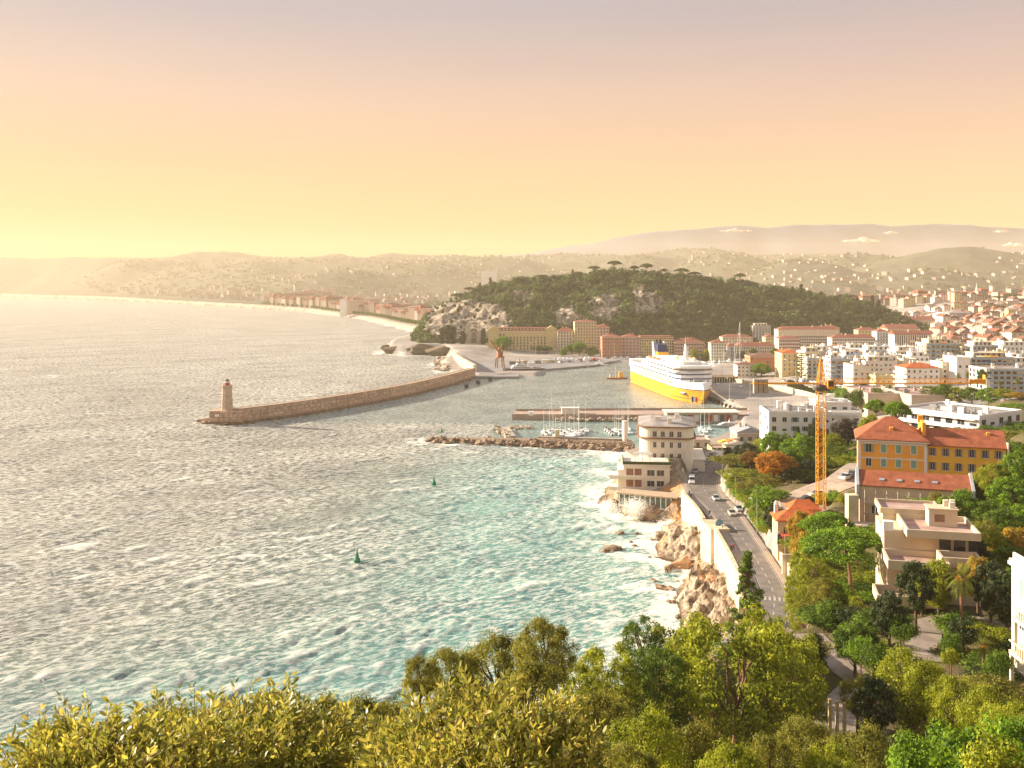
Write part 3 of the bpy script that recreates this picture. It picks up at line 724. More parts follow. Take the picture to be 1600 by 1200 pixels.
def palm_proto(key, L_, hgt=8.0, crown=3.0, fruit=True, seed=5):
    rg = random.Random(seed); root = empty('palm_tree', (0, -500, -50))
    tm = MB(); prev = Vector((0, 0, -1))
    for i in range(9):
        q = Vector((.03 * math.sin(i), .02 * i, (i + 1) / 9 * hgt - .3)); r = .30 - .008 * i
        tm.cyl(prev, q, r + .03, r - .02, 9); prev = q
    tm.lathe([(.12, hgt - .8), (.42, hgt - .45), (.45, hgt), (.2, hgt + .35)], 10)
    tm.build('trunk', pine_bark, root)
    Vv = []; Fv = []
    for k in range(46):
        a = k * 2.399; el = math.radians(rg.uniform(-48, 80)); ln = crown * (.85 + .3 * rg.random()); n = 9
        d = Vector((math.cos(a) * math.cos(el), math.sin(a) * math.cos(el), math.sin(el)))
        p = Vector((0, 0, hgt)); pts = [p.copy()]
        for i in range(n):
            p = p + d * (ln / n); pts.append(p.copy()); d = (d + Vector((0, 0, -.17))).normalized()
        for i in range(n):
            t = (pts[i + 1] - pts[i]).normalized(); s = t.cross(Vector((0, 0, 1))); s = s.normalized() if s.length > .01 else Vector((1, 0, 0))
            up = s.cross(t)
            wl = .62 * math.sin(PI * (.12 + .85 * (i + .5) / n)) ** .7
            for sd in (-1, 1):
                for h in range(3):
                    o = len(Vv); b0 = pts[i].lerp(pts[i + 1], h / 3); b1 = pts[i].lerp(pts[i + 1], h / 3 + .2)
                    tip = b0 + s * sd * wl + t * wl * .55 - up * wl * .25
                    Vv += [tuple(b0), tuple(b1), tuple(tip)]; Fv.append((o, o + 1, o + 2))
    np_mesh('fronds', np.array(Vv), np.array(Fv), L_palm, root)
    if fruit:
        fm = MB()
        for k in range(7):
            a = k * .9; fm.cyl((0, 0, hgt + .1), (math.cos(a) * .7, math.sin(a) * .7, hgt - .1), .03, .03, 5)
            for j in range(12):
                c_ = Vector((math.cos(a) * .75 + rg.uniform(-.22, .22), math.sin(a) * .75 + rg.uniform(-.22, .22), hgt - .25 + rg.uniform(-.25, .2)))
                fm.cyl(c_, c_ + Vector((0, 0, .13)), .06, .03, 5)
        fm.build('fruit_cluster', mat('palm_fruit', (0.75, 0.27, 0.03), var=.3, vscale=3), root)
    root['top'] = hgt + crown * .75; root['width'] = crown * 1.9
    PROTO[key] = root
palm_proto('palm', L_palm)
palm_proto('tallpalm', L_palm, hgt=13, crown=2.4, fruit=False, seed=9)

# ------------------------------------------------------------------ the wooded rock above the port
RIDGE = [(560, 560), (640, 540), (655, 532), (663, 508), (676, 484), (692, 470), (720, 460), (760, 447), (800, 440), (850, 437), (900, 432), (960, 424), (1010, 426), (1060, 428), (1120, 438), (1160, 442), (1200, 449), (1240, 457), (1290, 464), (1340, 472), (1380, 484), (1405, 500), (1430, 520), (1500, 535)]
CLIFFS = [[(672, 482), (700, 462), (745, 468), (790, 478), (800, 500), (782, 530), (690, 532), (664, 515)], [(864, 478), (890, 476), (912, 496), (905, 512), (870, 508)], [(922, 470), (942, 454), (962, 458), (970, 482), (950, 502), (925, 490)], [(988, 452), (1005, 448), (1035, 464), (1034, 482), (1022, 492), (990, 488)], [(800, 455), (830, 455), (832, 465), (800, 466)]]
def castle_z(X, Y):
    PX = 800 + X / 1290.0 * F
    zt = H - (prof(PX, RIDGE) + 5 - YH) / F * 1290
    PXb = 800 + X / 1130.0 * F
    yb = np.interp(PXb, [600, 660, 760, 900, 1200, 1420], [1150, 1095, 1105, 1085, 1120, 1150])
    n = fbm(X / 28, Y / 28, octaves=5, seed=44); rg = 1 - np.abs(fbm(X / 16, Y / 40, octaves=4, seed=46))
    k = np.clip((Y - yb) / (1275 - yb), 0, 1)
    k = k ** 0.62
    st = np.floor(k * 5 + n * .4) / 5
    k2 = np.clip(k * .75 + .25 * (st + .2 * rg), 0, 1)
    z = 6 + (np.maximum(zt, 5) - 6) * k2 + n * 3.2 * np.minimum(1, 6 * k * (1.1 - k)) + rg * 2 * k
    back = sstep(1300, 1480, Y)
    return np.where(Y < 1300, z, z * (1 - back) + 5 * back)
cx, cy = np.meshgrid(np.linspace(-150, 560, 360), np.linspace(1060, 1490, 200), indexing='xy')
cz = castle_z(cx, cy)
k0 = (cy - np.interp(800 + cx / 1130.0 * F, [600, 660, 760, 900, 1200, 1420], [1150, 1095, 1105, 1085, 1120, 1150])) < 0
cz = np.where(k0, 2.0, cz)
sdc = coast_sd(cx, cy); cz = np.where(sdc < 14, -2, cz)
def in_cliff(px, py):
    r = np.zeros(px.shape, bool)
    for c_ in CLIFFS: r |= in_poly(px, py, c_)
    return r
ppx = 800 + cx / cy * F; ppy = YH + (H - cz) / cy * F
cl = in_cliff(ppx + 5 * vnoise(cx / 9, cy / 9, seed=3), ppy + 3 * vnoise(cx / 7, cz / 5, seed=5))
rm = bpy.data.materials.new('cliff_rock'); rm.use_nodes = True
N = rm.node_tree; L = N.links.new; b = N.nodes['Principled BSDF']; tcg = N.nodes.new('ShaderNodeTexCoord'); b.inputs['Roughness'].default_value = .95; b.inputs['Specular IOR Level'].default_value = .1
atc = N.nodes.new('ShaderNodeAttribute'); atc.attribute_name = 'bare'
mpn = N.nodes.new('ShaderNodeMapping'); L(tcg.outputs['Object'], mpn.inputs[0]); mpn.inputs['Scale'].default_value = (1, 1, .35)
rk = mx(mrn(nz(.16, 9, mpn.outputs[0], .68), .40, .60), (0.50, 0.41, 0.32), (0.12, 0.10, 0.075))
sc_ = mx(mrn(nz(.2, 5), .4, .6), (0.045, 0.055, 0.02), (0.09, 0.085, 0.035))
L(mx(atc.outputs['Fac'], sc_, rk), b.inputs['Base Color'])
bp = N.nodes.new('ShaderNodeBump'); L(nz(.25, 8, mpn.outputs[0], .7), bp.inputs['Height']); bp.inputs['Strength'].default_value = 1; bp.inputs['Distance'].default_value = 4; L(bp.outputs[0], b.inputs['Normal'])
chill = np_mesh('castle_hill', np.stack([cx.ravel(), cy.ravel(), cz.ravel()], 1), grid_faces(*cx.shape), rm, smooth=True)
tag(chill, kind='structure')
a_ = chill.data.attributes.new('bare', 'FLOAT', 'POINT'); a_.data.foreach_set('value', cl.ravel().astype(np.float32))

rng = np.random.default_rng(77)
n = 5200
X = rng.uniform(-130, 545, n); Y = rng.uniform(1080, 1340, n)
Z = castle_z(X, Y); sdw = coast_sd(X, Y)
PX = 800 + X / Y * F; PY = YH + (H - (Z + 3)) / Y * F
yb = np.interp(800 + X / 1130.0 * F, [600, 660, 760, 900, 1200, 1420], [1150, 1095, 1105, 1085, 1120, 1150])
ok = (Z > 9) & (sdw > 16) & (Y > yb + 3)
incl = in_cliff(PX, PY)
ok &= ~incl | (rng.random(n) < .16)
X, Y, Z, incl = X[ok], Y[ok], Z[ok], incl[ok]
# thin out crowns that stand too close to one another
keep = []; cell_ = {}
for i in range(len(X)):
    kx_, ky_ = int(X[i] // 6), int(Y[i] // 6)
    if any((X[i] - X[j]) ** 2 + (Y[i] - Y[j]) ** 2 < 26 for a in (-1, 0, 1) for b_ in (-1, 0, 1) for j in cell_.get((kx_ + a, ky_ + b_), ())): continue
    cell_.setdefault((kx_, ky_), []).append(i); keep.append(i)
keep = np.array(keep)
Rw = rng.uniform(3.0, 5.8, len(keep)) * np.where(incl[keep], .45, 1)
cen = np.stack([X[keep], Y[keep], Z[keep] + Rw * .55 + rng.uniform(0, 2.5, len(keep))], 1)
V, Fc = clump_cloud(rng, cen, Rw, 90, .95, .85, outward=.8, fill=.22, lumps=.35)
L_wood = mat('woodland_leaves', (0.115, 0.16, 0.035), color2=(0.035, 0.06, 0.02), vscale=.055, detail=4, island=.4, trans=.15, rough=.8, contrast=(.4, .6))
wood = np_mesh('woodland', V, Fc, L_wood); tag(wood, kind='stuff')
# trees that stand out singly along the top of the rock
def hill_tree(key, px, D, hm, wm_, label, group):
    x = XD(px, D); z = float(castle_z(np.array([x]), np.array([float(D)]))[0]); pr = PROTO[key]
    return place(pr, (x, D, z - .5), px, (wm_ / pr['width'],) * 2 + (hm / pr['top'],), label=label, group=group, cat='cypress' if 'cyp' in key else 'pine tree')
recolour('darkumb', 'umbrella', 'umbrella_pine', L_wood)
pines = [(716, 1265, 13, 16, 'spreading pine at the seaward end of the wooded hilltop'), (735, 1268, 12, 14, 'pine second from the seaward end of the hilltop'), (958, 1275, 17, 18, 'tall umbrella pine left of the hill summit, its crown above all others'), (1012, 1275, 18, 17, 'tall umbrella pine standing at the very summit of the wooded hill'), (990, 1270, 14, 12, 'lower pine between the two tallest summit pines'), (1038, 1272, 13, 9, 'narrow pine just right of the summit pine'), (1064, 1272, 16, 18, 'broad umbrella pine on the hilltop right of the summit'), (1085, 1270, 12, 16, 'umbrella pine right of the broad summit pine'), (1157, 1272, 15, 14, 'lone dark pine rising from the right shoulder of the hill'), (1105, 1272, 11, 13, 'rounded pine on the hilltop slope before the right shoulder'), (845, 1272, 11, 17, 'broad pine on the hilltop above the long cream buildings'), (808, 1270, 10, 16, 'low umbrella pine on the left part of the hilltop'), (905, 1272, 13, 15, 'rounded pine crown on the hilltop left of the summit'), (930, 1270, 13, 16, 'bright topped pine left of the tall summit pines'), (1330, 1265, 11, 14, 'rounded pine near the inland end of the wooded hill'), (1400, 1255, 9, 16, 'last pine at the inland foot of the wooded hill')]
for a in pines: hill_tree('darkumb', *a, 'pines along the crest of the castle hill')
for px, D, hm, w_, lb in [(750, 1272, 13, 3.5, 'thin cypress on the hilltop, leftmost of the cypresses'), (766, 1272, 15, 4.5, 'cypress spike on the hilltop above the memorial arch'), (1238, 1272, 17, 5, 'dark cypress left of the pair on the inland end of the hill'), (1252, 1270, 15, 6, 'cypress right of its neighbour on the inland hilltop'), (1363, 1262, 17, 5, 'tall cypress near the inland foot of the hill'), (1373, 1262, 14, 5, 'second cypress near the inland foot of the hill'), (895, 1272, 14, 4, 'slim cypress in the middle of the hilltop'), (1283, 1272, 11, 4, 'short cypress on the sloping inland crest'), (1305, 1272, 10, 4, 'small cypress on the sloping inland crest')]:
    hill_tree('cypress', px, D, hm, w_, lb, 'cypresses along the crest of the castle hill')
for px, D, hm, w_, lb in [(723, 1083, 17, 8, 'dark cypress at the left foot of the memorial arch'), (755, 1082, 20, 7, 'dark cypress at the right foot of the memorial arch'), (708, 1085, 22, 8, 'left cypress of the dark group beside the memorial'), (700, 1085, 24, 8, 'tall cypress inside the dark group left of the memorial'), (690, 1086, 20, 9, 'outer cypress of the dark group left of the memorial')]:
    pr = PROTO['cypress']; place(pr, (XD(px, D), D, 8), px, (w_ / pr['width'],) * 2 + (hm / pr['top'],), label=lb, group='cypresses at the foot of the memorial', cat='cypress')
# ------------------------------------------------------------------ building kit
def plaster(name, c, var=.12): return mat(name, c, var=var, vscale=.35, rough=.92, spec=.15)
W_cream = plaster('plaster_cream', (0.62, 0.50, 0.27)); W_pale = plaster('plaster_pale', (0.66, 0.57, 0.42)); W_pink = plaster('plaster_pink', (0.60, 0.37, 0.28))
W_terra = plaster('plaster_terracotta', (0.50, 0.22, 0.12)); W_white = plaster('plaster_white', (0.80, 0.76, 0.70), .07); W_ochre = plaster('plaster_ochre', (0.80, 0.46, 0.06)); W_tan = plaster('plaster_tan', (0.50, 0.40, 0.30))
W_grey = plaster('plaster_grey', (0.45, 0.45, 0.47)); W_warm = plaster('plaster_warm_white', (0.74, 0.66, 0.55), .08); W_rose = plaster('plaster_rose', (0.66, 0.50, 0.42)); W_orange = plaster('plaster_orange', (0.86, 0.42, 0.07))
R_tile = tile_mat('roof_tiles', (0.34, 0.13, 0.085), (0.25, 0.095, 0.065), .5, .33, (0.2, .07, .04), .03, noise=.3)
R_tile2 = tile_mat('roof_tiles_bright', (0.55, 0.14, 0.04), (0.44, 0.11, 0.035), .5, .33, (0.3, .08, .03), .03, noise=.2)
R_brown = tile_mat('roof_tiles_brown', (0.26, 0.13, 0.09), (0.2, 0.1, 0.07), .5, .33, (0.13, .06, .04), .03, noise=.3)
R_flat = mat('flat_roof', (0.36, 0.31, 0.28), color2=(0.22, 0.20, 0.19), vscale=.3, rough=.9)
R_pink = mat('flat_roof_pink', (0.45, 0.30, 0.25), color2=(0.32, 0.22, 0.19), vscale=.3, rough=.9)
M_glass = mat('window_glass', (0.045, 0.05, 0.06), var=.5, vscale=2, rough=.12, spec=.6)
M_frame = mat('white_frame', (0.75, 0.72, 0.66), var=.1, vscale=1, rough=.6)
M_shut = mat('green_shutter', (0.22, 0.42, 0.30), var=.2, vscale=2, rough=.7)
M_shutg = mat('grey_shutter', (0.30, 0.28, 0.26), var=.3, vscale=2, rough=.7)
M_shutb = mat('blue_shutter', (0.25, 0.36, 0.42), var=.2, vscale=2, rough=.7)
M_conc = mat('concrete', (0.47, 0.40, 0.33), color2=(0.33, 0.27, 0.22), vscale=.25, detail=8, rough=.93, bump=.05, bscale=2)
M_stone = tile_mat('stone_blocks', (0.56, 0.42, 0.28), (0.44, 0.32, 0.21), 1.6, .8, (0.25, 0.18, 0.12), .03, noise=.35)
M_steel = mat('steel', (0.35, 0.35, 0.36), var=.3, vscale=3, rough=.4, metallic=.7)
M_balg = mat('balcony_glass', (0.30, 0.38, 0.44), var=.25, vscale=.5, rough=.35, spec=.5)
M_white = mat('white_paint', (0.80, 0.79, 0.76), var=.06, vscale=1, rough=.45, spec=.4)
M_asph = mat('asphalt', (0.21, 0.175, 0.15), color2=(0.13, 0.11, 0.10), vscale=.35, detail=8, rough=.88, stretch=(1, 1, 1))
M_pave = mat('paving', (0.38, 0.29, 0.23), color2=(0.28, 0.22, 0.18), vscale=.6, rough=.9)
AW = [mat('awning_yellow', (0.80, 0.50, 0.05), var=.15, vscale=1), mat('awning_blue', (0.12, 0.25, 0.5), var=.2, vscale=1), mat('awning_orange', (0.65, 0.25, 0.06), var=.2, vscale=1), mat('awning_cream', (0.75, 0.66, 0.45), var=.2, vscale=1)]

def multi(name, pieces):
    """mesh with one material slot per (MB, material)"""
    v = []; f = []; mi = []
    for k, (m_, ma) in enumerate(pieces):
        o = len(v); v += m_.v; f += [tuple(i + o for i in q) for q in m_.f]; mi += [k] * len(m_.f)
    me = bpy.data.meshes.new(name); me.from_pydata(v, [], f)
    for _, ma in pieces: me.materials.append(ma)
    me.polygons.foreach_set('material_index', mi)
    return me
WINM = {}
def win_mesh(style, w, h):
    k = (style, w, h)
    if k in WINM: return WINM[k]
    g = MB().box(-w / 2, w / 2, -.02, .05, 0, h)
    if style == 'plain': me = multi('window', [(g, M_glass)])
    elif style == 'framed':
        fr = MB(); t = .09
        fr.box(-w / 2 - t, -w / 2, -.07, .04, -t, h + t); fr.box(w / 2, w / 2 + t, -.07, .04, -t, h + t); fr.box(-w / 2, w / 2, -.07, .04, h, h + t); fr.box(-w / 2 - .1, w / 2 + .1, -.16, .04, -t - .06, -.003); fr.box(-.03, .03, -.05, -.022, 0.002, h - .002)
        me = multi('window', [(g, M_glass), (fr, M_frame)])
    elif style in ('shut', 'shutg', 'shutb'):
        fr = MB(); sh = MB(); s = w * .48
        fr.box(-.03, .03, -.05, -.022, 0, h); fr.box(-w / 2 - .06, w / 2 + .06, -.12, .04, -.12, -.003)
        sh.box(-w / 2 - s, -w / 2 - .02, -.08, .03, 0, h); sh.box(w / 2 + .02, w / 2 + s, -.08, .03, 0, h)
        me = multi('window', [(g, M_glass), (fr, M_frame), (sh, {'shut': M_shut, 'shutg': M_shutg, 'shutb': M_shutb}[style])])
    elif style == 'closed':
        fr = MB(); sh = MB(); t = .16
        fr.box(-w / 2 - t, -w / 2, -.07, .04, -t, h + t); fr.box(w / 2, w / 2 + t, -.07, .04, -t, h + t); fr.box(-w / 2, w / 2, -.07, .04, h, h + t); fr.box(-w / 2, w / 2, -.07, .04, -t, -.003)
        sh.box(-w / 2 + .02, -.01, -.06, -.022, 0.01, h - .01); sh.box(.01, w / 2 - .02, -.06, -.022, 0.01, h - .01)
        me = multi('window', [(g, M_glass), (fr, M_frame), (sh, M_shut)])
    elif style == 'blind':   # roller blind half down
        fr = MB(); fr.box(-w / 2 + .01, w / 2 - .01, -.06, -.022, h * .45, h - .01); fr.box(-w / 2 - .06, w / 2 + .06, -.1, .04, -.1, -.003)
        me = multi('window', [(g, M_glass), (fr, M_frame)])
    WINM[k] = me
    return me
def add_window(parent, style, w, h, x, y, z, rz):
    o = bpy.data.objects.new('window', win_mesh(style, w, h)); COL.objects.link(o); o.parent = parent
    o.location = (x, y, z); o.rotation_euler = (0, 0, rz)
    return o
def face_windows(root, face, w, d, floors, fh, bays, style, ww, wh, cnt, z0=1.0, rg=None, skip=0.0):
    """window objects on one face: front (-y), left (-x), right (+x), back (+y)"""
    span = w if face in 'fb' else d
    for fl in range(floors):
        for b_ in range(bays):
            if rg and rg.random() < skip: continue
            t = (b_ + .5) / bays * span
            if face == 'f': p = (-w / 2 + t, 0, 0)
            elif face == 'b': p = (-w / 2 + t, d, PI)
            elif face == 'l': p = (-w / 2, t, -PI / 2)
            else: p = (w / 2, t, PI / 2)
            st = style
            if isinstance(style, tuple): st = rg.choice(style)
            if cnt[0] >= 100: return
            cnt[0] += 1
            add_window(root, st, ww, wh, p[0], p[1], fl * fh + z0, p[2])

def building(label, x, y, z, w, d, floors, fh=3.2, rz=0.0, wall=W_cream, roof='hip', rmat=None, rh=3.0, style='plain', ww=1.1, wh=1.7, bays=None, sbays=None, group=None, name='building', cat='building', base=4.0, balc=None, bal_faces='f', awn=0, seed=0, faces='fl', cornice=True, chim=2, pent=False, clutter=0, skip=0.04):
    rg = random.Random(seed + int(x * 13 + y * 7)); h = floors * fh + .6
    root = empty(name, (x, y, z), rz, label, cat, group)
    wb = MB(); wb.box(-w / 2, w / 2, 0, d, -base, h)
    wb.build('wall', wall, root)
    if cornice and roof != 'flat':
        c_ = MB(); c_.box(-w / 2 - .25, w / 2 + .25, -.25, d + .25, h - .45, h - .05); c_.build('cornice', M_frame if wall is not W_white else W_warm, root)
    bays = bays or max(1, round(w / 3.4)); sbays = sbays or max(1, round(d / 3.8)); cnt = [0]
    if 'f' in faces: face_windows(root, 'f', w, d, floors, fh, bays, style, ww, wh, cnt, rg=rg, skip=skip)
    if 'l' in faces: face_windows(root, 'l', w, d, floors, fh, sbays, style, ww, wh, cnt, rg=rg, skip=skip)
    if 'r' in faces: face_windows(root, 'r', w, d, floors, fh, sbays, style, ww, wh, cnt, rg=rg, skip=skip)
    rmat = rmat or R_tile
    if roof in ('hip', 'gable'):
        ax = 'x' if w >= d else 'y'; r = MB(); r.tri_roof(-w / 2, w / 2, 0, d, h + .17, rh, min(w, d) * .5 if roof == 'hip' else 0, .5, ax); ro = r.build('roof', rmat, root)
        for i in range(chim):
            c_ = MB(); cxp = rg.uniform(-w * .35, w * .35); cyp = d * rg.uniform(.3, .7); c_.box(cxp - .5, cxp + .5, cyp - .35, cyp + .35, h + rh * .3, h + rh + .9); c_.box(cxp - .6, cxp + .6, cyp - .45, cyp + .45, h + rh + .9, h + rh + 1.1); c_.build('chimney', wall, ro)
    elif roof == 'mansard':
        r = MB(); a = 1.3
        r.loft([[(-w / 2 - .3, -.3, h), (w / 2 + .3, -.3, h), (w / 2 + .3, d + .3, h), (-w / 2 - .3, d + .3, h)], [(-w / 2 + a, a, h + rh), (w / 2 - a, a, h + rh), (w / 2 - a, d - a, h + rh), (-w / 2 + a, d - a, h + rh)]])
        ro = r.build('roof', rmat, root)
        for i in range(bays):
            q = MB(); cxp = -w / 2 + (i + .5) / bays * w; q.box(cxp - .75, cxp + .75, .1, 2, h + .25, h + rh * .75); q.build('dormer', wall, ro)
    else:
        p = MB(); t = .25
        p.box(-w / 2 - .12, w / 2 + .12, -.12, d + .12, h, h + .16)
        p.box(-w / 2, w / 2, 0, t, h + .163, h + .9); p.box(-w / 2, w / 2, d - t, d, h + .163, h + .9); p.box(-w / 2, -w / 2 + t, t + .003, d - t - .003, h + .163, h + .9); p.box(w / 2 - t, w / 2, t + .003, d - t - .003, h + .163, h + .9)
        p.build('parapet', wall, root)
        r = MB(); r.box(-w / 2 + t + .01, w / 2 - t - .01, t + .01, d - t - .01, h + .165, h + .3); ro = r.build('roof', rmat if rmat is not R_tile else R_flat, root)
        if pent:
            q = MB(); q.box(-w * .36, w * .34, d * .22, d * .85, h + .31, h + 3.2); q.box(-w * .38, w * .36, d * .18, d * .88, h + 3.2, h + 3.45); po = q.build('penthouse', wall, root)
            for i in range(max(2, int(w * .7 / 3.5))):
                if cnt[0] < 100: cnt[0] += 1; add_window(root, style if isinstance(style, str) else style[0], 1.6, 2.0, -w * .34 + (i + .5) / max(2, int(w * .7 / 3.5)) * w * .66, d * .22, h + .7, 0)
        for i in range(clutter):
            q = MB(); a = rg.uniform(-w * .42, w * .42); b_ = rg.uniform(d * .15, d * .85); s = rg.uniform(.4, 1.3); zt = h + (3.45 if pent and abs(a) < w * .34 and d * .2 < b_ < d * .86 else .3)
            q.box(a - s, a + s, b_ - s * .7, b_ + s * .7, zt, zt + rg.uniform(.8, 2.4)); q.box(a - s - .1, a + s + .1, b_ - s * .7 - .1, b_ + s * .7 + .1, zt + 2.4, zt + 2.5) if rg.random() < .2 else None
            q.build('roof_box', wall if rg.random() < .7 else M_steel, ro)
    balkind = rg.choice((0, 0, 1))
    if roof == 'flat' and clutter:
        for i in range(max(2, clutter // 2)):
            q = MB(); a = rg.uniform(-w * .44, w * .44); b_ = rg.uniform(d * .1, d * .9); q.cyl((a, b_, h + .3), (a, b_, h + rg.uniform(4.5, 6.5)), .05, .03, 4); q.cyl((a - .7, b_, h + 4.2), (a + .7, b_, h + 4.2), .03, .03, 4); q.build('aerial', M_steel, ro)
    if balc:
        for face in bal_faces:
            for fl in range(1, floors + (1 if roof == 'flat' else 0)):
                q = MB(); zz = fl * fh - .1; dep = 1.5
                runs = [(0.03, .97)] if balc == 'full' else [(i / 3 + .05, (i + 1) / 3 - .05) for i in range(3)]
                for a, b_ in runs:
                    span = w if face == 'f' else d
                    if face == 'f': q.box(-w / 2 + a * span, -w / 2 + b_ * span, -dep, -.003, zz, zz + .2); q.box(-w / 2 + a * span, -w / 2 + b_ * span, -dep, -dep + .12, zz + .203, zz + 1.1)
                    else: q.box(-w / 2 - dep, -w / 2 - .003, a * span, b_ * span, zz, zz + .2); q.box(-w / 2 - dep, -w / 2 - dep + .12, a * span, b_ * span, zz + .203, zz + 1.1)
                q.build('balcony', wall if balkind == 0 else M_balg, root)
                for k in range(awn):
                    if rg.random() < .45:
                        span = w if face == 'f' else d; a = rg.uniform(.08, .75) * span; ln = rg.uniform(3, 6); a = min(a, span - ln - .5); m_ = MB(); zt = zz + fh - .35
                        if face == 'f': vs = [(-w / 2 + a, -.01, zt), (-w / 2 + a + ln, -.01, zt), (-w / 2 + a + ln, -1.75, zt - .7), (-w / 2 + a, -1.75, zt - .7)]
                        else: vs = [(-w / 2 - .01, a, zt), (-w / 2 - .01, a + ln, zt), (-w / 2 - 1.75, a + ln, zt - .7), (-w / 2 - 1.75, a, zt - .7)]
                        m_.loft([vs, [(p[0], p[1], p[2] - .06) for p in vs]]); m_.build('awning', rg.choice(AW), root)
    return root
def B(px0, px1, ytop, D, label, fh=3.2, d=14, z=None, rz=0.0, **k):
    """building whose front spans photo columns px0..px1 at depth D, eaves at row ytop"""
    x0, x1 = XD(px0, D), XD(px1, D); x = (x0 + x1) / 2; w = x1 - x0
    z = gz(x, D) if z is None else z
    h = ZD(ytop, D) - z; fl = max(1, round((h - .6) / fh)); fh = (h - .6) / fl
    return building(label, x, D, z, w, d, fl, fh, rz, **k)

# ------------------------------------------------------------------ palaces along the old port
g = 'old buildings lining the port below the castle hill'
palace = B(763, 870, 517, 1052, 'very long cream palace row with red mansard roof, just right of the memorial arch', d=18, wall=W_cream, roof='mansard', rh=3.4, style='plain', ww=1.5, wh=2.1, bays=20, group=g, faces='f')
pw = palace['label'] and 107 / F * 1052
for sx_ in (-pw / 2 + 6, pw / 2 - 6):
    q = MB(); zt = ZD(517, 1052) - palace.location.z
    q.box(sx_ - 6, sx_ + 6, -1.2, 10, -3, zt + 1.5); q.prism([(sx_ - 6.4, 0), (sx_ + 6.4, 0), (sx_ + 6.4, 9), (sx_ - 6.4, 9)], zt + 1.5, zt + 1.9)
    q.add([(sx_ - 6.4, -1.4, zt + 1.9), (sx_ + 6.4, -1.4, zt + 1.9), (sx_, -1.4, zt + 6), (sx_ - 6.4, 6, zt + 1.9), (sx_ + 6.4, 6, zt + 1.9), (sx_, 6, zt + 6)], [(0, 1, 2), (3, 5, 4), (0, 2, 5, 3), (1, 4, 5, 2), (0, 3, 4, 1)])
    q.build('corner_pavilion', W_cream, palace)
B(871, 898, 518, 1040, 'cream building with white shuttered bays joining the long palace row to the tall block', wall=W_pale, ww=1.2, wh=2.3, style='framed', group=g, faces='f', rh=4)
B(898, 932, 503, 1035, 'tall square cream block, highest of the port front, left of the dark orange house', d=20, wall=W_cream, ww=1.2, wh=1.9, style='framed', roof='hip', rh=2, group=g, bays=8)
B(932, 952, 511, 1062, 'rose building with red roof tucked right behind the tall cream block', wall=W_rose, group=g, style='shutg')
B(941, 972, 527, 985, 'dark terracotta four storey building at the left end of the inner quay', wall=W_terra, d=20, style='framed', ww=1.2, wh=1.8, group=g, bays=8)
B(972, 999, 527, 990, 'dusty pink building between the dark terracotta one and the long cream one', wall=W_pink, d=18, group=g, style='shutg')
B(999, 1053, 530, 992, 'long cream building with dormered red mansard roof, behind the ship funnel', wall=W_cream, d=18, roof='mansard', rh=3.2, group=g, ww=1.1, bays=15, faces='f')
B(1054, 1101, 535, 985, 'salmon pink building with a red hipped roof, behind the ship mast', wall=W_pink, d=20, group=g, style='shutg', bays=11, rh=4)
B(1101, 1111, 545, 985, 'narrow tan house squeezed at the right side of the salmon pink building', wall=W_tan, group=g, chim=1)
B(1111, 1135, 536, 955, 'pale yellow harbour house with arched door, standing forward of its row', wall=W_pale, d=14, group=g, style='framed', ww=1.2, wh=1.9, bays=6, rh=3)
B(1129, 1176, 527, 1045, 'pale yellow block rising behind the small harbour house', wall=W_pale, d=16, group=g, rh=3)
B(1136, 1150, 541, 985, 'grey balconied building in the gap beside the harbour house', wall=W_grey, group=g, balc='full')
B(1150, 1213, 541, 995, 'long pale yellow barracks like front with two rows of windows, left of the terracotta warehouse', wall=W_pale, d=16, group=g, rh=4, bays=17, faces='f')
B(1176, 1204, 510, 1120, 'white terraced building stepping up the foot of the wooded hill', wall=W_warm, group=g, roof='flat', balc='full', pent=True)
B(1196, 1213, 527, 1060, 'small ochre building above the long barracks front', wall=W_cream, group=g)
B(1216, 1311, 515, 1030, 'very long cream apartment row with red roof at the foot of the wooded hill', wall=W_pale, d=16, group=g, rh=3.4, bays=26, style='shutg', faces='f')
B(1217, 1250, 529, 930, 'plain peach office block with three even rows of windows', wall=W_rose, d=14, group=g, rh=2.4, bays=11, ww=1.4, wh=1.4)
B(1290, 1312, 512, 1050, 'yellow end house of the long apartment row', wall=W_cream, group=g)
B(1300, 1368, 528, 945, 'long low whitish building with a pink red roof behind the white apartments', wall=W_warm, d=14, group=g, rh=3.2, style='shutg', bays=17, faces='f')
B(1341, 1371, 516, 1080, 'orange house with red roof near the inland end of the wooded hill', wall=W_orange if False else W_cream, group=g)
B(1370, 1388, 518, 1040, 'narrow white house between the orange one and the yellow hall', wall=W_white, group=g, chim=1, balc='part')
B(1387, 1436, 514, 1100, 'yellow hall with broad red gable roof beyond the white temple front', wall=W_cream, d=24, group=g, roof='gable', rh=5)
B(1398, 1460, 523, 980, 'white columned temple like building under a long red roof', wall=W_warm, d=16, group=g, roof='gable', rh=4, ww=1.2, wh=3.6, bays=18, faces='f')
B(1414, 1462, 501, 1330, 'large building with a bright red roof past the end of the wooded hill', wall=W_rose, d=26, group=g, roof='gable', rh=6)

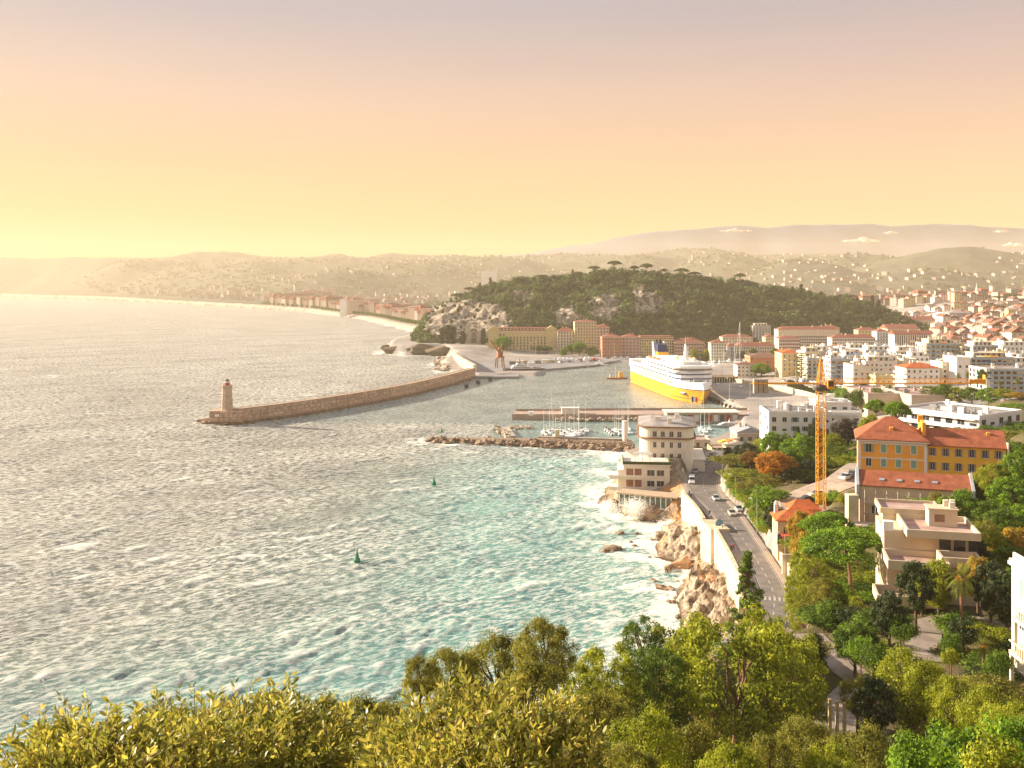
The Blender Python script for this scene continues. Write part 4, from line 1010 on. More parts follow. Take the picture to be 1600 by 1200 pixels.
# ------------------------------------------------------------------ war memorial carved in the cliff
wmr = empty('war_memorial', (XD(740, 1088), 1088, 8), 0, 'concentric stone arches of a memorial cut into the seaward cliff', 'memorial')
for i, (r_, dep) in enumerate([(9.4, 0), (7.6, 1.6), (5.8, 3.2), (4.1, 4.8)]):
    q = MB(); hh = 26 - i * 1.8; outer = []; inner = []; t = 1.25
    for a in range(0, 21):
        an = PI - a * PI / 20
        outer.append((r_ * math.cos(an), hh - 9 + r_ * 1.1 * math.sin(an))); inner.append(((r_ - t) * math.cos(an), hh - 9 + (r_ - t) * 1.1 * math.sin(an)))
    outer = [(-r_, -2)] + outer + [(r_, -2)]; inner = [(-r_ + t, -2)] + inner + [(r_ - t, -2)]
    n = len(outer)
    vs = [(p[0], dep, p[1]) for p in outer] + [(p[0], dep, p[1]) for p in inner] + [(p[0], dep + 6, p[1]) for p in outer] + [(p[0], dep + 6, p[1]) for p in inner]
    fs = []
    for k in range(n - 1): fs += [(k, k + 1, n + k + 1, n + k), (2 * n + k, 3 * n + k, 3 * n + k + 1, 2 * n + k + 1), (n + k, n + k + 1, 3 * n + k + 1, 3 * n + k), (k, 2 * n + k, 2 * n + k + 1, k + 1)]
    q.add(vs, fs); q.build('arch', mat('memorial_stone', (0.66, 0.58, 0.48), var=.15, vscale=.4), wmr)
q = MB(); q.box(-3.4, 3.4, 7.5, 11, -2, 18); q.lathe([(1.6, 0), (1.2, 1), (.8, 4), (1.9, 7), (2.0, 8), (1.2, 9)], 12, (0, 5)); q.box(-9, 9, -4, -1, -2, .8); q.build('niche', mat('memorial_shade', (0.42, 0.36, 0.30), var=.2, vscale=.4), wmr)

# ------------------------------------------------------------------ white apartment quarter
g = 'white apartment blocks between the port and the gardens'
ST = ('plain', 'blind', 'framed')
def apt(px0, px1, ytop, D, label, **k):
    k.setdefault('wall', (W_white, W_warm, W_white, W_pale)[int(px0 * 7 + D) % 4]); k.setdefault('roof', 'flat'); k.setdefault('style', ST); k.setdefault('ww', 2.1 if k.get('balc') else 1.5); k.setdefault('wh', 2.0 if k.get('balc') else 1.6); k.setdefault('group', g); k.setdefault('clutter', 5); k.setdefault('d', 18); k.setdefault('base', 6)
    return B(px0, px1, ytop, D, label, fh=3.0, cat='apartment block', name='apartment_block', **k)
apt(1258, 1282, 551, 705, 'white block with stacked balconies just right of the tiered conifer', balc='full', bal_faces='fl', pent=True)
apt(1282, 1304, 556, 712, 'narrow pale pink block right of the stacked balconies, above the crane top', wall=W_rose, balc='part')
apt(1298, 1332, 562, 655, 'blue grey balconied block directly right of the crane cab', wall=W_grey, balc='full', awn=2, bal_faces='f')
apt(1318, 1352, 553, 740, 'white block with a blue awning behind the blue grey one', balc='full', awn=2, pent=True)
apt(1333, 1352, 572, 610, 'tall narrow white block with a bright western wall and round corner window', ww=1.2)
apt(1352, 1402, 566, 615, 'plain pinkish white block with small square windows behind the lone tall palm', wall=W_warm, ww=1.2, wh=1.3, bays=7, pent=True, clutter=8)
r7 = apt(1416, 1468, 575, 560, 'white house topped by a vivid red tiled roof, balconies on its west side', balc='full', bal_faces='l', bays=6, roof='hip', rmat=R_tile2, rh=2.5, faces='fl', d=16, ww=1.1, wh=1.4, clutter=0)
apt(1447, 1500, 538, 690, 'tall wide block with white and pale blue balcony bands, highest of the white quarter', balc='full', pent=True, awn=1, clutter=8)
apt(1502, 1516, 543, 684, 'yellowish end tower attached right of the highest white block', wall=W_cream, balc='part')
apt(1495, 1516, 560, 605, 'bare bright white gable block, windowless toward the sea, behind the two tall palms', faces='f', bays=2, skip=.5, clutter=2, wall=W_white)
apt(1517, 1582, 560, 612, 'broad white block with yellow awnings on its balconies', balc='full', awn=3, pent=True)
apt(1541, 1640, 578, 530, 'low near white block with deep balconies and arched top windows at the right edge', balc='full', awn=1, ww=2.2, wh=1.9, d=20)
apt(1550, 1650, 553, 665, 'long white block with orange cornice reaching the right edge of the view', balc='full', awn=2, clutter=10)
apt(1400, 1446, 549, 745, 'white block with many roof boxes left of the highest one', balc='part', pent=True, clutter=9)
apt(1352, 1400, 548, 770, 'wide white block with penthouse behind the pinkish white block', balc='full', pent=True, clutter=9)
apt(1520, 1560, 541, 760, 'cream block with blue roof awning behind the yellow awnings', balc='full', awn=2, pent=True, wall=W_warm)
apt(1566, 1612, 541, 790, 'rearmost white block by the right edge, crowded with chimneys', clutter=14, pent=True)
apt(1268, 1300, 546, 800, 'pink roofed block with glowing chimneys behind the narrow pale pink one', roof='hip', rmat=R_brown, rh=2.5, wall=W_rose, clutter=0, chim=6)
apt(1300, 1346, 543, 830, 'long pink block under a low red roof lined with bright chimneys', roof='hip', rmat=R_tile, rh=2.2, wall=W_rose, clutter=0, chim=8)
apt(1368, 1402, 589, 585, 'low cream annex at the foot of the pinkish white block', wall=W_cream, clutter=2, d=10)
apt(1390, 1412, 556, 690, 'small white block with square roof terrace in the middle of the quarter', clutter=4, balc='part')
apt(1434, 1452, 566, 640, 'slim white block between the red tiled house and the banded block', clutter=3, balc='part')
B(1222, 1253, 552, 722, 'cream yellow villa block with an orange tiled roof left of the tiered conifer', wall=W_cream, roof='hip', rmat=R_tile2, rh=2.4, d=20, style='framed', ww=1.2, group=g, base=6)
B(1172, 1221, 557, 775, 'plain terracotta warehouse with brown roof behind the round green tree', wall=W_terra, roof='hip', rmat=R_brown, rh=2.2, d=18, skip=.75, base=6, bays=8)
B(1152, 1183, 570, 745, 'small cream customs building with brown roof and a bright west wall', wall=W_warm, roof='hip', rmat=R_brown, rh=1.6, d=12, base=6, style='plain', ww=1.2, wh=1.2)
B(1116, 1153, 590, 702, 'low yellow port office with arched windows and planted roof beside the ship', wall=W_cream, roof='flat', rmat=R_pink, d=12, z=2.2, ww=1.3, wh=2.6, bays=9, chim=0)
for i, (a, b_, yt, D, lb) in enumerate([(1356, 1422, 617, 505, 'flat pink terrace roof with brown edge behind the twin round pines'), (1424, 1490, 620, 490, 'second flat pinkish roof terrace behind the long white residence')]):
    B(a, b_, yt, D, lb, wall=W_tan, roof='flat', rmat=R_pink, d=40, cat='low building', base=6, clutter=6, faces='')

rg = random.Random(55)
QN = ['small white block filling the gaps of the crowded quarter, seaward half', 'small white block filling the gaps of the crowded quarter, inland half']
for i in range(34):
    D = rg.uniform(610, 850); px = rg.uniform(1262, 1600) + (850 - D) * .05; yt = float(np.interp(D, [600, 700, 850], [566, 552, 541])) + rg.uniform(-2, 9); w_ = rg.uniform(14, 34); k = int(px > 1430)
    apt(px - w_ / 2, px + w_ / 2, yt, D, QN[k], d=12, group=QN[k], balc=rg.choice(['full', 'part', None]), awn=rg.choice([0, 1, 2]), pent=rg.random() < .4, clutter=5, faces='f')
# long white residence: balconies down the sea side, end wall to the camera
long_ = building('long white residence with balconied sea front and a plainer right end wall', 138, 311.5, 18, 28, 26, 5, 3.0, math.radians(-55), wall=W_white, roof='flat', style=('blind', 'framed', 'plain'), ww=2.4, wh=2.0, bays=7, sbays=5, group=None, name='apartment_block', cat='apartment block', balc='full', bal_faces='f', base=8, clutter=16, faces='fr', skip=0)
res2 = building('low white apartment house with rooftop vents, left of the crane mast', 95.5, 318, 17.0, 20.5, 16, 5, 3.0, math.radians(-4), wall=W_white, roof='flat', style=('blind', 'framed', 'shutb'), ww=1.3, wh=1.5, bays=6, sbays=4, name='apartment_block', cat='apartment block', base=8, clutter=12, skip=0, faces='fl')
res3 = building('white apartment house with a roof terrace, right of the crane mast', 114, 336, 18, 17, 18, 4, 3.0, math.radians(-4), wall=W_white, roof='flat', style='blind', ww=1.6, wh=1.6, bays=4, name='apartment_block', cat='apartment block', base=8, clutter=8, balc='full', pent=True)

# ------------------------------------------------------------------ old town roofs at the right
rg = random.Random(8)
g = 'red roofed old town houses beyond the white quarter'
spots = []
for yb, D, x0, x1, n in [(536, 880, 1462, 1620, 8), (530, 935, 1466, 1620, 9), (526, 990, 1464, 1620, 9), (520, 1050, 1462, 1620, 10), (514, 1115, 1474, 1620, 10), (514, 1180, 1488, 1620, 9), (509, 1260, 1470, 1620, 11), (504, 1350, 1466, 1620, 11), (499, 1450, 1440, 1620, 13), (494, 1560, 1436, 1620, 14), (504, 1500, 1412, 1436, 2), (490, 1700, 1410, 1540, 11), (480, 1820, 1400, 1540, 12)]:
    st = (x1 - x0) / n
    for i in range(n): spots.append((x0 + (i + .5) * st + rg.uniform(-3, 3), D + rg.uniform(-22, 22), st * rg.uniform(.8, 1.1)))
WALLN = {'plaster_cream': 'cream yellow', 'plaster_rose': 'dusty rose', 'plaster_pink': 'salmon pink', 'plaster_tan': 'tan', 'plaster_warm_white': 'off white', 'plaster_pale': 'pale beige'}; DISTN = ['roofs directly behind the white blocks', 'middle rows of red roofs', 'farthest rows of red roofs']
for i, (px, D, wp) in enumerate(spots):
    if px > 1610: continue
    x = XD(px, D); w = wp / F * D; z = gz(x, D); fl = rg.choice([3, 4, 4, 5])
    wall = rg.choice([W_cream, W_rose, W_pink, W_tan, W_warm, W_pale])
    lb = f'{WALLN[wall.name]} old town house, one of the crowded {DISTN[0 if D < 1090 else 1 if D < 1400 else 2]}'; gg = WALLN[wall.name] + ' houses of the ' + DISTN[0 if D < 1090 else 1 if D < 1400 else 2]
    building(lb, x, D, z, w, rg.uniform(12, 20), fl, 3.1, rg.uniform(-.25, .25), wall=wall, roof=rg.choice(['hip', 'gable', 'gable']), rmat=rg.choice([R_tile, R_brown, R_brown, R_pink]), rh=rg.uniform(2.4, 4.2), group=gg, name='old_house', cat='house', style='plain', ww=1.2, wh=1.7, faces='f', chim=1, cornice=False, bays=max(2, round(w / 4.5)), skip=.1)
B(1429, 1447, 468, 1900, 'tall white apartment tower standing alone above the old town roofs', wall=W_white, roof='flat', d=20, style='plain', bays=7, name='apartment_block')
B(1448, 1464, 473, 1880, 'rosy apartment tower right beside the tall white one', wall=W_rose, roof='flat', d=20, bays=6, name='apartment_block')
B(1483, 1503, 468, 1860, 'tall yellow apartment block with slate roof left of the steeple', wall=W_cream, roof='mansard', rmat=R_brown, d=20, bays=8, name='apartment_block')
B(1503, 1513, 470, 1900, 'grey brown tower block attached right of the tall yellow one', wall=W_tan, roof='hip', rmat=R_brown, d=18, bays=4, name='apartment_block')
B(1464, 1482, 475, 1920, 'ochre building with round bay between the rosy tower and the yellow block', wall=W_ochre, roof='mansard', rmat=R_brown, d=18, bays=6, name='apartment_block')
B(1429, 1468, 488, 1500, 'windowless white hall roof among the old town houses', wall=W_white, roof='flat', d=40, faces='', name='hall', cat='hall')
B(1483, 1520, 489, 1300, 'big blank grey hall with a rounded roof among the red roofs', wall=W_grey, roof='hip', rmat=R_flat, rh=3, d=40, faces='', name='hall', cat='hall')
stp = empty('church_steeple', (XD(1526, 2100), 2100, gz(XD(1526, 2100), 2100)), 0, 'white pointed church steeple rising above the distant town', 'steeple')
q = MB(); q.box(-4, 4, -4, 4, -2, 22); q.build('tower', W_white, stp)
q = MB(); q.lathe([(4.6, 22), (3, 28), (1.4, 38), (.15, 48)], 8); q.build('spire', W_white, stp)
# ------------------------------------------------------------------ ribbons that follow a line
def offset_line(line, off):
    line = np.asarray(line, float); t = np.gradient(line[:, :2], axis=0); t /= np.linalg.norm(t, axis=1, keepdims=True)
    nrm = np.stack([-t[:, 1], t[:, 0]], 1)
    o = line.copy(); o[:, :2] = line[:, :2] + nrm * (off[:, None] if isinstance(off, np.ndarray) else off); return o
def ribbon(name, line, a, b_, dz, material, parent=None, thick=None):
    """sheet between offsets a and b of a line, lifted dz above it; thick gives it a solid depth"""
    A = offset_line(line, a); Bv = offset_line(line, b_); m_ = MB()
    if thick is None:
        vs = [(p[0], p[1], p[2] + dz) for p in A] + [(p[0], p[1], p[2] + dz) for p in Bv]; n = len(A)
        m_.add(vs, [(i, n + i, n + i + 1, i + 1) for i in range(n - 1)] if A[0, 0] < 1e9 else [])
    else:
        m_.loft([[(p[0], p[1], p[2] + dz), (q[0], q[1], q[2] + dz), (q[0], q[1], q[2] + dz - thick), (p[0], p[1], p[2] + dz - thick)] for p, q in zip(A, Bv)])
    return m_.build(name, material, parent)
def resample(line, step):
    line = np.asarray(line, float); d = np.concatenate([[0], np.cumsum(np.linalg.norm(np.diff(line[:, :2], axis=0), axis=1))])
    s = np.linspace(0, d[-1], max(2, int(d[-1] / step))); return np.stack([np.interp(s, d, line[:, i]) for i in range(line.shape[1])], 1)
def line_at(line, y):
    i = int(np.argmin(np.abs(line[:, 1] - y))); return line[i]

# ------------------------------------------------------------------ coast road (the line runs towards the camera, so its left side is east)
RD = resample(ROAD, 3.0)
wdt = np.interp(RD[:, 1], [118, 220, 270, 330, 400, 470], [2.6, 2.6, 3.5, 5.0, 4.4, 3.6])
road = ribbon('road', RD, wdt, -wdt, 0.0, M_asph, thick=.3); tag(road, kind='structure')
sw = ribbon('pavement', RD, -wdt - 2.1, -wdt - .003, 0.13, M_pave, thick=.5); tag(sw, kind='structure')       # sea side
sw2 = ribbon('pavement', RD, wdt + .003, wdt + 1.3, 0.13, M_pave, thick=.5); tag(sw2, kind='structure')
lm = MB()
M_line = mat('road_paint', (0.50, 0.46, 0.40), var=.35, vscale=2, rough=.8)
def on_road(y, off):
    i = int(np.argmin(np.abs(RD[:, 1] - y))); a = RD[max(0, i - 1)]; b_ = RD[min(len(RD) - 1, i + 1)]
    t = (b_ - a)[:2]; t /= np.linalg.norm(t); nn = np.array([-t[1], t[0]])
    k = (y - RD[i][1]) / (t[1] if abs(t[1]) > .2 else 1); p = RD[i][:2] + t * k + nn * off
    z = np.interp(y, RD[::-1, 1], RD[::-1, 2])
    return p[0], p[1], float(z), math.atan2(t[0], -t[1])
for y in np.arange(130, 455, 6.0):
    p0 = on_road(y, 0); p1 = on_road(y + 2.8, 0)
    lm.bar((p0[0], p0[1], p0[2] + .006), (p1[0], p1[1], p1[2] + .006), .16, .012)
for s in (-1, 1):
    for y in np.arange(130, 452, 3.0):
        w0 = float(np.interp(y, RD[::-1, 1], wdt[::-1])) - .35; w1 = float(np.interp(y + 3, RD[::-1, 1], wdt[::-1])) - .35
        p0 = on_road(y, s * w0); p1 = on_road(y + 3, s * w1); lm.bar((p0[0], p0[1], p0[2] + .006), (p1[0], p1[1], p1[2] + .006), .12, .012)
for k in range(7):      # crossing
    p0 = on_road(183, -2.6 + k * .9); p1 = on_road(185.6, -2.6 + k * .9); lm.bar((p0[0], p0[1], p0[2] + .007), (p1[0], p1[1], p1[2] + .007), .45, .012)
mk = lm.build('road_markings', M_line); tag(mk, kind='structure')
PT = resample(PATH, 2.0); PT2 = resample(PATH2, 2.0); o = ribbon('path', PT2, 2.3, -2.3, 0.02, mat('garden_path', (0.34, 0.27, 0.22), color2=(0.22, 0.17, 0.14), vscale=.5, detail=8), thick=.3); tag(o, kind='structure')
o = ribbon('path', PT, 2.2, -2.2, 0.02, mat('garden_path', (0.34, 0.27, 0.22), color2=(0.22, 0.17, 0.14), vscale=.5, detail=8), thick=.3); tag(o, kind='structure')
PK = resample(PARK, 2.0); o = ribbon('driveway', PK, 5.0, -5.0, 0.02, mat('dirt_drive', (0.42, 0.33, 0.26), color2=(0.30, 0.23, 0.18), vscale=.4, detail=8), thick=.3); tag(o, kind='structure')

# retaining walls of the corniche
M_rwall = mat('retaining_wall', (0.66, 0.56, 0.38), color2=(0.48, 0.38, 0.24), vscale=.28, detail=9, rough=.92, bump=.12, bscale=1.6)
def ret_wall(label, y0, y1, off, zb, name='retaining_wall', thick=.9, hpar=1.0, material=None, line=RD, step=3.0, zt=0.13):
    L_ = line[(line[:, 1] >= y0) & (line[:, 1] <= y1)]; m_ = MB(); rings = []
    A = offset_line(L_, off); B_ = offset_line(L_, off - thick if off < 0 else off + thick)
    for p, q in zip(A, B_): rings.append([(p[0], p[1], zb), (q[0], q[1], zb), (q[0] + (-.0), q[1], p[2] + zt + hpar), (p[0], p[1], p[2] + zt + hpar)])
    m_.loft(rings); o = m_.build(name, material or M_rwall)
    tag(o, label, 'wall'); return o
ret_wall('tall sunlit retaining wall holding the coast road above the rocks beside the restaurant', 256, 301, -6.9, -1)
ret_wall('lower white retaining wall nearer the camera, ending behind the conifer', 176, 247, -5.4, 0)
ret_wall('garden wall along the inland side of the coast road, lit pale yellow', 186, 226, 4.6, 8, 'garden_wall', .5, 2.6, line=RD)
# little bastion joining the two retaining walls
q = MB(); q.prism([(51.0, 246.5), (56, 246.5), (55, 256.5), (50.5, 257)], -1, 12.6); o = q.build('bastion', M_rwall); tag(o, 'square bastion jutting out between the two stretches of retaining wall', 'wall')

# railing along the sea side pavement
rl = MB()
RL = offset_line(RD[(RD[:, 1] > 300) & (RD[:, 1] < 318)], -8.0)
for p, q_ in zip(RL[:-1], RL[1:]):
    for hz in (.5, 1.05): rl.bar((p[0], p[1], p[2] + .13 + hz), (q_[0], q_[1], q_[2] + .13 + hz), .05)
    rl.bar((p[0], p[1], p[2]), (p[0], p[1], p[2] + 1.2), .06)
tag(rl.build('railing', M_steel), 'thin metal railing at the road edge above the restaurant annex', 'railing')

# ------------------------------------------------------------------ port platforms
def slab(name, pts, z0, z1, material, **k):
    q = MB(); q.prism(pts, z0, z1); o = q.build(name, material); tag(o, **k); return o
M_quay = mat('quay_asphalt', (0.27, 0.25, 0.24), color2=(0.19, 0.18, 0.18), vscale=.08, detail=8, rough=.9)
qp = [(136, 546), (132.5, 600), (128, 660), (122, 752), (150, 800), (168, 760), (170, 700), (181, 640), (184, 560), (178, 540)]
slab('quay', qp, -4, 2.6, M_quay, kind='structure')
slab('quay', [W(735, 589, 1.6), W(811, 588.5, 1.6), W(811, 583.5, 1.6), W(786, 582, 1.6), W(786, 575.5, 1.6), W(846, 573.5, 1.6), W(850, 577, 1.6), W(930, 570.5, 1.6), W(948, 566, 1.6), (130, 985), (20, 985), (-30, 960), (-50, 900), (-34, 815)], -4, 1.8, M_quay, kind='structure')
slab('quay', [(127, 955), (252, 990), (262, 1030), (120, 1010)], -4, 1.9, M_quay, kind='structure')
slab('quay', [(50, 424), (58, 434), (70, 441.5), (100, 463.5), (114, 490), (120, 518), (132, 548), (150, 545), (140, 470), (112, 452), (92, 428), (72, 408), (54, 400)], -4, 2.3, M_pave, kind='structure')
# rubber fenders on the quay edge
fg = 'black fenders hung along the ferry quay'
pf = None
for i in range(24):
    y = 552 + i * 8.3; x = 136 + (132.5 - 136) * (y - 546) / 54 if y < 600 else 132.5 + (122 - 132.5) * (y - 600) / 152
    if pf is None:
        m_ = MB(); m_.box(-.9, -.01, -1.3, 1.3, -.6, 2.3); m_.box(-1.3, -.91, -.9, .9, -.3, 2.0); pf = m_.build('fender', mat('black_rubber', (0.03, 0.03, 0.03), var=.3, vscale=1)); o = pf
    else:
        o = pf.copy(); COL.objects.link(o)
    o.location = (x, y, 0); tag(o, 'black rubber fender hanging on the edge of the ferry quay', 'fender', fg)
# light wall and ramp above the ferry quay
def wall_poly(label, pts, th, zb, material, name='wall', cat='wall'):
    """wall along (x, y, ztop) points"""
    L_ = np.array(pts, float); A = offset_line(L_, th / 2); B_ = offset_line(L_, -th / 2); m_ = MB()
    m_.loft([[(p[0], p[1], zb), (q[0], q[1], zb), (q[0], q[1], q[2]), (p[0], p[1], p[2])] for p, q in zip(A, B_)]); o = m_.build(name, material); tag(o, label, cat); return o
wall_poly('long pale wall climbing beside the ramp above the ferry quay', [(160, 712, 7.5), (171, 672, 7.6), (181, 636, 8.5), (184, 600, 9.2), (186, 560, 9.6)], .8, 0, M_rwall)
M_low = M_conc
wall_poly('low parapet along the upper quay terrace left of the planted row', [(190, 640, 9.2), (205, 600, 9.8), (222, 560, 12)], .5, 4, M_rwall)

# ------------------------------------------------------------------ great breakwater and lighthouse
bw_pts = [W(376, 662.5), W(470, 649.5), W(560, 634.5), W(640, 619), W(700, 603.5), W(745, 590.5)]
BW = resample(catmull([(p[0], p[1], 0) for p in bw_pts], 10), 6)
M_bw = tile_mat('breakwater_blocks', (0.54, 0.38, 0.27), (0.43, 0.29, 0.20), 7.0, 2.0, (0.24, 0.16, 0.11), .09, axis=(PI / 2, 0, 0), noise=.38)
bwr = empty('breakwater', (0, 0, 0), 0, 'long curved stone breakwater running out to the lighthouse', 'breakwater')
ribbon('wall', BW, 1.2, 7.5, 8.0, M_bw, bwr, thick=13)
ribbon('walkway', BW, -1.8, 1.19, 1.3, mat('weedy_concrete', (0.26, 0.17, 0.10), color2=(0.13, 0.08, 0.045), vscale=.4, detail=8), bwr, thick=5)
ribbon('coping', BW, .9, 2.6, 8.35, mat('coping_stone', (0.60, 0.43, 0.30), var=.2, vscale=.3), bwr, thick=.34)
for i in range(3, len(BW) - 2, 9):
    a = offset_line(BW, 1.0)[i]; q = MB(); q.box(a[0] - .25, a[0] + .25, a[1] - .35, a[1] + .1, .5, 7.9); q.build('buttress', M_bw, bwr)
q = MB(); p = W(611, 622); q.box(p[0] - .9, p[0] + .9, p[1] - .6, p[1] + .9, 1.3, 6.4); q.build('white_post', M_white, bwr)

lh = empty('lighthouse', (XD(355, 524), 524, 0), 0, 'stone lighthouse with red lantern on the block at the end of the breakwater', 'lighthouse')
q = MB(); q.lathe([(3.35, 7.3), (3.15, 8.0), (3.0, 12), (2.55, 19.3), (2.75, 19.6), (2.85, 20.9), (2.6, 21.0), (2.6, 20.3), (.1, 20.28)], 8); q.build('tower', mat('tower_stone', (0.52, 0.40, 0.31), color2=(0.40, 0.29, 0.21), vscale=.5, detail=8), lh)
q = MB(); q.lathe([(1.35, 20.3), (1.35, 22.3)], 10); q.build('lantern', mat('red_lantern', (0.42, 0.08, 0.04), var=.2, vscale=2), lh)
q = MB(); q.lathe([(1.5, 22.31), (1.55, 23.0), (1.2, 23.1)], 10); q.build('lantern_gallery', M_warm if False else W_warm, lh)
q = MB(); q.lathe([(1.25, 23.11), (1.1, 23.6), (.35, 24.0), (.05, 24.6)], 10); q.build('cap', mat('dark_metal', (0.13, 0.08, 0.06), var=.2, vscale=2), lh)
for z_ in (9.2, 11.5, 14.8):
    q = MB(); q.box(-.3, .3, -3.1 + (z_ - 8) * .055, -2.6, z_, z_ + .9); q.build('window', M_glass, lh)
q = MB(); q.box(-8.4, 9.2, -4.5, 7.5, -3, 7.3); q.build('base_block', M_bw, lh)
q = MB(); q.box(-8.9, 9.7, -5.0, 8, -3, 1.6); q.build('footing', mat('weedy_concrete', (1, 1, 1)), lh)
q = MB(); q.lathe([(.9, 0), (.9, .3), (.55, .3), (.55, .02)], 12); o = q.build('round_emblem', M_conc, lh); o.location = (6.4, -4.55, 4.2); o.rotation_euler = (PI / 2, 0, 0)
q = MB(); q.box(-5.2, -3.2, -4.62, -4.51, 4.3, 5.5); q.build('sign_plate', M_white, lh)

def rock_mesh(seed, n=2.2, rough=.5, sub=4, flat=.7):
    import bmesh
    bm = bmesh.new(); bmesh.ops.create_icosphere(bm, subdivisions=sub, radius=1)
    co = np.array([v.co[:] for v in bm.verts])
    d = 1 + rough * fbm(co[:, 0] * n + seed * 9, co[:, 1] * n, co[:, 2] * n, octaves=4, seed=seed, gain=.5)
    ridge = np.abs(vnoise(co[:, 0] * 2.5 + seed, co[:, 1] * 2.5, co[:, 2] * 2.5, seed=seed + 50)); d -= .22 * ridge
    rr = np.random.default_rng(seed + 200); co = co * d[:, None]
    for k_ in range(18):
        nk = rr.normal(size=3); nk /= np.linalg.norm(nk); hk = rr.uniform(.48, .92); dt = co @ nk; co = co - np.maximum(0, dt - hk)[:, None] * nk * .93
    co = co * (1 + .07 * fbm(co[:, 0] * 6, co[:, 1] * 6, co[:, 2] * 6, octaves=3, seed=seed + 7))[:, None]
    co[:, 2] *= flat
    for v, c_ in zip(bm.verts, co): v.co = c_
    me = bpy.data.meshes.new('rock'); bm.to_mesh(me); bm.free(); return me
M_rock = mat('sea_rock', (0.36, 0.25, 0.16), color2=(0.14, 0.09, 0.06), vscale=1.2, contrast=(.42, .58), detail=9, rough=.9, bump=.18, bscale=2.2)
M_rockp = mat('pale_rock', (0.52, 0.41, 0.30), color2=(0.22, 0.16, 0.11), vscale=.8, contrast=(.42, .58), detail=9, rough=.9, bump=.2, bscale=2)
M_rocko = mat('orange_rock', (0.58, 0.33, 0.18), color2=(0.26, 0.17, 0.11), vscale=.5, contrast=(.42, .58), detail=9, rough=.9, bump=.2, bscale=2)
ROCKS = [rock_mesh(i, sub=3) for i in range(1, 8)]
def rock(x, y, z, sx_, sy_, sz_, label, group=None, material=None, name='rock', i=None, rz=None):
    i = int(abs(x * 3 + y * 5)) % 7 if i is None else i
    me = ROCKS[i]
    key = (i, (material or M_rock).name)
    if key not in WINM:
        m2 = me.copy(); m2.materials.clear(); m2.materials.append(material or M_rock); WINM[key] = m2
    o = bpy.data.objects.new(name, WINM[key]); COL.objects.link(o); o.location = (x, y, z); o.scale = (sx_, sy_, sz_); o.rotation_euler = (0, 0, (x * 1.7 + y) % 6.28 if rz is None else rz)
    return tag(o, label, 'rock', group)
rg = random.Random(3)
for i in range(26):
    px = rg.uniform(308, 350); py = 662.5 - (350 - px) * .11 + rg.uniform(-2, 3); x, y = W(px, py); s = rg.uniform(1.2, 2.6)
    rock(x, y + 2, .4, s, s, s * .9, 'dark boulder in the tumbled heap at the foot of the lighthouse', 'boulders at the foot of the lighthouse', name='boulder')
rg2 = random.Random(41)
for i in range(110):
    y = rg2.uniform(214, 300); sdx = rg2.uniform(-3, 12); x = float(np.interp(y, [212, 236, 246, 256, 264, 278, 284, 297], [37, 40, 46, 47, 40, 41, 50, 50])) + sdx
    if x > float(np.interp(y, ROAD[::-1, 1], ROAD[::-1, 0])) - 9: continue
    s = rg2.uniform(.5, 1.9) * (.6 if sdx < 0 else 1); zr_ = max(0.0, float(np.interp(sdx, [-3, 0, 12], [-.1, .4, 3.6])))
    rock(x, y, zr_, s * rg2.uniform(.8, 1.5), s, s * .8, ('tan', 'brown', 'pale')[i % 3] + ' shore boulder ' + ('near the lower retaining wall' if y < 250 else 'below the tall retaining wall'), ('tan', 'brown', 'pale')[i % 3] + ' shore boulders ' + ('near the lower wall' if y < 250 else 'below the tall wall'), [M_rocko, M_rock, M_rockp][i % 3], 'boulder', i=i % 7)
# rubble jetty
ja, jb = W(990, 704), W(672, 690)
def jl(t): return (ja[0] + (jb[0] - ja[0]) * t, ja[1] + (jb[1] - ja[1]) * t + 3)
q = MB()
rings = []
for k in range(31):
    t = k / 30; x, y = jl(t); w_ = 6.5 if t < .55 else 6.0 - 2.5 * (t - .55) / .45; h_ = 3.6 if t < .45 else 2.8 - 1.4 * (t - .45) / .55; yb_ = 0
    rings.append([(x, y - w_, -3), (x, y - w_ * .45, h_ * .8), (x, y - w_ * .3, h_), (x, y + w_ * .5, h_), (x, y + w_, -3)])
q.loft(rings); jr = q.build('jetty', M_rock, smooth=False); tag(jr, 'rubble jetty between the marina and the open bay', 'jetty')
jg = 'boulders heaped along the rubble jetty'
for i in range(150):
    t = rg.random(); x, y = jl(t); s = rg.uniform(1.1, 2.6) * (1 if t < .5 else .85)
    row = rg.random(); yy = y - 6.3 + row * 5 if rg.random() < .8 else y + rg.uniform(2, 5); zz = (.2 + row * 2.3) * (1 if t < .5 else .7)
    rock(x, yy, zz, s * rg.uniform(.8, 1.4), s, s, 'brown boulder heaped on the side of the rubble jetty', jg, name='boulder')
for k, (px, py, s, lb) in enumerate([(935, 702, 7.0, 'big pointed boulder leaning on the jetty near its landward end'), (905, 698, 5.5, 'large block shaped boulder left of the pointed one on the jetty'), (668, 691, 2.6, 'small dark rock awash just off the jetty tip'), (678, 690, 2.0, 'tiny rock between the jetty tip and the outermost rock')]):
    x, y = W(px, py); rock(x, y + s * .3, .5, s, s * .7, s * (.9 if s > 4 else .6), lb, name='boulder', i=k, rz=.3)
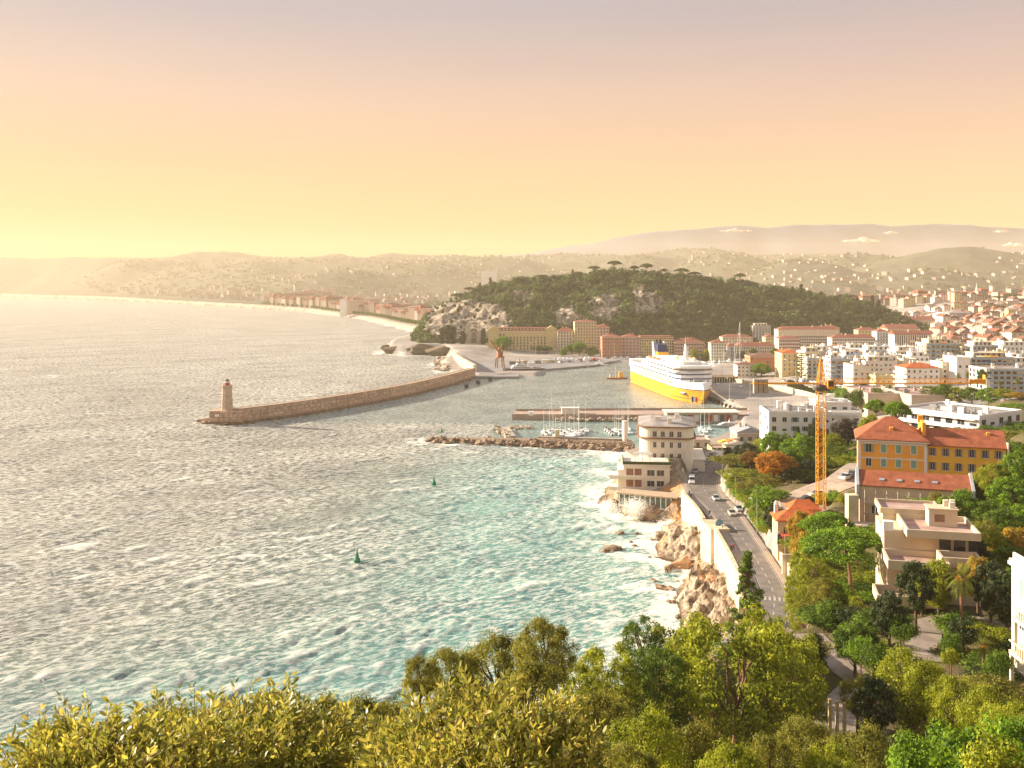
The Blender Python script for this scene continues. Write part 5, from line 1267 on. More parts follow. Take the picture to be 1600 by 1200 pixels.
# concrete walk on the jetty
wall_poly('concrete walk and parapet along the landward half of the jetty', [(jl(.02)[0], jl(.02)[1] + 1.5, 4.6), (jl(.45)[0], jl(.45)[1] + 1.5, 4.1)], 2.2, 1, M_conc, 'jetty_walk', 'walkway')
q = MB(); x, y = jl(.36); q.box(x - 1, x + 1, y, y + 2, 4.2, 7.2); q.box(x - 1.2, x + 1.2, y - .2, y + 2.2, 7.2, 7.5); tag(q.build('hut', M_rwall), 'tiny stone hut standing on the jetty walk', 'hut')
q = MB(); x, y = jl(.035); q.cyl((x, y + 1, 3.5), (x, y + 1, 12.5), 1.25, 1.15, 14); q.lathe([(1.35, 12.5), (1.3, 12.9), (.1, 13.0)], 14, (x, y + 1)); tag(q.build('round_turret', W_warm), 'slim round turret left of the corner villa on the rocks', 'turret')
# sunny spur of pale blocks inside the marina mouth
for i in range(34):
    t = rg.random(); px = 775 + 24 * t + rg.uniform(-3, 3); py = 672 + 14 * t + rg.uniform(-4, 4)
    x, y = W(px, py); s = rg.uniform(1, 1.9); rock(x, y, .6 + rg.random(), s, s, s, 'pale boulder in the short spur at the marina mouth', 'pale boulders of the marina spur', M_rockp, 'boulder')
for i in range(26):
    px = 795 + 36 * rg.random(); py = 667 + 4 * rg.random(); x, y = W(px, py); s = rg.uniform(.8, 1.5); rock(x, y, .5, s, s, s, 'low boulder in the small inner spur of the marina', 'boulders of the inner marina spur', M_rockp, 'boulder')
q = MB(); q.prism([W(790, 686), W(806, 686), W(795, 672), W(782, 673)], -2, 1.6); tag(q.build('spur_walk', M_conc), 'short concrete spur among pale boulders at the marina mouth', 'walkway')
# second pier: quay wall with boat sheds
p2 = [W(800, 656, 0), W(960, 657, 0), W(1180, 659, 0)]
q = MB(); q.prism([(p2[0][0], p2[0][1]), (p2[1][0], p2[1][1]), (138, 536), (138, 556), (60, 556), (p2[0][0] + 2, p2[0][1] + 12)], -3, 3.3); pr2 = q.build('pier', mat('pier_pink', (0.44, 0.30, 0.23), color2=(0.34, 0.25, 0.20), vscale=.2, detail=8)); tag(pr2, 'long low inner pier across the harbour behind the marina', 'pier')
wall_poly('low wall on the far edge of the inner pier', [(2, 551, 4.5), (60, 555.2, 4.5), (136, 555.4, 4.6)], .5, 3.2, M_conc)
for i in range(70):
    t = rg.random(); x = 22 + t * 68; y = 536 - rg.random() * 4.5 - 3 * t; s = rg.uniform(1, 1.9)
    rock(x, y, .5 + rg.random() * 1.2, s, s, s, 'boulder at the foot of the inner pier, marina side', 'boulders at the foot of the inner pier', M_rockp, 'boulder')
q = MB(); q.box(28, 37.5, 538, 543, 3.2, 6.4); q.box(27.6, 37.9, 537.6, 543.4, 6.4, 6.7); tag(q.build('shed', W_warm), 'small flat white shed midway along the inner pier', 'shed')
q = MB(); q.box(9.5, 11.8, 532, 534, 3.3, 5.2); q.box(9.2, 12.1, 531.7, 534.3, 5.2, 5.4); tag(q.build('kiosk', M_white), 'tiny white kiosk on the tip of the inner pier', 'kiosk')
bs = empty('boat_shed', (97, 524, 0), 0, 'long low boat shed with red doors under a terrace, right end of the inner pier', 'shed')
q = MB(); q.box(-12, 27, 2, 13, -1, 5.6); q.build('wall', M_conc, bs)
q = MB(); q.box(-13, 28, 0, 13.5, 5.62, 6.1); q.build('roof', W_warm, bs)
for k in range(11):
    q = MB(); a = -11 + k * 3.5; q.box(a, a + 2.4, 1.9, 1.99, .9, 4.4); q.build('door', [mat('red_door', (0.45, 0.07, 0.04), var=.2, vscale=1), M_frame, M_glass][k % 3], bs)

# ------------------------------------------------------------------ headland, rubble and tetrapods before the castle hill
for i in range(60):
    px = rg.uniform(686, 712); py = rg.uniform(558, 577) ; x, y = W(px, py, 2); s = rg.uniform(1.8, 3.0)
    rock(x - 4, y, rg.uniform(.5, 3.5), s, s, s, 'pale concrete block in the heap sheltering the breakwater root', 'blocks heaped at the root of the breakwater', M_rockp, 'wave_block')
wall_poly('bright sloping wall behind the heap of blocks', [W(709, 553, 8) + (9,), W(722, 561, 8) + (9,), W(742, 571, 8) + (8.5,)], 3, 0, M_rwall)
for k, (px, py, sx_, sy_, sz_, lb) in enumerate([(622, 553, 22, 9, 11, 'dark headland bluff at the seaward tip before the castle rock'), (655, 554, 24, 9, 10, 'dark bluff in the middle of the headland'), (685, 556, 16, 9, 9, 'dark bluff at the right end of the headland'), (606, 549, 11, 8, 7, 'low outermost bluff at the very tip of the headland'), (640, 547, 20, 9, 9, 'upper bluff behind the middle of the headland')]):
    x, y = W(px, py); rock(x, y + 7, 3, sx_ * 1.15, sy_ * 1.5, sz_ * 1.35, lb, material=mat('headland', (0.20, 0.14, 0.075), color2=(0.09, 0.07, 0.04), vscale=.15, detail=8, bump=.8, bscale=.3), name='headland_bluff', i=k, rz=0)

# ------------------------------------------------------------------ shore rocks below the road
for k, (px, py, s, sy_, sz_, lb) in enumerate([(957, 858, 3.9, 2.6, 2.3, 'largest free standing dark rock in the surf'), (944, 862, 1.7, 1.3, 1.0, 'small rock at the left tip of the largest surf rock'), (969, 834, 1.9, 1.4, 1.1, 'low dark rock above the largest surf rock'), (994, 834, 1.3, 1.1, 1.0, 'small round rock right of the low dark rock'), (991, 853, 1.1, .9, .9, 'pair of tiny rocks awash in the foam, upper one'), (986, 847, .8, .7, .6, 'tiniest rock awash between larger ones'), (1018, 844, 1.0, .8, .7, 'small rock close under the tan rocks'), (1031, 918, 2.6, 1.8, 1.3, 'dark flat rock in the surf nearest the camera'), (1046, 919, 1.2, 1.0, .8, 'small rock right of the nearest flat rock'), (1021, 907, 1.7, .8, .5, 'thin dark reef sliver above the nearest rock'), (1015, 871, .7, .6, .4, 'tiny rock tip in the white foam'), (1025, 871, .6, .6, .4, 'second tiny rock tip in the white foam')]):
    x, y = W(px, py); rock(x, y, .15, s, sy_, sz_, lb, name='sea_rock', i=k % 7, rz=.2 * k)
SR = [(1032, 830, 5, 4, 4, 0, 'tan rock shoulder below the tall retaining wall'), (1050, 822, 6, 5, 5, 0, 'tan rock heap against the foot of the tall retaining wall'), (1072, 830, 5.5, 5, 4.5, 0, 'pinkish rock slab at the base of the tall retaining wall'), (1060, 838, 6, 3, 1.8, 0, 'low flat pinkish shelf beside the small beach'),
      (1068, 873, 5.5, 3.2, 4.0, 2, 'yellow stained rock knob between the two small beaches'), (1045, 877, 5, 1.6, 1.6, 1, 'long dark reef pointing to the surf between the beaches'), (1095, 862, 6, 5, 6.5, 0, 'blocky pale cliff under the bastion'), (1115, 862, 5, 4, 7, 0, 'pale cliff block right under the bastion corner'), (1105, 880, 5, 3, 4, 0, 'cracked pale block above the second beach'),
      (1080, 925, 6.5, 5, 5.5, 0, 'largest shore outcrop, rounded seaward nose'), (1105, 915, 7, 6, 7.5, 2, 'orange tinted flank of the largest shore outcrop'), (1130, 895, 4.5, 4, 7, 2, 'orange cliff patch just below the lower retaining wall'), (1125, 930, 6, 5, 6, 0, 'pale rock behind the conifer at the outcrop'), (1095, 950, 6, 3.5, 2.5, 0, 'low pale rock nearest the foreground trees'), (1120, 960, 5, 3, 3, 0, 'pale ledge just above the foreground pine crowns')]
ROCKS2 = [rock_mesh(20 + i, n=1.5, rough=.42, sub=5, flat=.9) for i in range(4)]
ROCKS = ROCKS + ROCKS2
for k, (px, py, s, sy_, sz_, mi, lb) in enumerate(SR):
    D = None; x, y = W(px, py, 1.5 if s < 5 else 2.5)
    rock(x, y + 1, .4, s * .72, sy_ * .85, sz_ * .78, lb, material=[M_rockp, M_rock, M_rocko][mi], name='shore_rock', i=7 + k % 4, rz=k * .9)

# ------------------------------------------------------------------ corner villa restaurant on the rocks
rv = empty('seafront_villa', (54.5, 338, 8.8), math.radians(-8), 'cream round cornered villa with brown eaves on the rocks beside the coast road', 'villa')
def round_front(x0, x1, y0, y1, r, n=8, ov=0):
    pts = []
    for cx_, cy_, a0 in ((x0 + r, y0 + r, PI), (x1 - r, y0 + r, 1.5 * PI)):
        for i in range(n + 1):
            a = a0 + i * PI / 2 / n; pts.append((cx_ + (r + ov) * math.cos(a), cy_ + (r + ov) * math.sin(a)))
    return pts + [(x1 + ov, y1 + ov), (x0 - ov, y1 + ov)]
q = MB(); q.prism(round_front(-9.5, 9.5, 0, 26, 4.5), -9, 16.3); q.build('wall', W_warm, rv)
M_eave = mat('brown_eave', (0.24, 0.12, 0.07), var=.2, vscale=1)
q = MB(); q.prism(round_front(-9.5, 9.5, 0, 26, 4.5, ov=.9), 12.3, 12.7); q.build('cornice', M_eave, rv)
q = MB(); q.prism(round_front(-9.5, 9.5, 0, 26, 4.5, ov=1.1), 16.31, 16.75); ro = q.build('roof', M_eave, rv)
q = MB(); pr_ = round_front(-9.5, 9.5, 0, 26, 4.5, ov=.6); q.loft([[(p[0], p[1], 16.76) for p in pr_], [(p[0] * .55, 13 + (p[1] - 13) * .6, 17.9) for p in pr_]]); q.build('roof_cap', R_flat, ro)
for a, b_, c_ in ((-3, 8, 1.0), (4, 15, .8), (1, 3.5, .7)):
    q = MB(); q.box(a - c_, a + c_, b_ - c_, b_ + c_, 17, 19.3); q.build('chimney', W_warm, ro)
for fl in range(4):
    zz = (1.3, 5.3, 9.3, 13.1)[fl]
    for xx in ([-4.2, -1.4, 1.6, 4.4]): add_window(rv, 'framed', 1.1 if fl < 3 else 1.4, 1.9, xx, 0, zz, 0)
    for yy in np.arange(6, 25, 2.9): add_window(rv, 'framed', .9, 1.8, 9.5, yy, zz, PI / 2)
    for yy in np.arange(6, 25, 3.4): add_window(rv, 'framed', 1.0, 1.8, -9.5, yy, zz, -PI / 2)
q = MB(); q.box(9.51, 13.5, 4, 27, -4, 4.4); q.box(9.3, 13.8, 3.7, 27.3, 4.41, 4.8); w2 = q.build('side_wing', W_warm, rv)
for yy in np.arange(5.5, 26, 2.5): add_window(rv, 'plain', 1.0, 2.4, 13.5, yy, .9, PI / 2)
# terrace wing in front
tw = empty('terrace_wing', (45.5, 323, 7), math.radians(-6), 'low cream terrace wing with hedged pergola roof in front of the corner villa', 'villa')
q = MB(); q.box(-8, 7.5, 0, 13, -6, 7.6); q.build('wall', W_warm, tw)
q = MB(); q.box(-8.4, 7.9, -.4, 13.4, 7.62, 7.95); q.build('roof_slab', W_warm, tw)
q = MB()
for a in (-8.2, 7.5):  q.box(a, a + .3, -.2, 13, 7.96, 8.9)
q.box(-7.89, 7.49, -.2, .1, 7.96, 8.9); q.build('planter_hedge', L_dark if False else mat('hedge_dark', (0.035, 0.055, 0.015), color2=(0.07, 0.09, 0.02), vscale=3, bump=.15, bscale=5), tw)
q = MB()
for a in (-4, -1.5, 1): 
    for b_ in (5, 9): q.box(a, a + .2, b_, b_ + .2, 7.96, 10.4)
for b_ in np.arange(4.5, 10, .8): q.box(-4.6, 1.8, b_, b_ + .2, 10.41, 10.6)
q.build('pergola', M_frame, tw)
for fl, zz in ((0, .6), (1, 4.2)):
    for xx, ww_ in ((1.2, 2.4), (4.4, 2.4)):
        add_window(tw, 'framed', ww_, 1.9, xx, 0, zz, 0)
for zz in (0, 3.8):
    q = MB(); q.box(-12.5, -1.5, -3.2, -.003, zz - .3, zz); q.box(-12.5, -8.003, 0, 6, zz - .3, zz); q.box(-12.6, -1.4, -3.3, -3.1, zz + .003, zz + 1.0); q.build('balcony', W_warm, tw)
    q = MB(); q.box(-7, -4.6, -.06, -.01, zz + .1, zz + 2.7); q.box(-4.2, -1.9, -.06, -.01, zz + .1, zz + 2.7); q.build('loggia', mat('dark_red_wood', (0.30, 0.15, 0.11), var=.3, vscale=1), tw)
q = MB(); q.box(-9.8, -8.003, .5, 12, -5, 6); q.build('side_bay', W_warm, tw)
# side facade along the pavement
q = MB(); q.box(7.51, 12.5, 5, 14, -5, 5.6); q.build('street_wing', W_warm, tw)
for yy in np.arange(1.5, 13, 2.3): add_window(tw, 'plain', .9, 2.0, 7.5 if yy < 5 else 12.5, yy, 1.0, PI / 2)
# glass gallery on the rock platform
gl = empty('glass_gallery', (43, 309.5, 3.2), math.radians(-24), 'narrow glazed dining gallery perched on the rock above the breaking wave', 'restaurant')
q = MB(); q.box(-9, 10, 0, 6, 0, .6); q.box(-9, 10, 4.8, 6, .6, 4.2); q.build('wall', W_warm, gl)
q = MB(); q.box(-9.6, 10.6, -.7, 6.4, 4.2, 4.6); q.build('roof', mat('roof_tan', (0.50, 0.36, 0.24), var=.2, vscale=1), gl)
for k in range(11):
    a = -8.9 + k * 1.72; q = MB(); q.box(a, a + .3, .05, .35, .61, 4.19); q.build('post', M_frame, gl)
    if k < 10: q = MB(); q.box(a + .31, a + 1.71, .15, .2, .61, 4.19); q.build('pane', mat('gallery_glass', (0.12, 0.15, 0.12), var=.4, vscale=1, rough=.15, spec=.6), gl)
q = MB(); q.box(10.7, 18, 1, 7.5, -3, 4.3); q.box(10.5, 18.2, .8, 7.7, 4.31, 4.6); gw = q.build('end_room', W_warm, gl)
q = MB(); q.box(12, 13.6, .93, .99, 1, 3); q.box(15, 16.6, .93, .99, 1, 3); q.build('shutter', M_eave, gl)
# rock platform under the gallery, with the two buttresses
for k, (x, y, a, b_, c_, lb) in enumerate([(34.5, 322, 2.6, 3.2, 5.5, 'squared brown rock buttress at the seaward corner under the gallery'), (40, 316, 6, 5, 4.6, 'brown rock arching under the left half of the glazed gallery'), (47, 309, 6.5, 4.5, 5.2, 'brown rock mass under the right half of the glazed gallery'), (51.5, 304, 4, 4, 6.2, 'stepped brown rock against the tall retaining wall'), (37, 332, 6, 9, 5, 'brown rock below the terrace wing, seaward side')]):
    rock(x, y, .3, a, b_, c_, lb, material=M_rock, name='rock_platform', i=7 + k % 4, rz=.4 * k)
# ------------------------------------------------------------------ orange convent-like building
yr = math.radians(-18)
yb_ = empty('orange_mansion', (89.5, 226, 28.1), yr, 'orange mansion with hipped red roof and green shutters above the crane base', 'mansion')
q = MB(); q.box(-7.4, 7.4, 0, 14, -6, 10.2); q.build('wall', W_orange, yb_)
q = MB(); q.box(-7.6, -6.9, -.2, -.003, -2, 9.5); q.box(6.9, 7.6, -.2, -.003, -2, 9.5); q.box(-6.89, 6.89, -.12, -.003, 6.1, 6.35); q.box(-7.6, 7.6, -.2, 14.2, 9.55, 10.0); q.build('trim', M_frame, yb_)
q = MB(); q.box(-8.1, 8.1, -.7, 14.6, 10.21, 10.5); q.build('eaves', M_frame, yb_)
q = MB(); q.tri_roof(-7.4, 7.4, 0, 14, 10.75, 4.6, 7.2, .75, 'x'); rf = q.build('roof', R_tile2 if False else tile_mat('roof_tiles_orange', (0.37, 0.115, 0.055), (0.29, 0.09, 0.045), .45, .30, (0.26, .08, .04), .035, noise=.25), yb_)
R_o = rf.data.materials[0]
q = MB(); q.box(-.4, .4, 2.2, 3.4, 12.2, 13.3); q.build('dormer', W_orange, rf)
q = MB(); q.box(6.8, 7.6, 3, 13.8, 9, 14.6); q.box(6.3, 7.5, 8.4, 9.8, 14.0, 15.6); q.build('fire_wall', W_orange, yb_)
for fl, (zz, hh) in enumerate(((1.0, 2.1), (4.3, 2.1), (7.6, 1.9))):
    for k, xx in enumerate((-5.2, -1.9, 1.4, 4.7)):
        add_window(yb_, 'shut' if (k == 0 and fl == 2) else ('framed' if k == 0 else 'closed'), 1.15, hh, xx, 0, zz, 0)
    for yy in (3, 7, 11): add_window(yb_, 'closed', 1.1, hh, -7.4, yy, zz, -PI / 2)
def rot(ox, oy, a, x, y): return (ox + math.cos(a) * x - math.sin(a) * y, oy + math.sin(a) * x + math.cos(a) * y)
wx, wy = rot(89.5, 226, yr, 15.9, .6)
wg = empty('ochre_wing', (wx, wy, 28.1), yr, 'ochre wing with rows of six windows under a long red roof, right of the mansion', 'building')
q = MB(); q.box(-8.5, 8.3, 0, 10, -7, 9.6); q.build('wall', W_ochre, wg)
q = MB(); q.tri_roof(-8.5, 8.3, 0, 10, 9.83, 3.4, 0, .35, 'x'); ro = q.build('roof', R_o, wg)
q = MB(); q.box(8.66, 8.9, -.5, 10.4, -3, 11); q.build('end_trim', M_frame, wg)
q = MB(); q.box(4.8, 5.5, 3.2, 3.9, 11.6, 12.8); q.build('chimney', W_orange, ro)
for zz in (.9, 4.1, 7.4):
    for k in range(6):
        if zz < 1 and k < 3: continue
        add_window(wg, 'shutg', .85, 1.75, -7.1 + k * 2.78, 0, zz, 0)
lx, ly = rot(89.5, 226, yr, 3, -23)
lb_ = empty('chapel_hall', (lx, ly, 25.8), yr, 'long lower hall with red roof, four skylights and scaffolding, in front of the orange mansion', 'hall')
q = MB(); q.box(-11, 11, 0, 9, -6, 6.3); q.build('wall', mat('plaster_unpainted', (0.62, 0.50, 0.36), color2=(0.50, 0.38, 0.27), vscale=.5), lb_)
q = MB(); q.tri_roof(-11, 11, 0, 9, 6.5, 2.5, 0, .3, 'x'); ro = q.build('roof', R_o, lb_)
for k in range(4):
    xx = -6.4 + k * 3.5; q = MB(); sl_ = 2.5 / 4.8
    M_ = Matrix.Translation((xx, 1.6, 6.5 + 1.9 * sl_ + .05)) @ Matrix.Rotation(math.atan(sl_), 4, 'X'); q.box(-.5, .5, -.35, .35, -.05, .13, M_); q.build('skylight', mat('skylight_glass', (0.35, 0.38, 0.42), var=.2, vscale=1, rough=.2), ro)
for sx_ in (-11.35, 11.32):
    q = MB(); q.loft([[(sx_ - .3, -.5, 3.5), (sx_ - .3, -.5, 6.6), (sx_ - .3, 4.5, 9.5), (sx_ - .3, 9.5, 6.6), (sx_ - .3, 9.5, 3.5)], [(sx_ + .3, -.5, 3.5), (sx_ + .3, -.5, 6.6), (sx_ + .3, 4.5, 9.5), (sx_ + .3, 9.5, 6.6), (sx_ + .3, 9.5, 3.5)]]); q.build('gable_coping', mat('zinc', (0.42, 0.44, 0.47), var=.15, vscale=1, rough=.5), lb_)
for k, xx in enumerate((-8, -4.5, -1, 2.5, 6)): add_window(lb_, 'framed', 1.1, 1.9, xx, 0, .3, 0)
sf = empty('scaffolding', rot(lx, ly, yr, 0, -.2) + (25.8,), yr, 'metal scaffolding standing against the front of the lower red roofed hall', 'scaffolding')
q = MB()
for k in range(9):
    xx = -10 + k * 2.2
    for yy in (-1.5, -.4): q.cyl((xx, yy, -4), (xx, yy, 5.6), .05, .05, 5)
    if k < 8:
        for zz in (-1.5, .7, 2.9, 5.1): q.cyl((xx, -1.5, zz), (xx + 2.2, -1.5, zz), .04, .04, 5)
        if k % 2: q.cyl((xx, -1.5, .7), (xx + 2.2, -1.5, 2.9), .035, .035, 5)
q.build('frame', mat('scaffold_tube', (0.55, 0.45, 0.35), var=.3, vscale=1, rough=.5), sf)
q = MB()
for zz in (-1.6, .6, 2.8): q.box(-10.2, 8, -1.45, -.45, zz, zz + .06)
q.build('planks', mat('scaffold_plank', (0.40, 0.28, 0.18), var=.3, vscale=1), sf)
# terrace below, stone tower of the building yard
q = MB(); q.prism([rot(lx, ly, yr, *p) for p in ((-13, -4), (-4, -6), (9, -5), (9, -.9), (-12, -.9))], 17, 24.6); tag(q.build('terrace_wall', W_rose), 'pinkish terrace wall under the scaffolding', 'wall')
q = MB(); q.prism([rot(lx, ly, yr, *p) for p in ((-12, -5), (-6, -11), (-1, -9), (0, -6.4), (-4, -6.2))], 16, 24.2); tag(q.build('yellow_wall', mat('yellow_plaster', (0.62, 0.46, 0.17), var=.15, vscale=.6)), 'plain yellow wall block behind the small round pine', 'wall')
q = MB(); p = rot(lx, ly, yr, -12.6, -2); q.box(p[0] - 1.1, p[0] + 1.1, p[1] - 1.1, p[1] + 1.1, 19, 30.5); tag(q.build('stair_tower', M_rwall), 'slim stone stair tower at the left corner of the lower hall', 'tower')

# ------------------------------------------------------------------ tower crane
M_cr = mat('crane_yellow', (0.80, 0.36, 0.03), var=.12, vscale=1, rough=.5)
CX, CY, CZ = 72.4, 225.0, 21.6
cr = empty('tower_crane', (CX, CY, CZ), 0, 'tall yellow lattice tower crane standing left of the orange mansion', 'crane')
def lattice(mb, p0, p1, s, bay, u, v, t=.13, d=.07, faces=4, taper=1.0):
    p0 = Vector(p0); p1 = Vector(p1); u = Vector(u); v = Vector(v); n = max(1, int((p1 - p0).length / bay))
    for a, b_ in ((-1, -1), (1, -1), (1, 1), (-1, 1)): mb.bar(p0 + (u * a + v * b_) * s / 2, p1 + (u * a + v * b_) * s / 2 * taper, t)
    cs = [(-1, -1), (1, -1), (1, 1), (-1, 1)]
    for i in range(n):
        q0 = p0.lerp(p1, i / n); q1 = p0.lerp(p1, (i + 1) / n); s0 = s * (1 + (taper - 1) * i / n); s1 = s * (1 + (taper - 1) * (i + 1) / n)
        for k in range(faces):
            a = cs[k]; b_ = cs[(k + 1) % 4]
            if i % 2: a, b_ = b_, a
            mb.bar(q0 + (u * a[0] + v * a[1]) * s0 / 2, q1 + (u * b_[0] + v * b_[1]) * s1 / 2, d)
            mb.bar(q0 + (u * a[0] + v * a[1]) * s0 / 2, q0 + (u * b_[0] + v * b_[1]) * s0 / 2, d)
MZ = 30.0
q = MB(); lattice(q, (0, 0, -1.5), (0, 0, MZ - 1), 1.75, 1.25, (1, 0, 0), (0, 1, 0), .15, .065); q.build('mast', M_cr, cr)
q = MB(); q.box(-1.5, 1.5, -1.5, 1.5, MZ - 1, MZ - .4); q.cyl((0, 0, MZ - .4), (0, 0, MZ + .3), 1.0, 1.0, 16); q.build('slewing_ring', mat('dark_steel', (0.10, 0.09, 0.08), var=.2, vscale=1, rough=.5), cr)
q = MB(); lattice(q, (0, 0, MZ + .3), (0, 0, MZ + 6.4), 1.6, 1.1, (1, 0, 0), (0, 1, 0), .16, .09, taper=.2); q.build('tower_head', M_cr, cr)
q = MB(); A = Vector((1, 0, MZ + 1)); 
for s in (-.5, .5): q.bar((.8, s, MZ + .6), (38, s, MZ + .6), .2)
q.bar((.8, 0, MZ + 1.7), (38, 0, MZ + 1.7), .13)
for k in range(31):
    a = .8 + k * 1.2; b_ = a + 1.2
    for s in (-.5, .5): q.bar((a, s, MZ + .6), ((a + b_) / 2, 0, MZ + 1.7), .055); q.bar(((a + b_) / 2, 0, MZ + 1.7), (b_, s, MZ + .6), .055)
    q.bar((a, -.5, MZ + .6), (a, .5, MZ + .6), .05)
q.build('jib', M_cr, cr)
q = MB()
for s in (-.6, .6): q.bar((-.8, s, MZ + .6), (-16, s, MZ + .6), .3)
for k in range(9): q.bar((-1.5 - k * 1.8, -.6, MZ + .6), (-1.5 - k * 1.8, .6, MZ + .6), .12)
q.build('counter_jib', M_cr, cr)
for k in range(3):
    q = MB(); q.box(-15.8 + k * 1.15, -14.8 + k * 1.15, -.5, .5, MZ - 1.7, MZ + 1.6); q.build('counterweight', M_conc, cr)
q = MB(); q.bar((0, 0, MZ + 6.3), (14, 0, MZ + 1.75), .06); q.bar((0, 0, MZ + 6.3), (30, 0, MZ + 1.75), .06); q.bar((0, 0, MZ + 6.3), (-14.5, 0, MZ + .8), .07); q.build('tie_rods', M_cr, cr)
cb = MB(); cb.box(1.0, 2.4, -2.0, -.7, MZ - .6, MZ + 1.5); cab = cb.build('cab', M_cr, cr)
q = MB(); q.box(1.1, 2.3, -2.04, -2.003, MZ + .1, MZ + 1.3); q.box(2.403, 2.44, -1.9, -.8, MZ + .1, MZ + 1.3); q.build('window', M_glass, cab)
q = MB(); q.box(34.5, 38.2, -.62, -.55, MZ + .5, MZ + 1.6); q.box(38.2, 38.4, -.62, .6, MZ + .2, MZ + 2.6); q.build('jib_panel', M_cr, cr)
q = MB(); q.box(9, 10.6, -.6, .6, MZ + .2, MZ + .5); q.bar((9.8, 0, MZ + .2), (9.8, 0, MZ - 5.5), .05); q.box(9.55, 10.05, -.2, .2, MZ - 6.2, MZ - 5.5); q.build('trolley', mat('dark_steel', (1, 1, 1)), cr)
q = MB(); q.box(-2.4, 2.4, -2.4, 2.4, -2.5, .5); q.build('footing', M_conc, cr)

# ------------------------------------------------------------------ small house with bright roof
hs = empty('roadside_house', (64.5, 214, 18.6), math.radians(-6), 'small yellow house with two bright orange red hipped roofs beside the road', 'house')
q = MB(); q.box(-5.2, 4.8, 0, 7, -5, 3.9); q.box(-1, 5.4, 7.003, 12, -5, 4.8); q.build('wall', W_cream, hs)
q = MB(); q.tri_roof(-5.2, 4.8, 0, 7, 4.13, 1.7, 3.5, .5, 'x'); q.build('roof', R_tile2, hs)
q = MB(); q.tri_roof(-1, 5.4, 7.3, 12, 5.03, 1.8, 2.3, .5, 'x'); q.build('rear_roof', R_tile2, hs)
q = MB(); q.box(-5.0, -4.2, 5, 6, 4.3, 6.4); q.lathe([(.5, 6.41), (.45, 6.9), (.1, 7.3)], 8, (-4.6, 5.5)); q.build('chimney', W_warm, hs)
for xx in (-3.4, -.4, 2.6): add_window(hs, 'framed', 1.0, 1.5, xx, 0, 1.2, 0)
add_window(hs, 'plain', 1.3, 2.4, -4.6, 0, -1.4, 0)
for yy in (2, 5): add_window(hs, 'framed', 1.0, 1.5, -5.2, yy, 1.2, -PI / 2)
q = MB(); q.box(-4.5, 3, -2.6, -.003, 1.0, 1.2); q.box(-4.5, -4.4, -2.6, -2.5, -2, 1); q.box(2.9, 3, -2.6, -2.5, -2, 1); q.build('awning', mat('red_awning', (0.55, 0.06, 0.03), var=.2, vscale=1), hs)
q = MB(); q.box(57.5, 66, 204.3, 204.6, 13, 17.6); q.box(57.4, 66.1, 204.2, 204.7, 17.6, 17.9); tag(q.build('balustrade', W_warm), 'white balustrade wall in front of the roadside house', 'wall')

# ------------------------------------------------------------------ terraced modern villa
mv = empty('modern_villa', (59.9, 141.5, 32), math.radians(-14), 'terraced concrete villa with brown flat roofs behind the large umbrella pine', 'villa')
M_beige = plaster('plaster_beige', (0.60, 0.49, 0.34)); M_brs = mat('brown_roof_surface', (0.34, 0.20, 0.16), color2=(0.48, 0.34, 0.28), vscale=.5, detail=8)
def terrace(x0, x1, y0, y1, z, par=.9, name='terrace', surf=M_brs):
    q = MB(); t = .3
    q.box(x0, x1, y0, y1, z - .35, z); q.box(x0, x1, y0 - .003, y0 + t, z + .003, z + par); q.box(x0, x1, y1 - t, y1, z + .003, z + par); q.box(x0, x0 + t, y0 + t, y1 - t, z + .003, z + par); q.box(x1 - t, x1, y0 + t, y1 - t, z + .003, z + par)
    o = q.build(name, M_beige, mv); q = MB(); q.box(x0 + t + .01, x1 - t - .01, y0 + t + .01, y1 - t - .01, z + .004, z + .05); q.build('roof_surface', surf, o); return o
def vwall(x0, x1, y0, y1, z0, z1): q = MB(); q.box(x0, x1, y0, y1, z0, z1); q.build('wall', M_beige, mv)
vwall(-4.5, 7.6, 2, 12, -8, 6.2); terrace(-1.8, 8.2, -1.5, 9, 6.6, .8, 'main_roof'); terrace(-4.2, 5, 9.01, 16, 7.6, .5, 'rear_roof'); vwall(-3.8, 4.6, 9.2, 15.6, 6, 7.2)
terrace(-4.8, 3.5, -4.6, 2, 2.6, .95); terrace(2.6, 8, -3.2, .8, 3.0, 1.1); terrace(-6.5, 2, -6.5, -1, -2.0, 1.0); terrace(-5, 6, -9, -4, -6.0, 1.0); vwall(-4.3, 1.8, -.8, 2, -6, 2.2); vwall(-6, 1.5, -4, -1, -8, -2.4); vwall(2, 9, -1, 2, -8, 2.6)
for x0, x1, z in ((3.2, 4.8, 3.3), (5.2, 6.8, 3.3), (7.2, 8.4, 3.3)):
    q = MB(); q.box(x0, x1, 1.93, 1.99, z, z + 2.5); q.build('window', M_glass, mv)
for x0, x1, y, z in ((-3, 1.0, -.86, -1.6), (-5, -1, -4.06, -5.6), (3.5, 7.5, -1.06, -1.2)):
    q = MB(); q.box(x0, x1, y, y + .05, z, z + 2.1); q.build('window', M_glass, mv)
q = MB(); q.box(2.2, 6.2, 4.5, 7.5, 6.66, 9.2); q.box(2.0, 6.4, 4.3, 7.7, 9.2, 9.4); pw_ = q.build('roof_room', M_beige, mv)
q = MB(); q.box(3.0, 4.4, 4.43, 4.49, 7.4, 8.5); q.build('window', mat('brown_louvre', (0.30, 0.16, 0.1), var=.2, vscale=1), pw_)
for a, b_ in ((4.6, 6.6), (5.6, 7.0), (5.2, 5.2)): q = MB(); q.box(a, a + .7, b_ - .3, b_ + .4, 9.41, 10.3); q.build('chimney', W_warm, pw_)
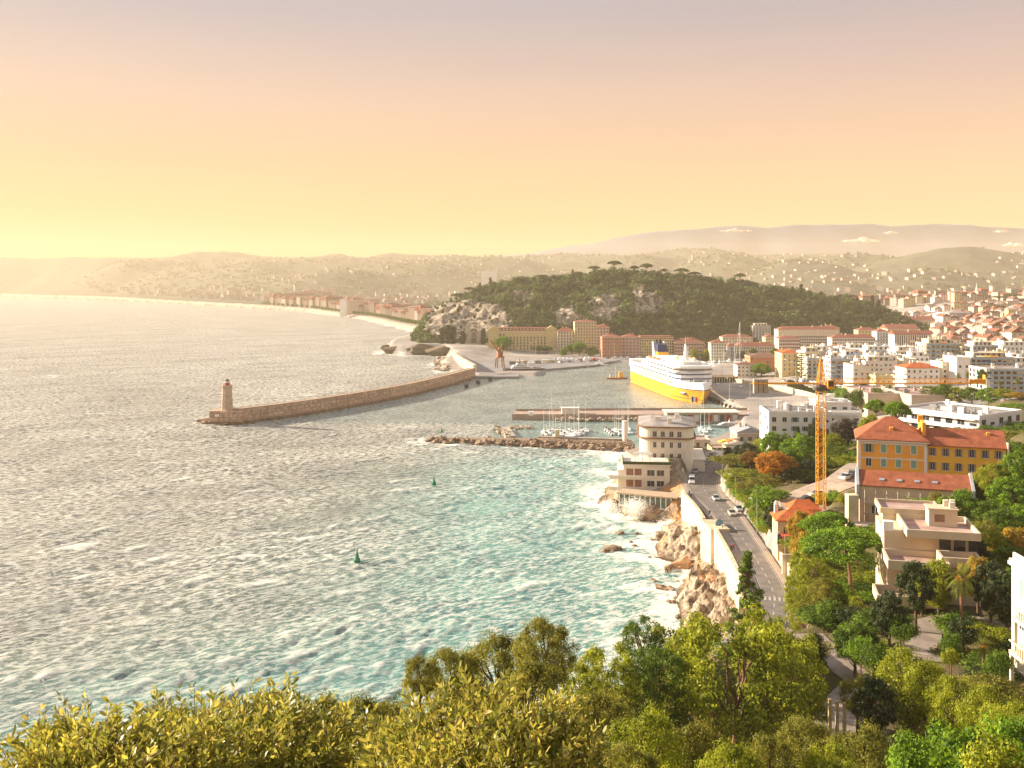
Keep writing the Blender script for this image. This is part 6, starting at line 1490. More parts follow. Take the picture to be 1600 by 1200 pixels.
q = MB(); q.box(-4.6, -3.2, 1.9, 3.1, 6.21, 7.6); q.build('white_tank', M_white, mv)
for k in range(7):
    q = MB(); q.box(-3.6 + k * .3, -3.4 + k * .3, -6.0 + k * .0, -5.2, -1.7, -.9); q.build('bench_slat', M_conc, mv) if k < 2 else None
tp = MB(); tp.prism([(55, 131), (70, 133), (73, 152), (57, 155), (52, 144)], 12, 24); tag(tp.build('garden_terrace', M_rwall), 'stone garden terrace carrying the terraced villa', 'terrace')

# ------------------------------------------------------------------ white villa at the right edge
vr = empty('white_villa', (64.2, 98, 30.5), math.radians(-2), 'tall white villa with terraces cut by the right edge of the view', 'villa')
q = MB(); q.box(-6.3, 8, 0, 14, -6, 12.4); q.build('wall', W_pale, vr)
q = MB(); q.box(-6.6, 8.3, -.3, 14.3, 12.0, 12.39); q.box(-6.5, 8.2, -.2, 14.2, 12.41, 12.7); q.build('cornice', W_warm, vr)
q = MB(); q.box(-6.3, 8, 0, .25, 12.71, 13.5); q.box(-6.3, -6.05, .26, 13.7, 12.71, 13.5); q.build('parapet', W_white, vr)
for zz, y0, x0 in ((7.6, -.5, -8.6), (3.9, -1.5, -9.0), (-.4, -2.4, -10.2)):
    q = MB(); q.box(x0, -6.303, y0 + 1, 9, zz - .4, zz)
    q.box(x0, x0 + .2, y0 + 1, 9, zz + 1.0, zz + 1.15); q.box(x0 + .2, -6.31, y0 + 1, y0 + 1.2, zz + 1.0, zz + 1.15)
    for k in range(16): q.box(x0 + .03, x0 + .15, y0 + 1.1 + k * .5, y0 + 1.22 + k * .5, zz + .003, zz + 1.0)
    for k in range(7): q.box(x0 + .3 + k * .5, x0 + .42 + k * .5, y0 + 1.04, y0 + 1.16, zz + .003, zz + 1.0)
    for a in (y0 + 1.1, 8.6): q.box(x0 + .05, x0 + .4, a, a + .35, -6 if zz < 0 else zz - 4.0, zz - .403)
    q.build('terrace', W_pale, vr)
for fl in range(4):
    for yy in (2.2, 5.2, 8.4, 11.5): add_window(vr, 'closed' if fl % 2 else 'framed', 1.1, 2.2, -6.3, yy, -2 + fl * 3.6, -PI / 2)
    for xx in (-4, -.5, 3): add_window(vr, 'framed', 1.1, 2.0, xx, 0, -2 + fl * 3.6, 0)

# ------------------------------------------------------------------ harbour front right of the villa
cp = B(1112, 1136, 703, 395, 'low ochre pavilion with flat roof at the bend of the coast road', z=6, wall=W_cream, roof='flat', rmat=R_pink, d=9, ww=1.4, wh=1.4, style='plain', bays=3, chim=0, base=3)
B(1084, 1110, 690, 425, 'low stone harbour office right behind the corner villa', z=3, wall=W_tan, roof='flat', rmat=R_pink, d=12, ww=1.4, wh=1.6, style='plain', chim=0, base=4)
gh = B(1152, 1192, 676, 432, 'small stone boathouse with a sloping grey metal roof beside the marina', z=4, wall=W_tan, roof='gable', rmat=mat('grey_metal_roof', (0.33, 0.34, 0.36), var=.15, vscale=.5, rough=.5), d=14, rh=2.2, ww=1.6, wh=2.0, style='plain', base=4)
q = MB()
um = 'parasols of the marina terrace'
for k, (px, py, c_) in enumerate([(1128, 688, 0), (1134, 686, 0), (1140, 687, 2), (1146, 684, 2), (1150, 682, 3), (1136, 691, 3)]):
    D = 415 - k * 2; x = XD(px, D); z = gz(x, D); r_ = empty('parasol', (x, D, z + 0), 0, ['yellow parasol leftmost on the marina terrace', 'yellow parasol second from the left on the marina terrace', 'orange red parasol in the middle of the marina terrace', 'orange red parasol right of the middle one', 'cream parasol at the right end of the marina terrace', 'cream parasol in front on the marina terrace'][k], 'parasol', um)
    zt = ZD(py, D) - z
    m_ = MB(); m_.cyl((0, 0, 0), (0, 0, zt), .05, .05, 6); m_.build('pole', M_steel, r_)
    m_ = MB(); m_.lathe([(1.9, zt - .6), (1.92, zt - .5), (.1, zt + .1)], 8); m_.build('canopy', AW[c_], r_)
# ------------------------------------------------------------------ the ferry
fx, fy = XD(1100, 608), 606.0
sx2, sy2 = 103.5, 752.0
hd = math.atan2(fy - sy2, fx - sx2)          # bow direction
FL = math.hypot(fx - sx2, fy - sy2); FBm = 12.2
fer = empty('ferry', ((fx + sx2) / 2, (fy + sy2) / 2, 0), hd, 'large white and yellow car ferry moored along the quay, bow towards the camera', 'ferry')
def hull_rings(levels, nx=40, L_=FL, Bm=FBm, flare=1.0):
    """half-breadth outline of the hull at several heights; x forward"""
    rings = []
    for z, bowx, bk, sx_ in levels:
        ring = []
        xs = np.linspace(-L_ / 2 + sx_, bowx, nx)
        hb = []
        for x in xs:
            t = (x - (bowx - bk)) / bk
            b_ = Bm * (1 - max(0, t) ** 2.1) if t > 0 else Bm
            ts = (x - (-L_ / 2 + sx_)) / 12
            if ts < 1: b_ *= .9 + .1 * max(0, ts) ** .5
            hb.append(max(.12, b_))
        ring = [(x, -b_, z) for x, b_ in zip(xs, hb)] + [(x, b_, z) for x, b_ in zip(xs[::-1], hb[::-1])]
        rings.append(ring)
    return rings
h = FL / 2
M_fw = mat('ship_white', (0.82, 0.80, 0.76), var=.05, vscale=.1, rough=.4, spec=.4)
M_fy = mat('ship_yellow', (0.86, 0.42, 0.02), color2=(0.78, 0.37, 0.02), vscale=.15, rough=.38, spec=.45)
M_fb = mat('ship_blue', (0.03, 0.04, 0.11), var=.2, vscale=.3, rough=.35)
q = MB(); q.loft(hull_rings([(-2.5, h - 7, 40, 4), (0, h - 5.5, 38, 2), (3, h - 3.5, 34, .5), (6, h - 1.6, 30, 0), (8.6, h, 27, 0)])); q.build('lower_hull', M_fy, fer)
q = MB(); q.loft(hull_rings([(2.3, h - 3.75, 34.6, .6), (2.65, h - 3.5, 34.3, .55)], Bm=FBm + .06)); q.build('rubbing_strake', M_fb, fer)
q = MB(); q.loft(hull_rings([(8.61, h + .05, 27, 0), (9.1, h + .2, 26.5, 0)], Bm=FBm + .12)); q.build('blue_band', M_fb, fer)
q = MB(); q.loft(hull_rings([(9.11, h - .6, 26, 0), (13.2, h - 3.5, 23, 0)])); q.build('upper_hull', M_fw, fer)
q = MB()
q.loft(hull_rings([(-.8, h - 6.0, 38.5, 3), (.5, h - 5.2, 37.6, 2)], Bm=FBm + .03)); q.build('boot_topping', mat('red_bottom', (0.45, 0.10, 0.05), var=.2, vscale=.3), fer)
q = MB(); q.lathe([(1.3, -2.2), (1.5, -.6), (.9, .8), (.1, 1.2)], 10, (h - 5.4, 0)); q.build('bulbous_bow', MATS['red_bottom'], fer)
# side window strips along the white hull
M_win = mat('ship_window', (0.06, 0.07, 0.11), color2=(0.12, 0.09, 0.07), vscale=1.2, rough=.15, spec=.6)
for z0, z1, x0, x1 in ((10.6, 11.5, -h + 16, h - 30), (12.0, 12.7, -h + 30, h - 30)):
    q = MB()
    for sgn in (-1, 1): q.box(x0, x1, sgn * (FBm + .05) - .04, sgn * (FBm + .05) + .04, z0, z1)
    q.build('window_strip', mat('hull_opening', (0.30, 0.20, 0.10), var=.4, vscale=.6), fer)
# superstructure
q = MB()
def house(x0, x1, hw, z0, z1, nose=5.0):
    pts = [(x0, -hw), (x1 - nose, -hw), (x1 - nose * .3, -hw * .82), (x1, -hw * .45), (x1, hw * .45), (x1 - nose * .3, hw * .82), (x1 - nose, hw), (x0, hw)]
    m_ = MB(); m_.prism(pts, z0, z1); return m_, pts
fx1 = h - 16
for z0, z1, xo, hw in ((13.2, 16.1, 0, FBm + .0), (16.1, 19.0, -1.0, FBm), (19.0, 21.8, -2.0, FBm + .5), (21.8, 23.0, -3.2, FBm - .3)):
    m_, pts = house(-h + 52 if z0 > 16 else -h + 6, fx1 + xo, hw, z0 + .003, z1); m_.build('superstructure', M_fw, fer)
def front_band(x1, hw, z0, z1, nose=5.0, col=M_win, name='window_band', pr=.08):
    pts = [(x1 - nose - 18, -hw - pr), (x1 - nose, -hw - pr), (x1 - nose * .3, -hw * .82 - pr), (x1 + pr, -hw * .45), (x1 + pr, hw * .45), (x1 - nose * .3, hw * .82 + pr), (x1 - nose, hw + pr), (x1 - nose - 18, hw + pr)]
    m_ = MB(); m_.prism(pts, z0, z1); return m_.build(name, col, fer)
M_winb = mat('ship_window_blue', (0.04, 0.06, 0.20), color2=(0.10, 0.10, 0.14), vscale=.9, rough=.15, spec=.6, contrast=(.45, .55))
front_band(fx1 - .0, FBm, 14.3, 15.3, col=M_winb); front_band(fx1 - 1.0, FBm, 17.1, 18.1, col=M_winb); front_band(fx1 - 2.0, FBm + .5, 20.0, 21.0)
m_, pts = house(fx1 - 9, fx1 - 1.4, FBm + 2.2, 21.81, 22.3, 3); m_.build('bridge_wing_roof', M_fw, fer)
m_, pts = house(fx1 - 8, fx1 - 2.0, FBm + 2.1, 18.9, 19.9, 3); m_.build('bridge_wing', M_fw, fer)
m_, pts = house(-h + 60, fx1 - 12, 8, 23.01, 25.2, 3); m_.build('top_deckhouse', M_fw, fer)
q = MB()
for sgn in (-1, 1): q.box(-h + 52, fx1 - 12, sgn * FBm - .06, sgn * FBm + .06, 23.01, 24.0)
for sgn in (-1, 1): q.box(-h + 6, -h + 51.9, sgn * FBm - .06, sgn * FBm + .06, 16.11, 17.2)
q.box(-h + 5.9, -h + 6.02, -FBm, FBm, 13.2, 17.2); q.build('bulwark', M_fw, fer)
for z0 in (14.2, 17.2, 20.2):
    q = MB()
    for sgn in (-1, 1): q.box(-h + (16 if z0 < 16 else 58), fx1 - 26, sgn * (FBm + (.04 if z0 < 19 else .54)) - .05, sgn * (FBm + (.04 if z0 < 19 else .54)) + .05, z0, z0 + .9)
    q.build('window_strip', M_win, fer)
# stern house (white, high) and stepped decks
m_, _ = house(-h + 1, -h + 12, FBm, 13.21, 18.6, 1); m_.build('stern_house', M_fw, fer)
m_, _ = house(-h + 26, -h + 44, 9, 16.12, 20.5, 1); m_.build('deckhouse', M_fw, fer)
# lifeboats
pb = None
for k in range(3):
    for sgn in (-1, 1):
        x = -h + 62 + k * 10
        m_ = MB(); m_.loft([[(-4.2, 0, .7), (-4.2, 0.01, .9), (-4.2, -.01, .9)] + [(-4.2, 0, .8)] * 3] * 1 + [[(a, w_ * math.cos(t), 1.1 + .95 * math.sin(t) * hh_) for t in np.linspace(0, 2 * PI, 7)[:-1]] for a, w_, hh_ in ((-3.4, .9, .8), (-1.5, 1.35, 1), (1.5, 1.35, 1), (3.4, .9, .8))])
        o = m_.build('lifeboat', mat('lifeboat_orange', (0.75, 0.16, 0.03), var=.15, vscale=1, rough=.5), fer); o.location = (x, sgn * (FBm - .4), 23.2)
# funnel
fn_x = -h + 50
fn = MB(); fn.loft([[(fn_x - 6, -4.2, 20.4), (fn_x + 5.5, -4.2, 20.4), (fn_x + 5.5, 4.2, 20.4), (fn_x - 6, 4.2, 20.4)], [(fn_x - 6.6, -3.8, 27), (fn_x + 3.6, -3.8, 27), (fn_x + 3.6, 3.8, 27), (fn_x - 6.6, 3.8, 27)]]); f_ = fn.build('funnel', M_fy, fer)
q = MB(); q.loft([[(fn_x - 6.6, -3.82, 27.01), (fn_x + 3.62, -3.82, 27.01), (fn_x + 3.62, 3.82, 27.01), (fn_x - 6.6, 3.82, 27.01)], [(fn_x - 9.6, -3.3, 33.5), (fn_x + .8, -3.3, 32.2), (fn_x + .8, 3.3, 32.2), (fn_x - 9.6, 3.3, 33.5)]]); q.build('funnel_top', M_fb, f_)
q = MB(); q.loft([[(fn_x - 6, -5.4, 20.0), (fn_x + 2, -5.4, 20.0), (fn_x + 2, -4.25, 20.0), (fn_x - 6, -4.25, 20.0)], [(fn_x - 10.2, -4.6, 34), (fn_x - 8, -4.6, 34), (fn_x - 8, -3.6, 34), (fn_x - 10.2, -3.6, 34)]]); q.build('funnel_fin', M_fw, f_)
q = MB(); q.loft([[(fn_x - 6, 4.25, 20.0), (fn_x + 2, 4.25, 20.0), (fn_x + 2, 5.4, 20.0), (fn_x - 6, 5.4, 20.0)], [(fn_x - 10.2, 3.6, 34), (fn_x - 8, 3.6, 34), (fn_x - 8, 4.6, 34), (fn_x - 10.2, 4.6, 34)]]); q.build('funnel_fin', M_fw, f_)
q = MB()
for a, b_ in ((-4, -1.5), (-4, 1.5), (-1.5, 0)): q.cyl((fn_x + a - 3, b_, 32), (fn_x + a - 4.5, b_, 35.3), .7, .7, 8)
q.build('exhaust_pipe', mat('soot', (0.02, 0.02, 0.02), var=.3, vscale=1), f_)
# radar mast
q = MB(); mxp = fx1 - 22
q.loft([[(mxp - 2.2, -1.6, 23), (mxp + 2.2, -1.6, 23), (mxp + 2.2, 1.6, 23), (mxp - 2.2, 1.6, 23)], [(mxp - 2.6, -.35, 36), (mxp - 1.6, -.35, 36), (mxp - 1.6, .35, 36), (mxp - 2.6, .35, 36)]]); q.cyl((mxp - 2.1, 0, 36), (mxp - 2.3, 0, 41), .16, .08, 6)
for zz, w_ in ((27.5, 4.4), (30.5, 3.6), (33.2, 2.8)): q.box(mxp - 1.6, mxp + 1.4, -w_ / 2, w_ / 2, zz, zz + .25); q.box(mxp + .6, mxp + .9, -w_ * .6, w_ * .6, zz + .7, zz + 1.05)
q.build('mast', M_fw, fer)
for a, b_, r_ in ((fx1 - 16, 3.5, 1.3), (fx1 - 30, -4, 1.6), (fx1 - 12, -5, .8)):
    q = MB(); q.lathe([(r_ * .4, 23), (r_ * .4, 25.2), (r_, 26), (r_ * .95, 27), (r_ * .4, 27.6), (.05, 27.7)], 12, (a, b_)); q.build('radome', mat('radome_cream', (0.78, 0.70, 0.48), var=.1, vscale=1), fer)
# foredeck details
q = MB()
for a in (-6, 6): q.cyl((fx1 + 5, a, 13.2), (fx1 + 5, a, 14.6), .6, .6, 8)
q.box(fx1 + 2, fx1 + 4, -3, 3, 13.2, 15); q.build('windlass', M_steel, fer)
# anchor pocket on each bow side
for sgn in (-1, 1):
    bx = h - 15; bhb = FBm * (1 - ((bx - (h - 1.2 - 29)) / 29) ** 2.1)
    q = MB(); q.lathe([(1.75, -.25), (1.75, .22), (1.1, .3), (1.05, .05)], 14); o = q.build('anchor_pocket', M_fb, fer); o.location = (bx, sgn * (bhb - .05), 6.1); o.rotation_euler = (-sgn * 1.25, 0, -sgn * .62); o.scale = (1.4, .8, 1)
    q = MB(); q.box(-.25, .25, -.9, .9, .28, .5); q.box(-.9, .9, -.2, .2, .28, .5); q.build('anchor', M_steel, o)
# row of small openings around the upper bow
q = MB()
for i in range(12):
    x = h - 9 - i * 2.0; 
    for sgn in (-1, 1):
        t = (x - (h - 1 - 26)) / 26; b_ = FBm * (1 - max(0, t) ** 2.1); q.box(x - .45, x + .45, sgn * b_ - .15, sgn * b_ + .15, 10.4, 11.0)
q.build('mooring_port', M_win, fer)
ml_ = MB()
for (a, b_) in (((fx + 3, fy + 4, 10.5), (139, 556, 3)), ((fx + 4, fy + 3, 10.5), (141, 572, 3)), ((fx + 5, fy + 8, 10.5), (138, 590, 3))):
    p0 = Vector(a); p1 = Vector(b_); prev = p0
    for i in range(1, 9):
        t = i / 8; w_ = p0.lerp(p1, t); w_.z -= 2.2 * math.sin(PI * t); ml_.cyl(prev, w_, .09, .09, 5); prev = w_
tag(ml_.build('mooring_lines', mat('rope', (0.55, 0.46, 0.32), var=.2, vscale=1)), 'mooring lines slung from the ferry bow to the quay', 'rope')

# ------------------------------------------------------------------ smaller boats
def motor_yacht(label, x, y, rz, L_, hullm, group=None, big=False):
    r_ = empty('yacht', (x, y, 0), rz, label, 'yacht', group); Bm = L_ * .115; q = MB(); n = 22
    def ring(z, bow, bk, hb):
        xs = np.linspace(-L_ / 2, bow, n); o = []
        for X_ in xs:
            t = max(0, (X_ - (bow - bk)) / bk); o.append((X_, -max(.05, hb * (1 - t ** 2)), z))
        return o + [(p[0], -p[1], z) for p in o[::-1]]
    hh = L_ * .085
    q.loft([ring(-.6, L_ * .40, L_ * .5, Bm * .8), ring(hh * .5, L_ * .45, L_ * .45, Bm * .95), ring(hh, L_ * .5, L_ * .42, Bm)]); q.build('hull', hullm, r_)
    for k, (a, b_, z0, w_) in enumerate([(-.34, .22, 0, .85), (-.30, .12, 1, .75), (-.22, .02, 2, .6)][:3 if big else 2]):
        dz = L_ * .042; zz = hh + k * dz; m_ = MB(); m_.loft([[(L_ * a, -Bm * w_, zz), (L_ * b_, -Bm * w_ * .8, zz), (L_ * b_, Bm * w_ * .8, zz), (L_ * a, Bm * w_, zz)], [(L_ * (a + .01), -Bm * w_ * .92, zz + dz * .96), (L_ * (b_ - .09), -Bm * w_ * .7, zz + dz * .96), (L_ * (b_ - .09), Bm * w_ * .7, zz + dz * .96), (L_ * (a + .01), Bm * w_ * .92, zz + dz * .96)]]); s_ = m_.build('superstructure', M_white, r_)
        m_ = MB()
        for sgn in (-1, 1): m_.box(L_ * (a + .05), L_ * (b_ - .1), sgn * Bm * w_ * .9 - .12, sgn * Bm * w_ * .9 + .12, zz + dz * .42, zz + dz * .75)
        m_.build('window_band', M_win, s_)
    m_ = MB(); zz = hh + (3 if big else 2) * L_ * .042; m_.cyl((-L_ * .12, 0, zz), (-L_ * .14, 0, zz + L_ * .13), L_ * .008, L_ * .004, 6); m_.box(-L_ * .14, -L_ * .11, -Bm * .5, Bm * .5, zz + L_ * .05, zz + L_ * .055); m_.box(-L_ * .16, -L_ * .12, -Bm * .3, Bm * .3, zz, zz + L_ * .03); m_.build('mast', mat('dark_steel', (1, 1, 1)) if big else M_white, r_)
    return r_
M_navy = mat('dark_hull', (0.10, 0.08, 0.07), var=.2, vscale=.3, rough=.3, spec=.5)
x0, y0 = W(788, 583), W(848, 578); ang = math.atan2(y0[1] - x0[1] + 6, y0[0] - x0[0])
motor_yacht('big dark hulled motor yacht with white upper decks moored at the outer port quay', (x0[0] + y0[0]) / 2 + 1, (x0[1] + y0[1]) / 2 - 3, math.radians(4), 36, M_navy, big=True)
p = W(938, 571); motor_yacht('white motor yacht left of the ferry stern near the terracotta building', p[0], p[1] - 2, math.radians(-35), 17, M_white, big=True)
SB = {}
def sailboat(key, L_=9, mast=12, hullm=None):
    r_ = empty('sailboat', (0, -500, -50)); hullm = hullm or M_white; Bm = L_ * .16; q = MB(); n = 14
    def ring(z, b0, b1, hb, st):
        xs = np.linspace(b0, b1, n); o = [(X_, -max(.03, hb * (1 - (abs((X_ - b0) / (b1 - b0) - .42) / .58) ** 2.4 * (1 if X_ > b0 + (b1 - b0) * .42 else st))), z) for X_ in xs]
        return o + [(p[0], -p[1], z) for p in o[::-1]]
    q.loft([ring(-.3, -L_ * .42, L_ * .40, Bm * .6, .5), ring(.4, -L_ * .48, L_ * .46, Bm * .95, .35), ring(.95, -L_ * .5, L_ * .5, Bm, .35)]); q.build('hull', hullm, r_)
    m_ = MB(); m_.loft([[(-L_ * .12, -Bm * .5, .95), (L_ * .22, -Bm * .35, .95), (L_ * .22, Bm * .35, .95), (-L_ * .12, Bm * .5, .95)], [(-L_ * .1, -Bm * .42, 1.45), (L_ * .17, -Bm * .28, 1.3), (L_ * .17, Bm * .28, 1.3), (-L_ * .1, Bm * .42, 1.45)]]); m_.build('cabin', M_white, r_)
    if mast:
        m_ = MB(); m_.cyl((L_ * .08, 0, .9), (L_ * .08, 0, mast), .11, .07, 6); m_.cyl((L_ * .08, 0, 2.0), (-L_ * .36, 0, 2.05), .10, .08, 6); m_.cyl((L_ * .08, -Bm * .5, mast * .6), (L_ * .08, Bm * .5, mast * .6), .03, .03, 4); m_.build('mast', M_frame, r_)
        m_ = MB(); m_.cyl((L_ * .05, 0, 2.25), (-L_ * .34, 0, 2.25), .17, .13, 7); m_.build('furled_sail', mat('sail_cover', (0.10, 0.16, 0.32) if key == 'b' else (0.70, 0.66, 0.58), var=.2, vscale=1), r_)
        m_ = MB(); m_.cyl((L_ * .08, 0, mast), (L_ * .49, 0, 1), .02, .02, 3); m_.cyl((L_ * .08, 0, mast), (-L_ * .49, 0, 1), .02, .02, 3); m_.build('stay', M_steel, r_)
    else:
        m_ = MB(); m_.box(-L_ * .05, L_ * .12, -Bm * .4, Bm * .4, 1.46, 2.1); m_.build('windscreen', M_win, r_)
        m_ = MB(); m_.box(-L_ * .55, -L_ * .48, -.25, .25, .2, 1.3); m_.build('outboard', mat('dark_steel', (1, 1, 1)), r_)
    r_['top'] = 1.0; r_['width'] = 1.0; SB[key] = r_
sailboat('a'); sailboat('b', 10.5, 15); sailboat('m', 6.5, 0)
mg = 'small boats moored in the marina behind the jetty'
def boat(key, x, y, rz, sc_, label, group=mg): return place(SB[key], (x, y, 0), rz, sc_, label=label, group=group, cat='boat' if key == 'm' else 'sailboat')
k = 0
for (px, py, key, s, lb) in [(853, 681, 'm', 1, 'small dark nosed motorboat leftmost of the boats behind the jetty'), (860, 679, 'm', 1.1, 'motorboat second from the left behind the jetty'), (868, 682, 'a', 1, 'sailboat moored left of the two tall masts'), (875, 680, 'b', 1, 'sailboat under the first tall pale mast'), (882, 682, 'm', 1.1, 'motorboat between the two tall masts'), (889, 680, 'a', .9, 'short masted sailboat between the two tall masts'), (896, 682, 'b', 1.25, 'sailboat under the tallest pale mast behind the jetty'), (904, 681, 'a', 1.1, 'sailboat right of the tallest mast'), (911, 679, 'm', 1, 'white motorboat at the right end of the moored row'),
        (951, 676, 'm', 1.1, 'motorboat leftmost of the group near the round turret'), (957, 680, 'm', 1, 'motorboat second in the group near the round turret'), (963, 676, 'a', .95, 'sailboat in the group left of the round turret'), (969, 680, 'm', 1.1, 'white motorboat close to the round turret'), (975, 677, 'a', 1, 'sailboat just left of the round turret'), (981, 672, 'b', .95, 'sailboat directly behind the round turret'),
        (1095, 672, 'b', .9, 'sailboat right behind the corner villa, far berth'), (1101, 676, 'a', 1, 'sailboat in the middle berth right of the corner villa'), (1097, 682, 'm', 1, 'motorboat nearest berth right of the corner villa'), (1104, 684, 'm', 1, 'motorboat beside the nearest berth right of the corner villa'), (1108, 672, 'a', .8, 'small sailboat in the far berth of the inner marina')]:
    x, y = W(px, py); boat(key, x, y, 1.3 + .2 * math.sin(px), s, lb)
for px in list(np.arange(850, 916, 6.5)) + list(np.arange(948, 986, 6)):
    x, y = W(px + rg.uniform(-2, 2), rg.uniform(673, 678)); boat(rg.choice('aabm'), x, y, rg.uniform(1.1, 1.6), rg.uniform(.8, 1.1), 'small white boat in the rear berths of the marina behind the jetty', 'boats in the rear berths of the marina')
x, y = W(1124, 668); motor_yacht('long grey motor yacht moored below the low boat shed', x + 3, y, math.radians(182), 17, mat('grey_hull', (0.35, 0.35, 0.36), var=.1, vscale=1, rough=.4))
x, y = W(964, 592); fl_ = empty('work_barge', (x, y, 0), 0, 'flat orange work barge anchored left of the ferry stern', 'barge')
q = MB(); q.loft([[(-7.5, -2.4, -.4), (7.5, -2.4, -.4), (7.5, 2.4, -.4), (-7.5, 2.4, -.4)], [(-9, -3, 1.2), (9, -3, 1.2), (9, 3, 1.2), (-9, 3, 1.2)]]); q.build('hull', mat('rusty_hull', (0.40, 0.19, 0.08), var=.3, vscale=.6), fl_)
q = MB(); q.box(1.5, 4.5, -1.6, 1.6, 1.21, 5.6); q.build('cabin', mat('barge_orange', (0.85, 0.42, 0.04), var=.1, vscale=1), fl_); q = MB(); q.cyl((-1, 0, 1.2), (-1, 0, 12), .12, .08, 6); q.cyl((-5.8, 0, 1.2), (-5.8, 0, 3.8), .5, .3, 8); q.build('mast', M_white, fl_)
# crowded old port behind the ferry
pg = 'boats crowded in the old port behind the ferry'
rg = random.Random(12)
n_ = 0
for row, (py, px0, px1, st) in enumerate([(562.5, 1064, 1170, 7.5), (566, 1108, 1180, 8), (570, 1114, 1164, 8.5)]):
    for px in np.arange(px0, px1, st):
        x, y = W(px + rg.uniform(-2, 2), py + rg.uniform(-.5, .5))
        if coast_sd(np.array([x]), np.array([y]))[0] > -6: continue
        boat(rg.choice('aabm'), x, y, rg.uniform(1.2, 1.9), rg.uniform(.9, 1.5), 'small white boat packed among the masts of the old port behind the ferry', pg)
x, y = 150 + 0 * 1, 850; x, y = XD(1155, 905), 905.0
r_ = boat('b', x, y, 1.0, 2.2, 'very large sailing yacht whose mast towers over the old port, right of the ferry', None); r_.scale = (2.2, 2.2, 2.75)
# buoys
def buoy(px, py, hgt, label, c_=M_shut, colr=(0.03, 0.22, 0.12)):
    x, y = W(px, py); r_ = empty('buoy', (x, y, 0), 0, label, 'buoy'); m_ = mat('buoy_green' if colr[1] > .1 and colr[0] < .1 else 'buoy_red', colr, var=.2, vscale=2, rough=.5)
    q = MB(); q.lathe([(hgt * .22, -.4), (hgt * .26, 0), (hgt * .26, hgt * .22), (hgt * .18, hgt * .30)], 12); q.build('float', m_, r_)
    q = MB(); q.lathe([(hgt * .17, hgt * .30), (hgt * .05, hgt * .78), (hgt * .05, hgt * .86)], 8); q.build('tower', m_, r_)
    q = MB(); q.lathe([(.02, hgt * .86), (hgt * .09, hgt * .87), (.02, hgt * 1.0)], 8); q.build('topmark', m_, r_)
buoy(558, 878, 3.6, 'green conical buoy in the open bay, nearest the camera'); buoy(678, 757, 3.4, 'green conical buoy below the tip of the rubble jetty'); buoy(690, 676, 3.0, 'small green buoy above the tip of the rubble jetty')
buoy(875, 735, .9, 'small pink red buoy in the bay right of the green one', colr=(0.75, 0.12, 0.10)); buoy(860, 639, 1.2, 'tiny red buoy left of the pier above its white shed', colr=(0.75, 0.12, 0.10)); buoy(1006, 634, 1.0, 'small white mooring buoy left of the ferry bow', colr=(0.8, 0.78, 0.7))
for px, py, lb in ((729, 606, 'dark mooring dolphin farther from the pier head below the breakwater'), (747, 600, 'middle dark mooring dolphin below the breakwater root'), (766, 595, 'dark mooring dolphin tucked under the low pier head')):
    x, y = W(px, py); q = MB(); q.cyl((0, 0, -2), (0, 0, 2.2), 1.6, 1.4, 10); q.cyl((0, 0, 2.2), (.3, 0, 3.6), .4, .3, 6); q.cyl((-1, .6, 1), (-1.6, .6, 3), .3, .3, 6); q.cyl((1, -.5, 1), (1.6, -.4, 2.8), .3, .3, 6)
    tag(q.build('mooring_dolphin', mat('black_rubber', (1, 1, 1)), loc=(x, y, 0)), lb, 'mooring post')
# ------------------------------------------------------------------ vehicles
CARP = {}
def car_proto(key, paint, L_=4.3, w_=1.8, h_=1.5, van=False):
    r_ = empty('car', (0, -500, -50)); q = MB()
    def sect(x, zb, zt, hw): return [(x, -hw, zb), (x, hw, zb), (x, hw * 1.0, zt - .12), (x, hw * .93, zt), (x, -hw * .93, zt), (x, -hw, zt - .12)]
    hl = L_ / 2; hw = w_ / 2
    q.loft([sect(-hl, .35, .72, hw * .86), sect(-hl + .25, .25, .86, hw), sect(-hl * .4, .22, .92, hw), sect(hl * .4, .22, .92, hw), sect(hl - .3, .25, .9, hw), sect(hl, .35, .8, hw * .9)]); q.build('body', paint, r_)
    q = MB()
    if van: q.loft([sect(-hl * .72, .9, .93, hw * .94), sect(-hl * .42, .9, h_ + .35, hw * .88), sect(hl * .96, .9, h_ + .38, hw * .9)])
    else: q.loft([sect(-hl * .5, .9, .93, hw * .92), sect(-hl * .12, .9, h_, hw * .78), sect(hl * .45, .9, h_ - .03, hw * .78), sect(hl * .85, .9, .95, hw * .88)])
    cb = q.build('cabin', paint if van else M_glass, r_)
    q = MB()
    if van:
        q.box(-hl * .62, -hl * .3, -hw * .96, hw * .96, 1.05, h_ + .1); q.build('windscreen', M_glass, cb)
    else:
        q.box(-hl * .1, hl * .44, -hw * .74, hw * .74, h_ - .06, h_ + .02); q.build('roof', paint, cb)
    for a in (-1, 1):
        for b_ in (-1, 1):
            q = MB(); q.cyl((a * hl * .62, b_ * (hw - .02), .32), (a * hl * .62, b_ * (hw - .22), .32), .32, .32, 12); wl = q.build('wheel', mat('tyre', (0.02, 0.02, 0.02), var=.2, vscale=1), r_)
    for b_ in (-1, 1):
        q = MB(); q.box(-hl - .02, -hl + .08, b_ * hw * .72 - .16, b_ * hw * .72 + .16, .56, .72); q.build('headlight', M_white, r_)
    CARP[key] = r_
def paint(n, c): return mat('paint_' + n, c, var=.04, vscale=.5, rough=.3, spec=.6)
for k, c_ in (('white', (.75, .74, .72)), ('black', (.02, .02, .025)), ('silver', (.42, .42, .42)), ('grey', (.16, .16, .17)), ('red', (.40, .03, .02)), ('blue', (.05, .08, .18)), ('beige', (.55, .46, .33))): car_proto(k, paint(k, c_))
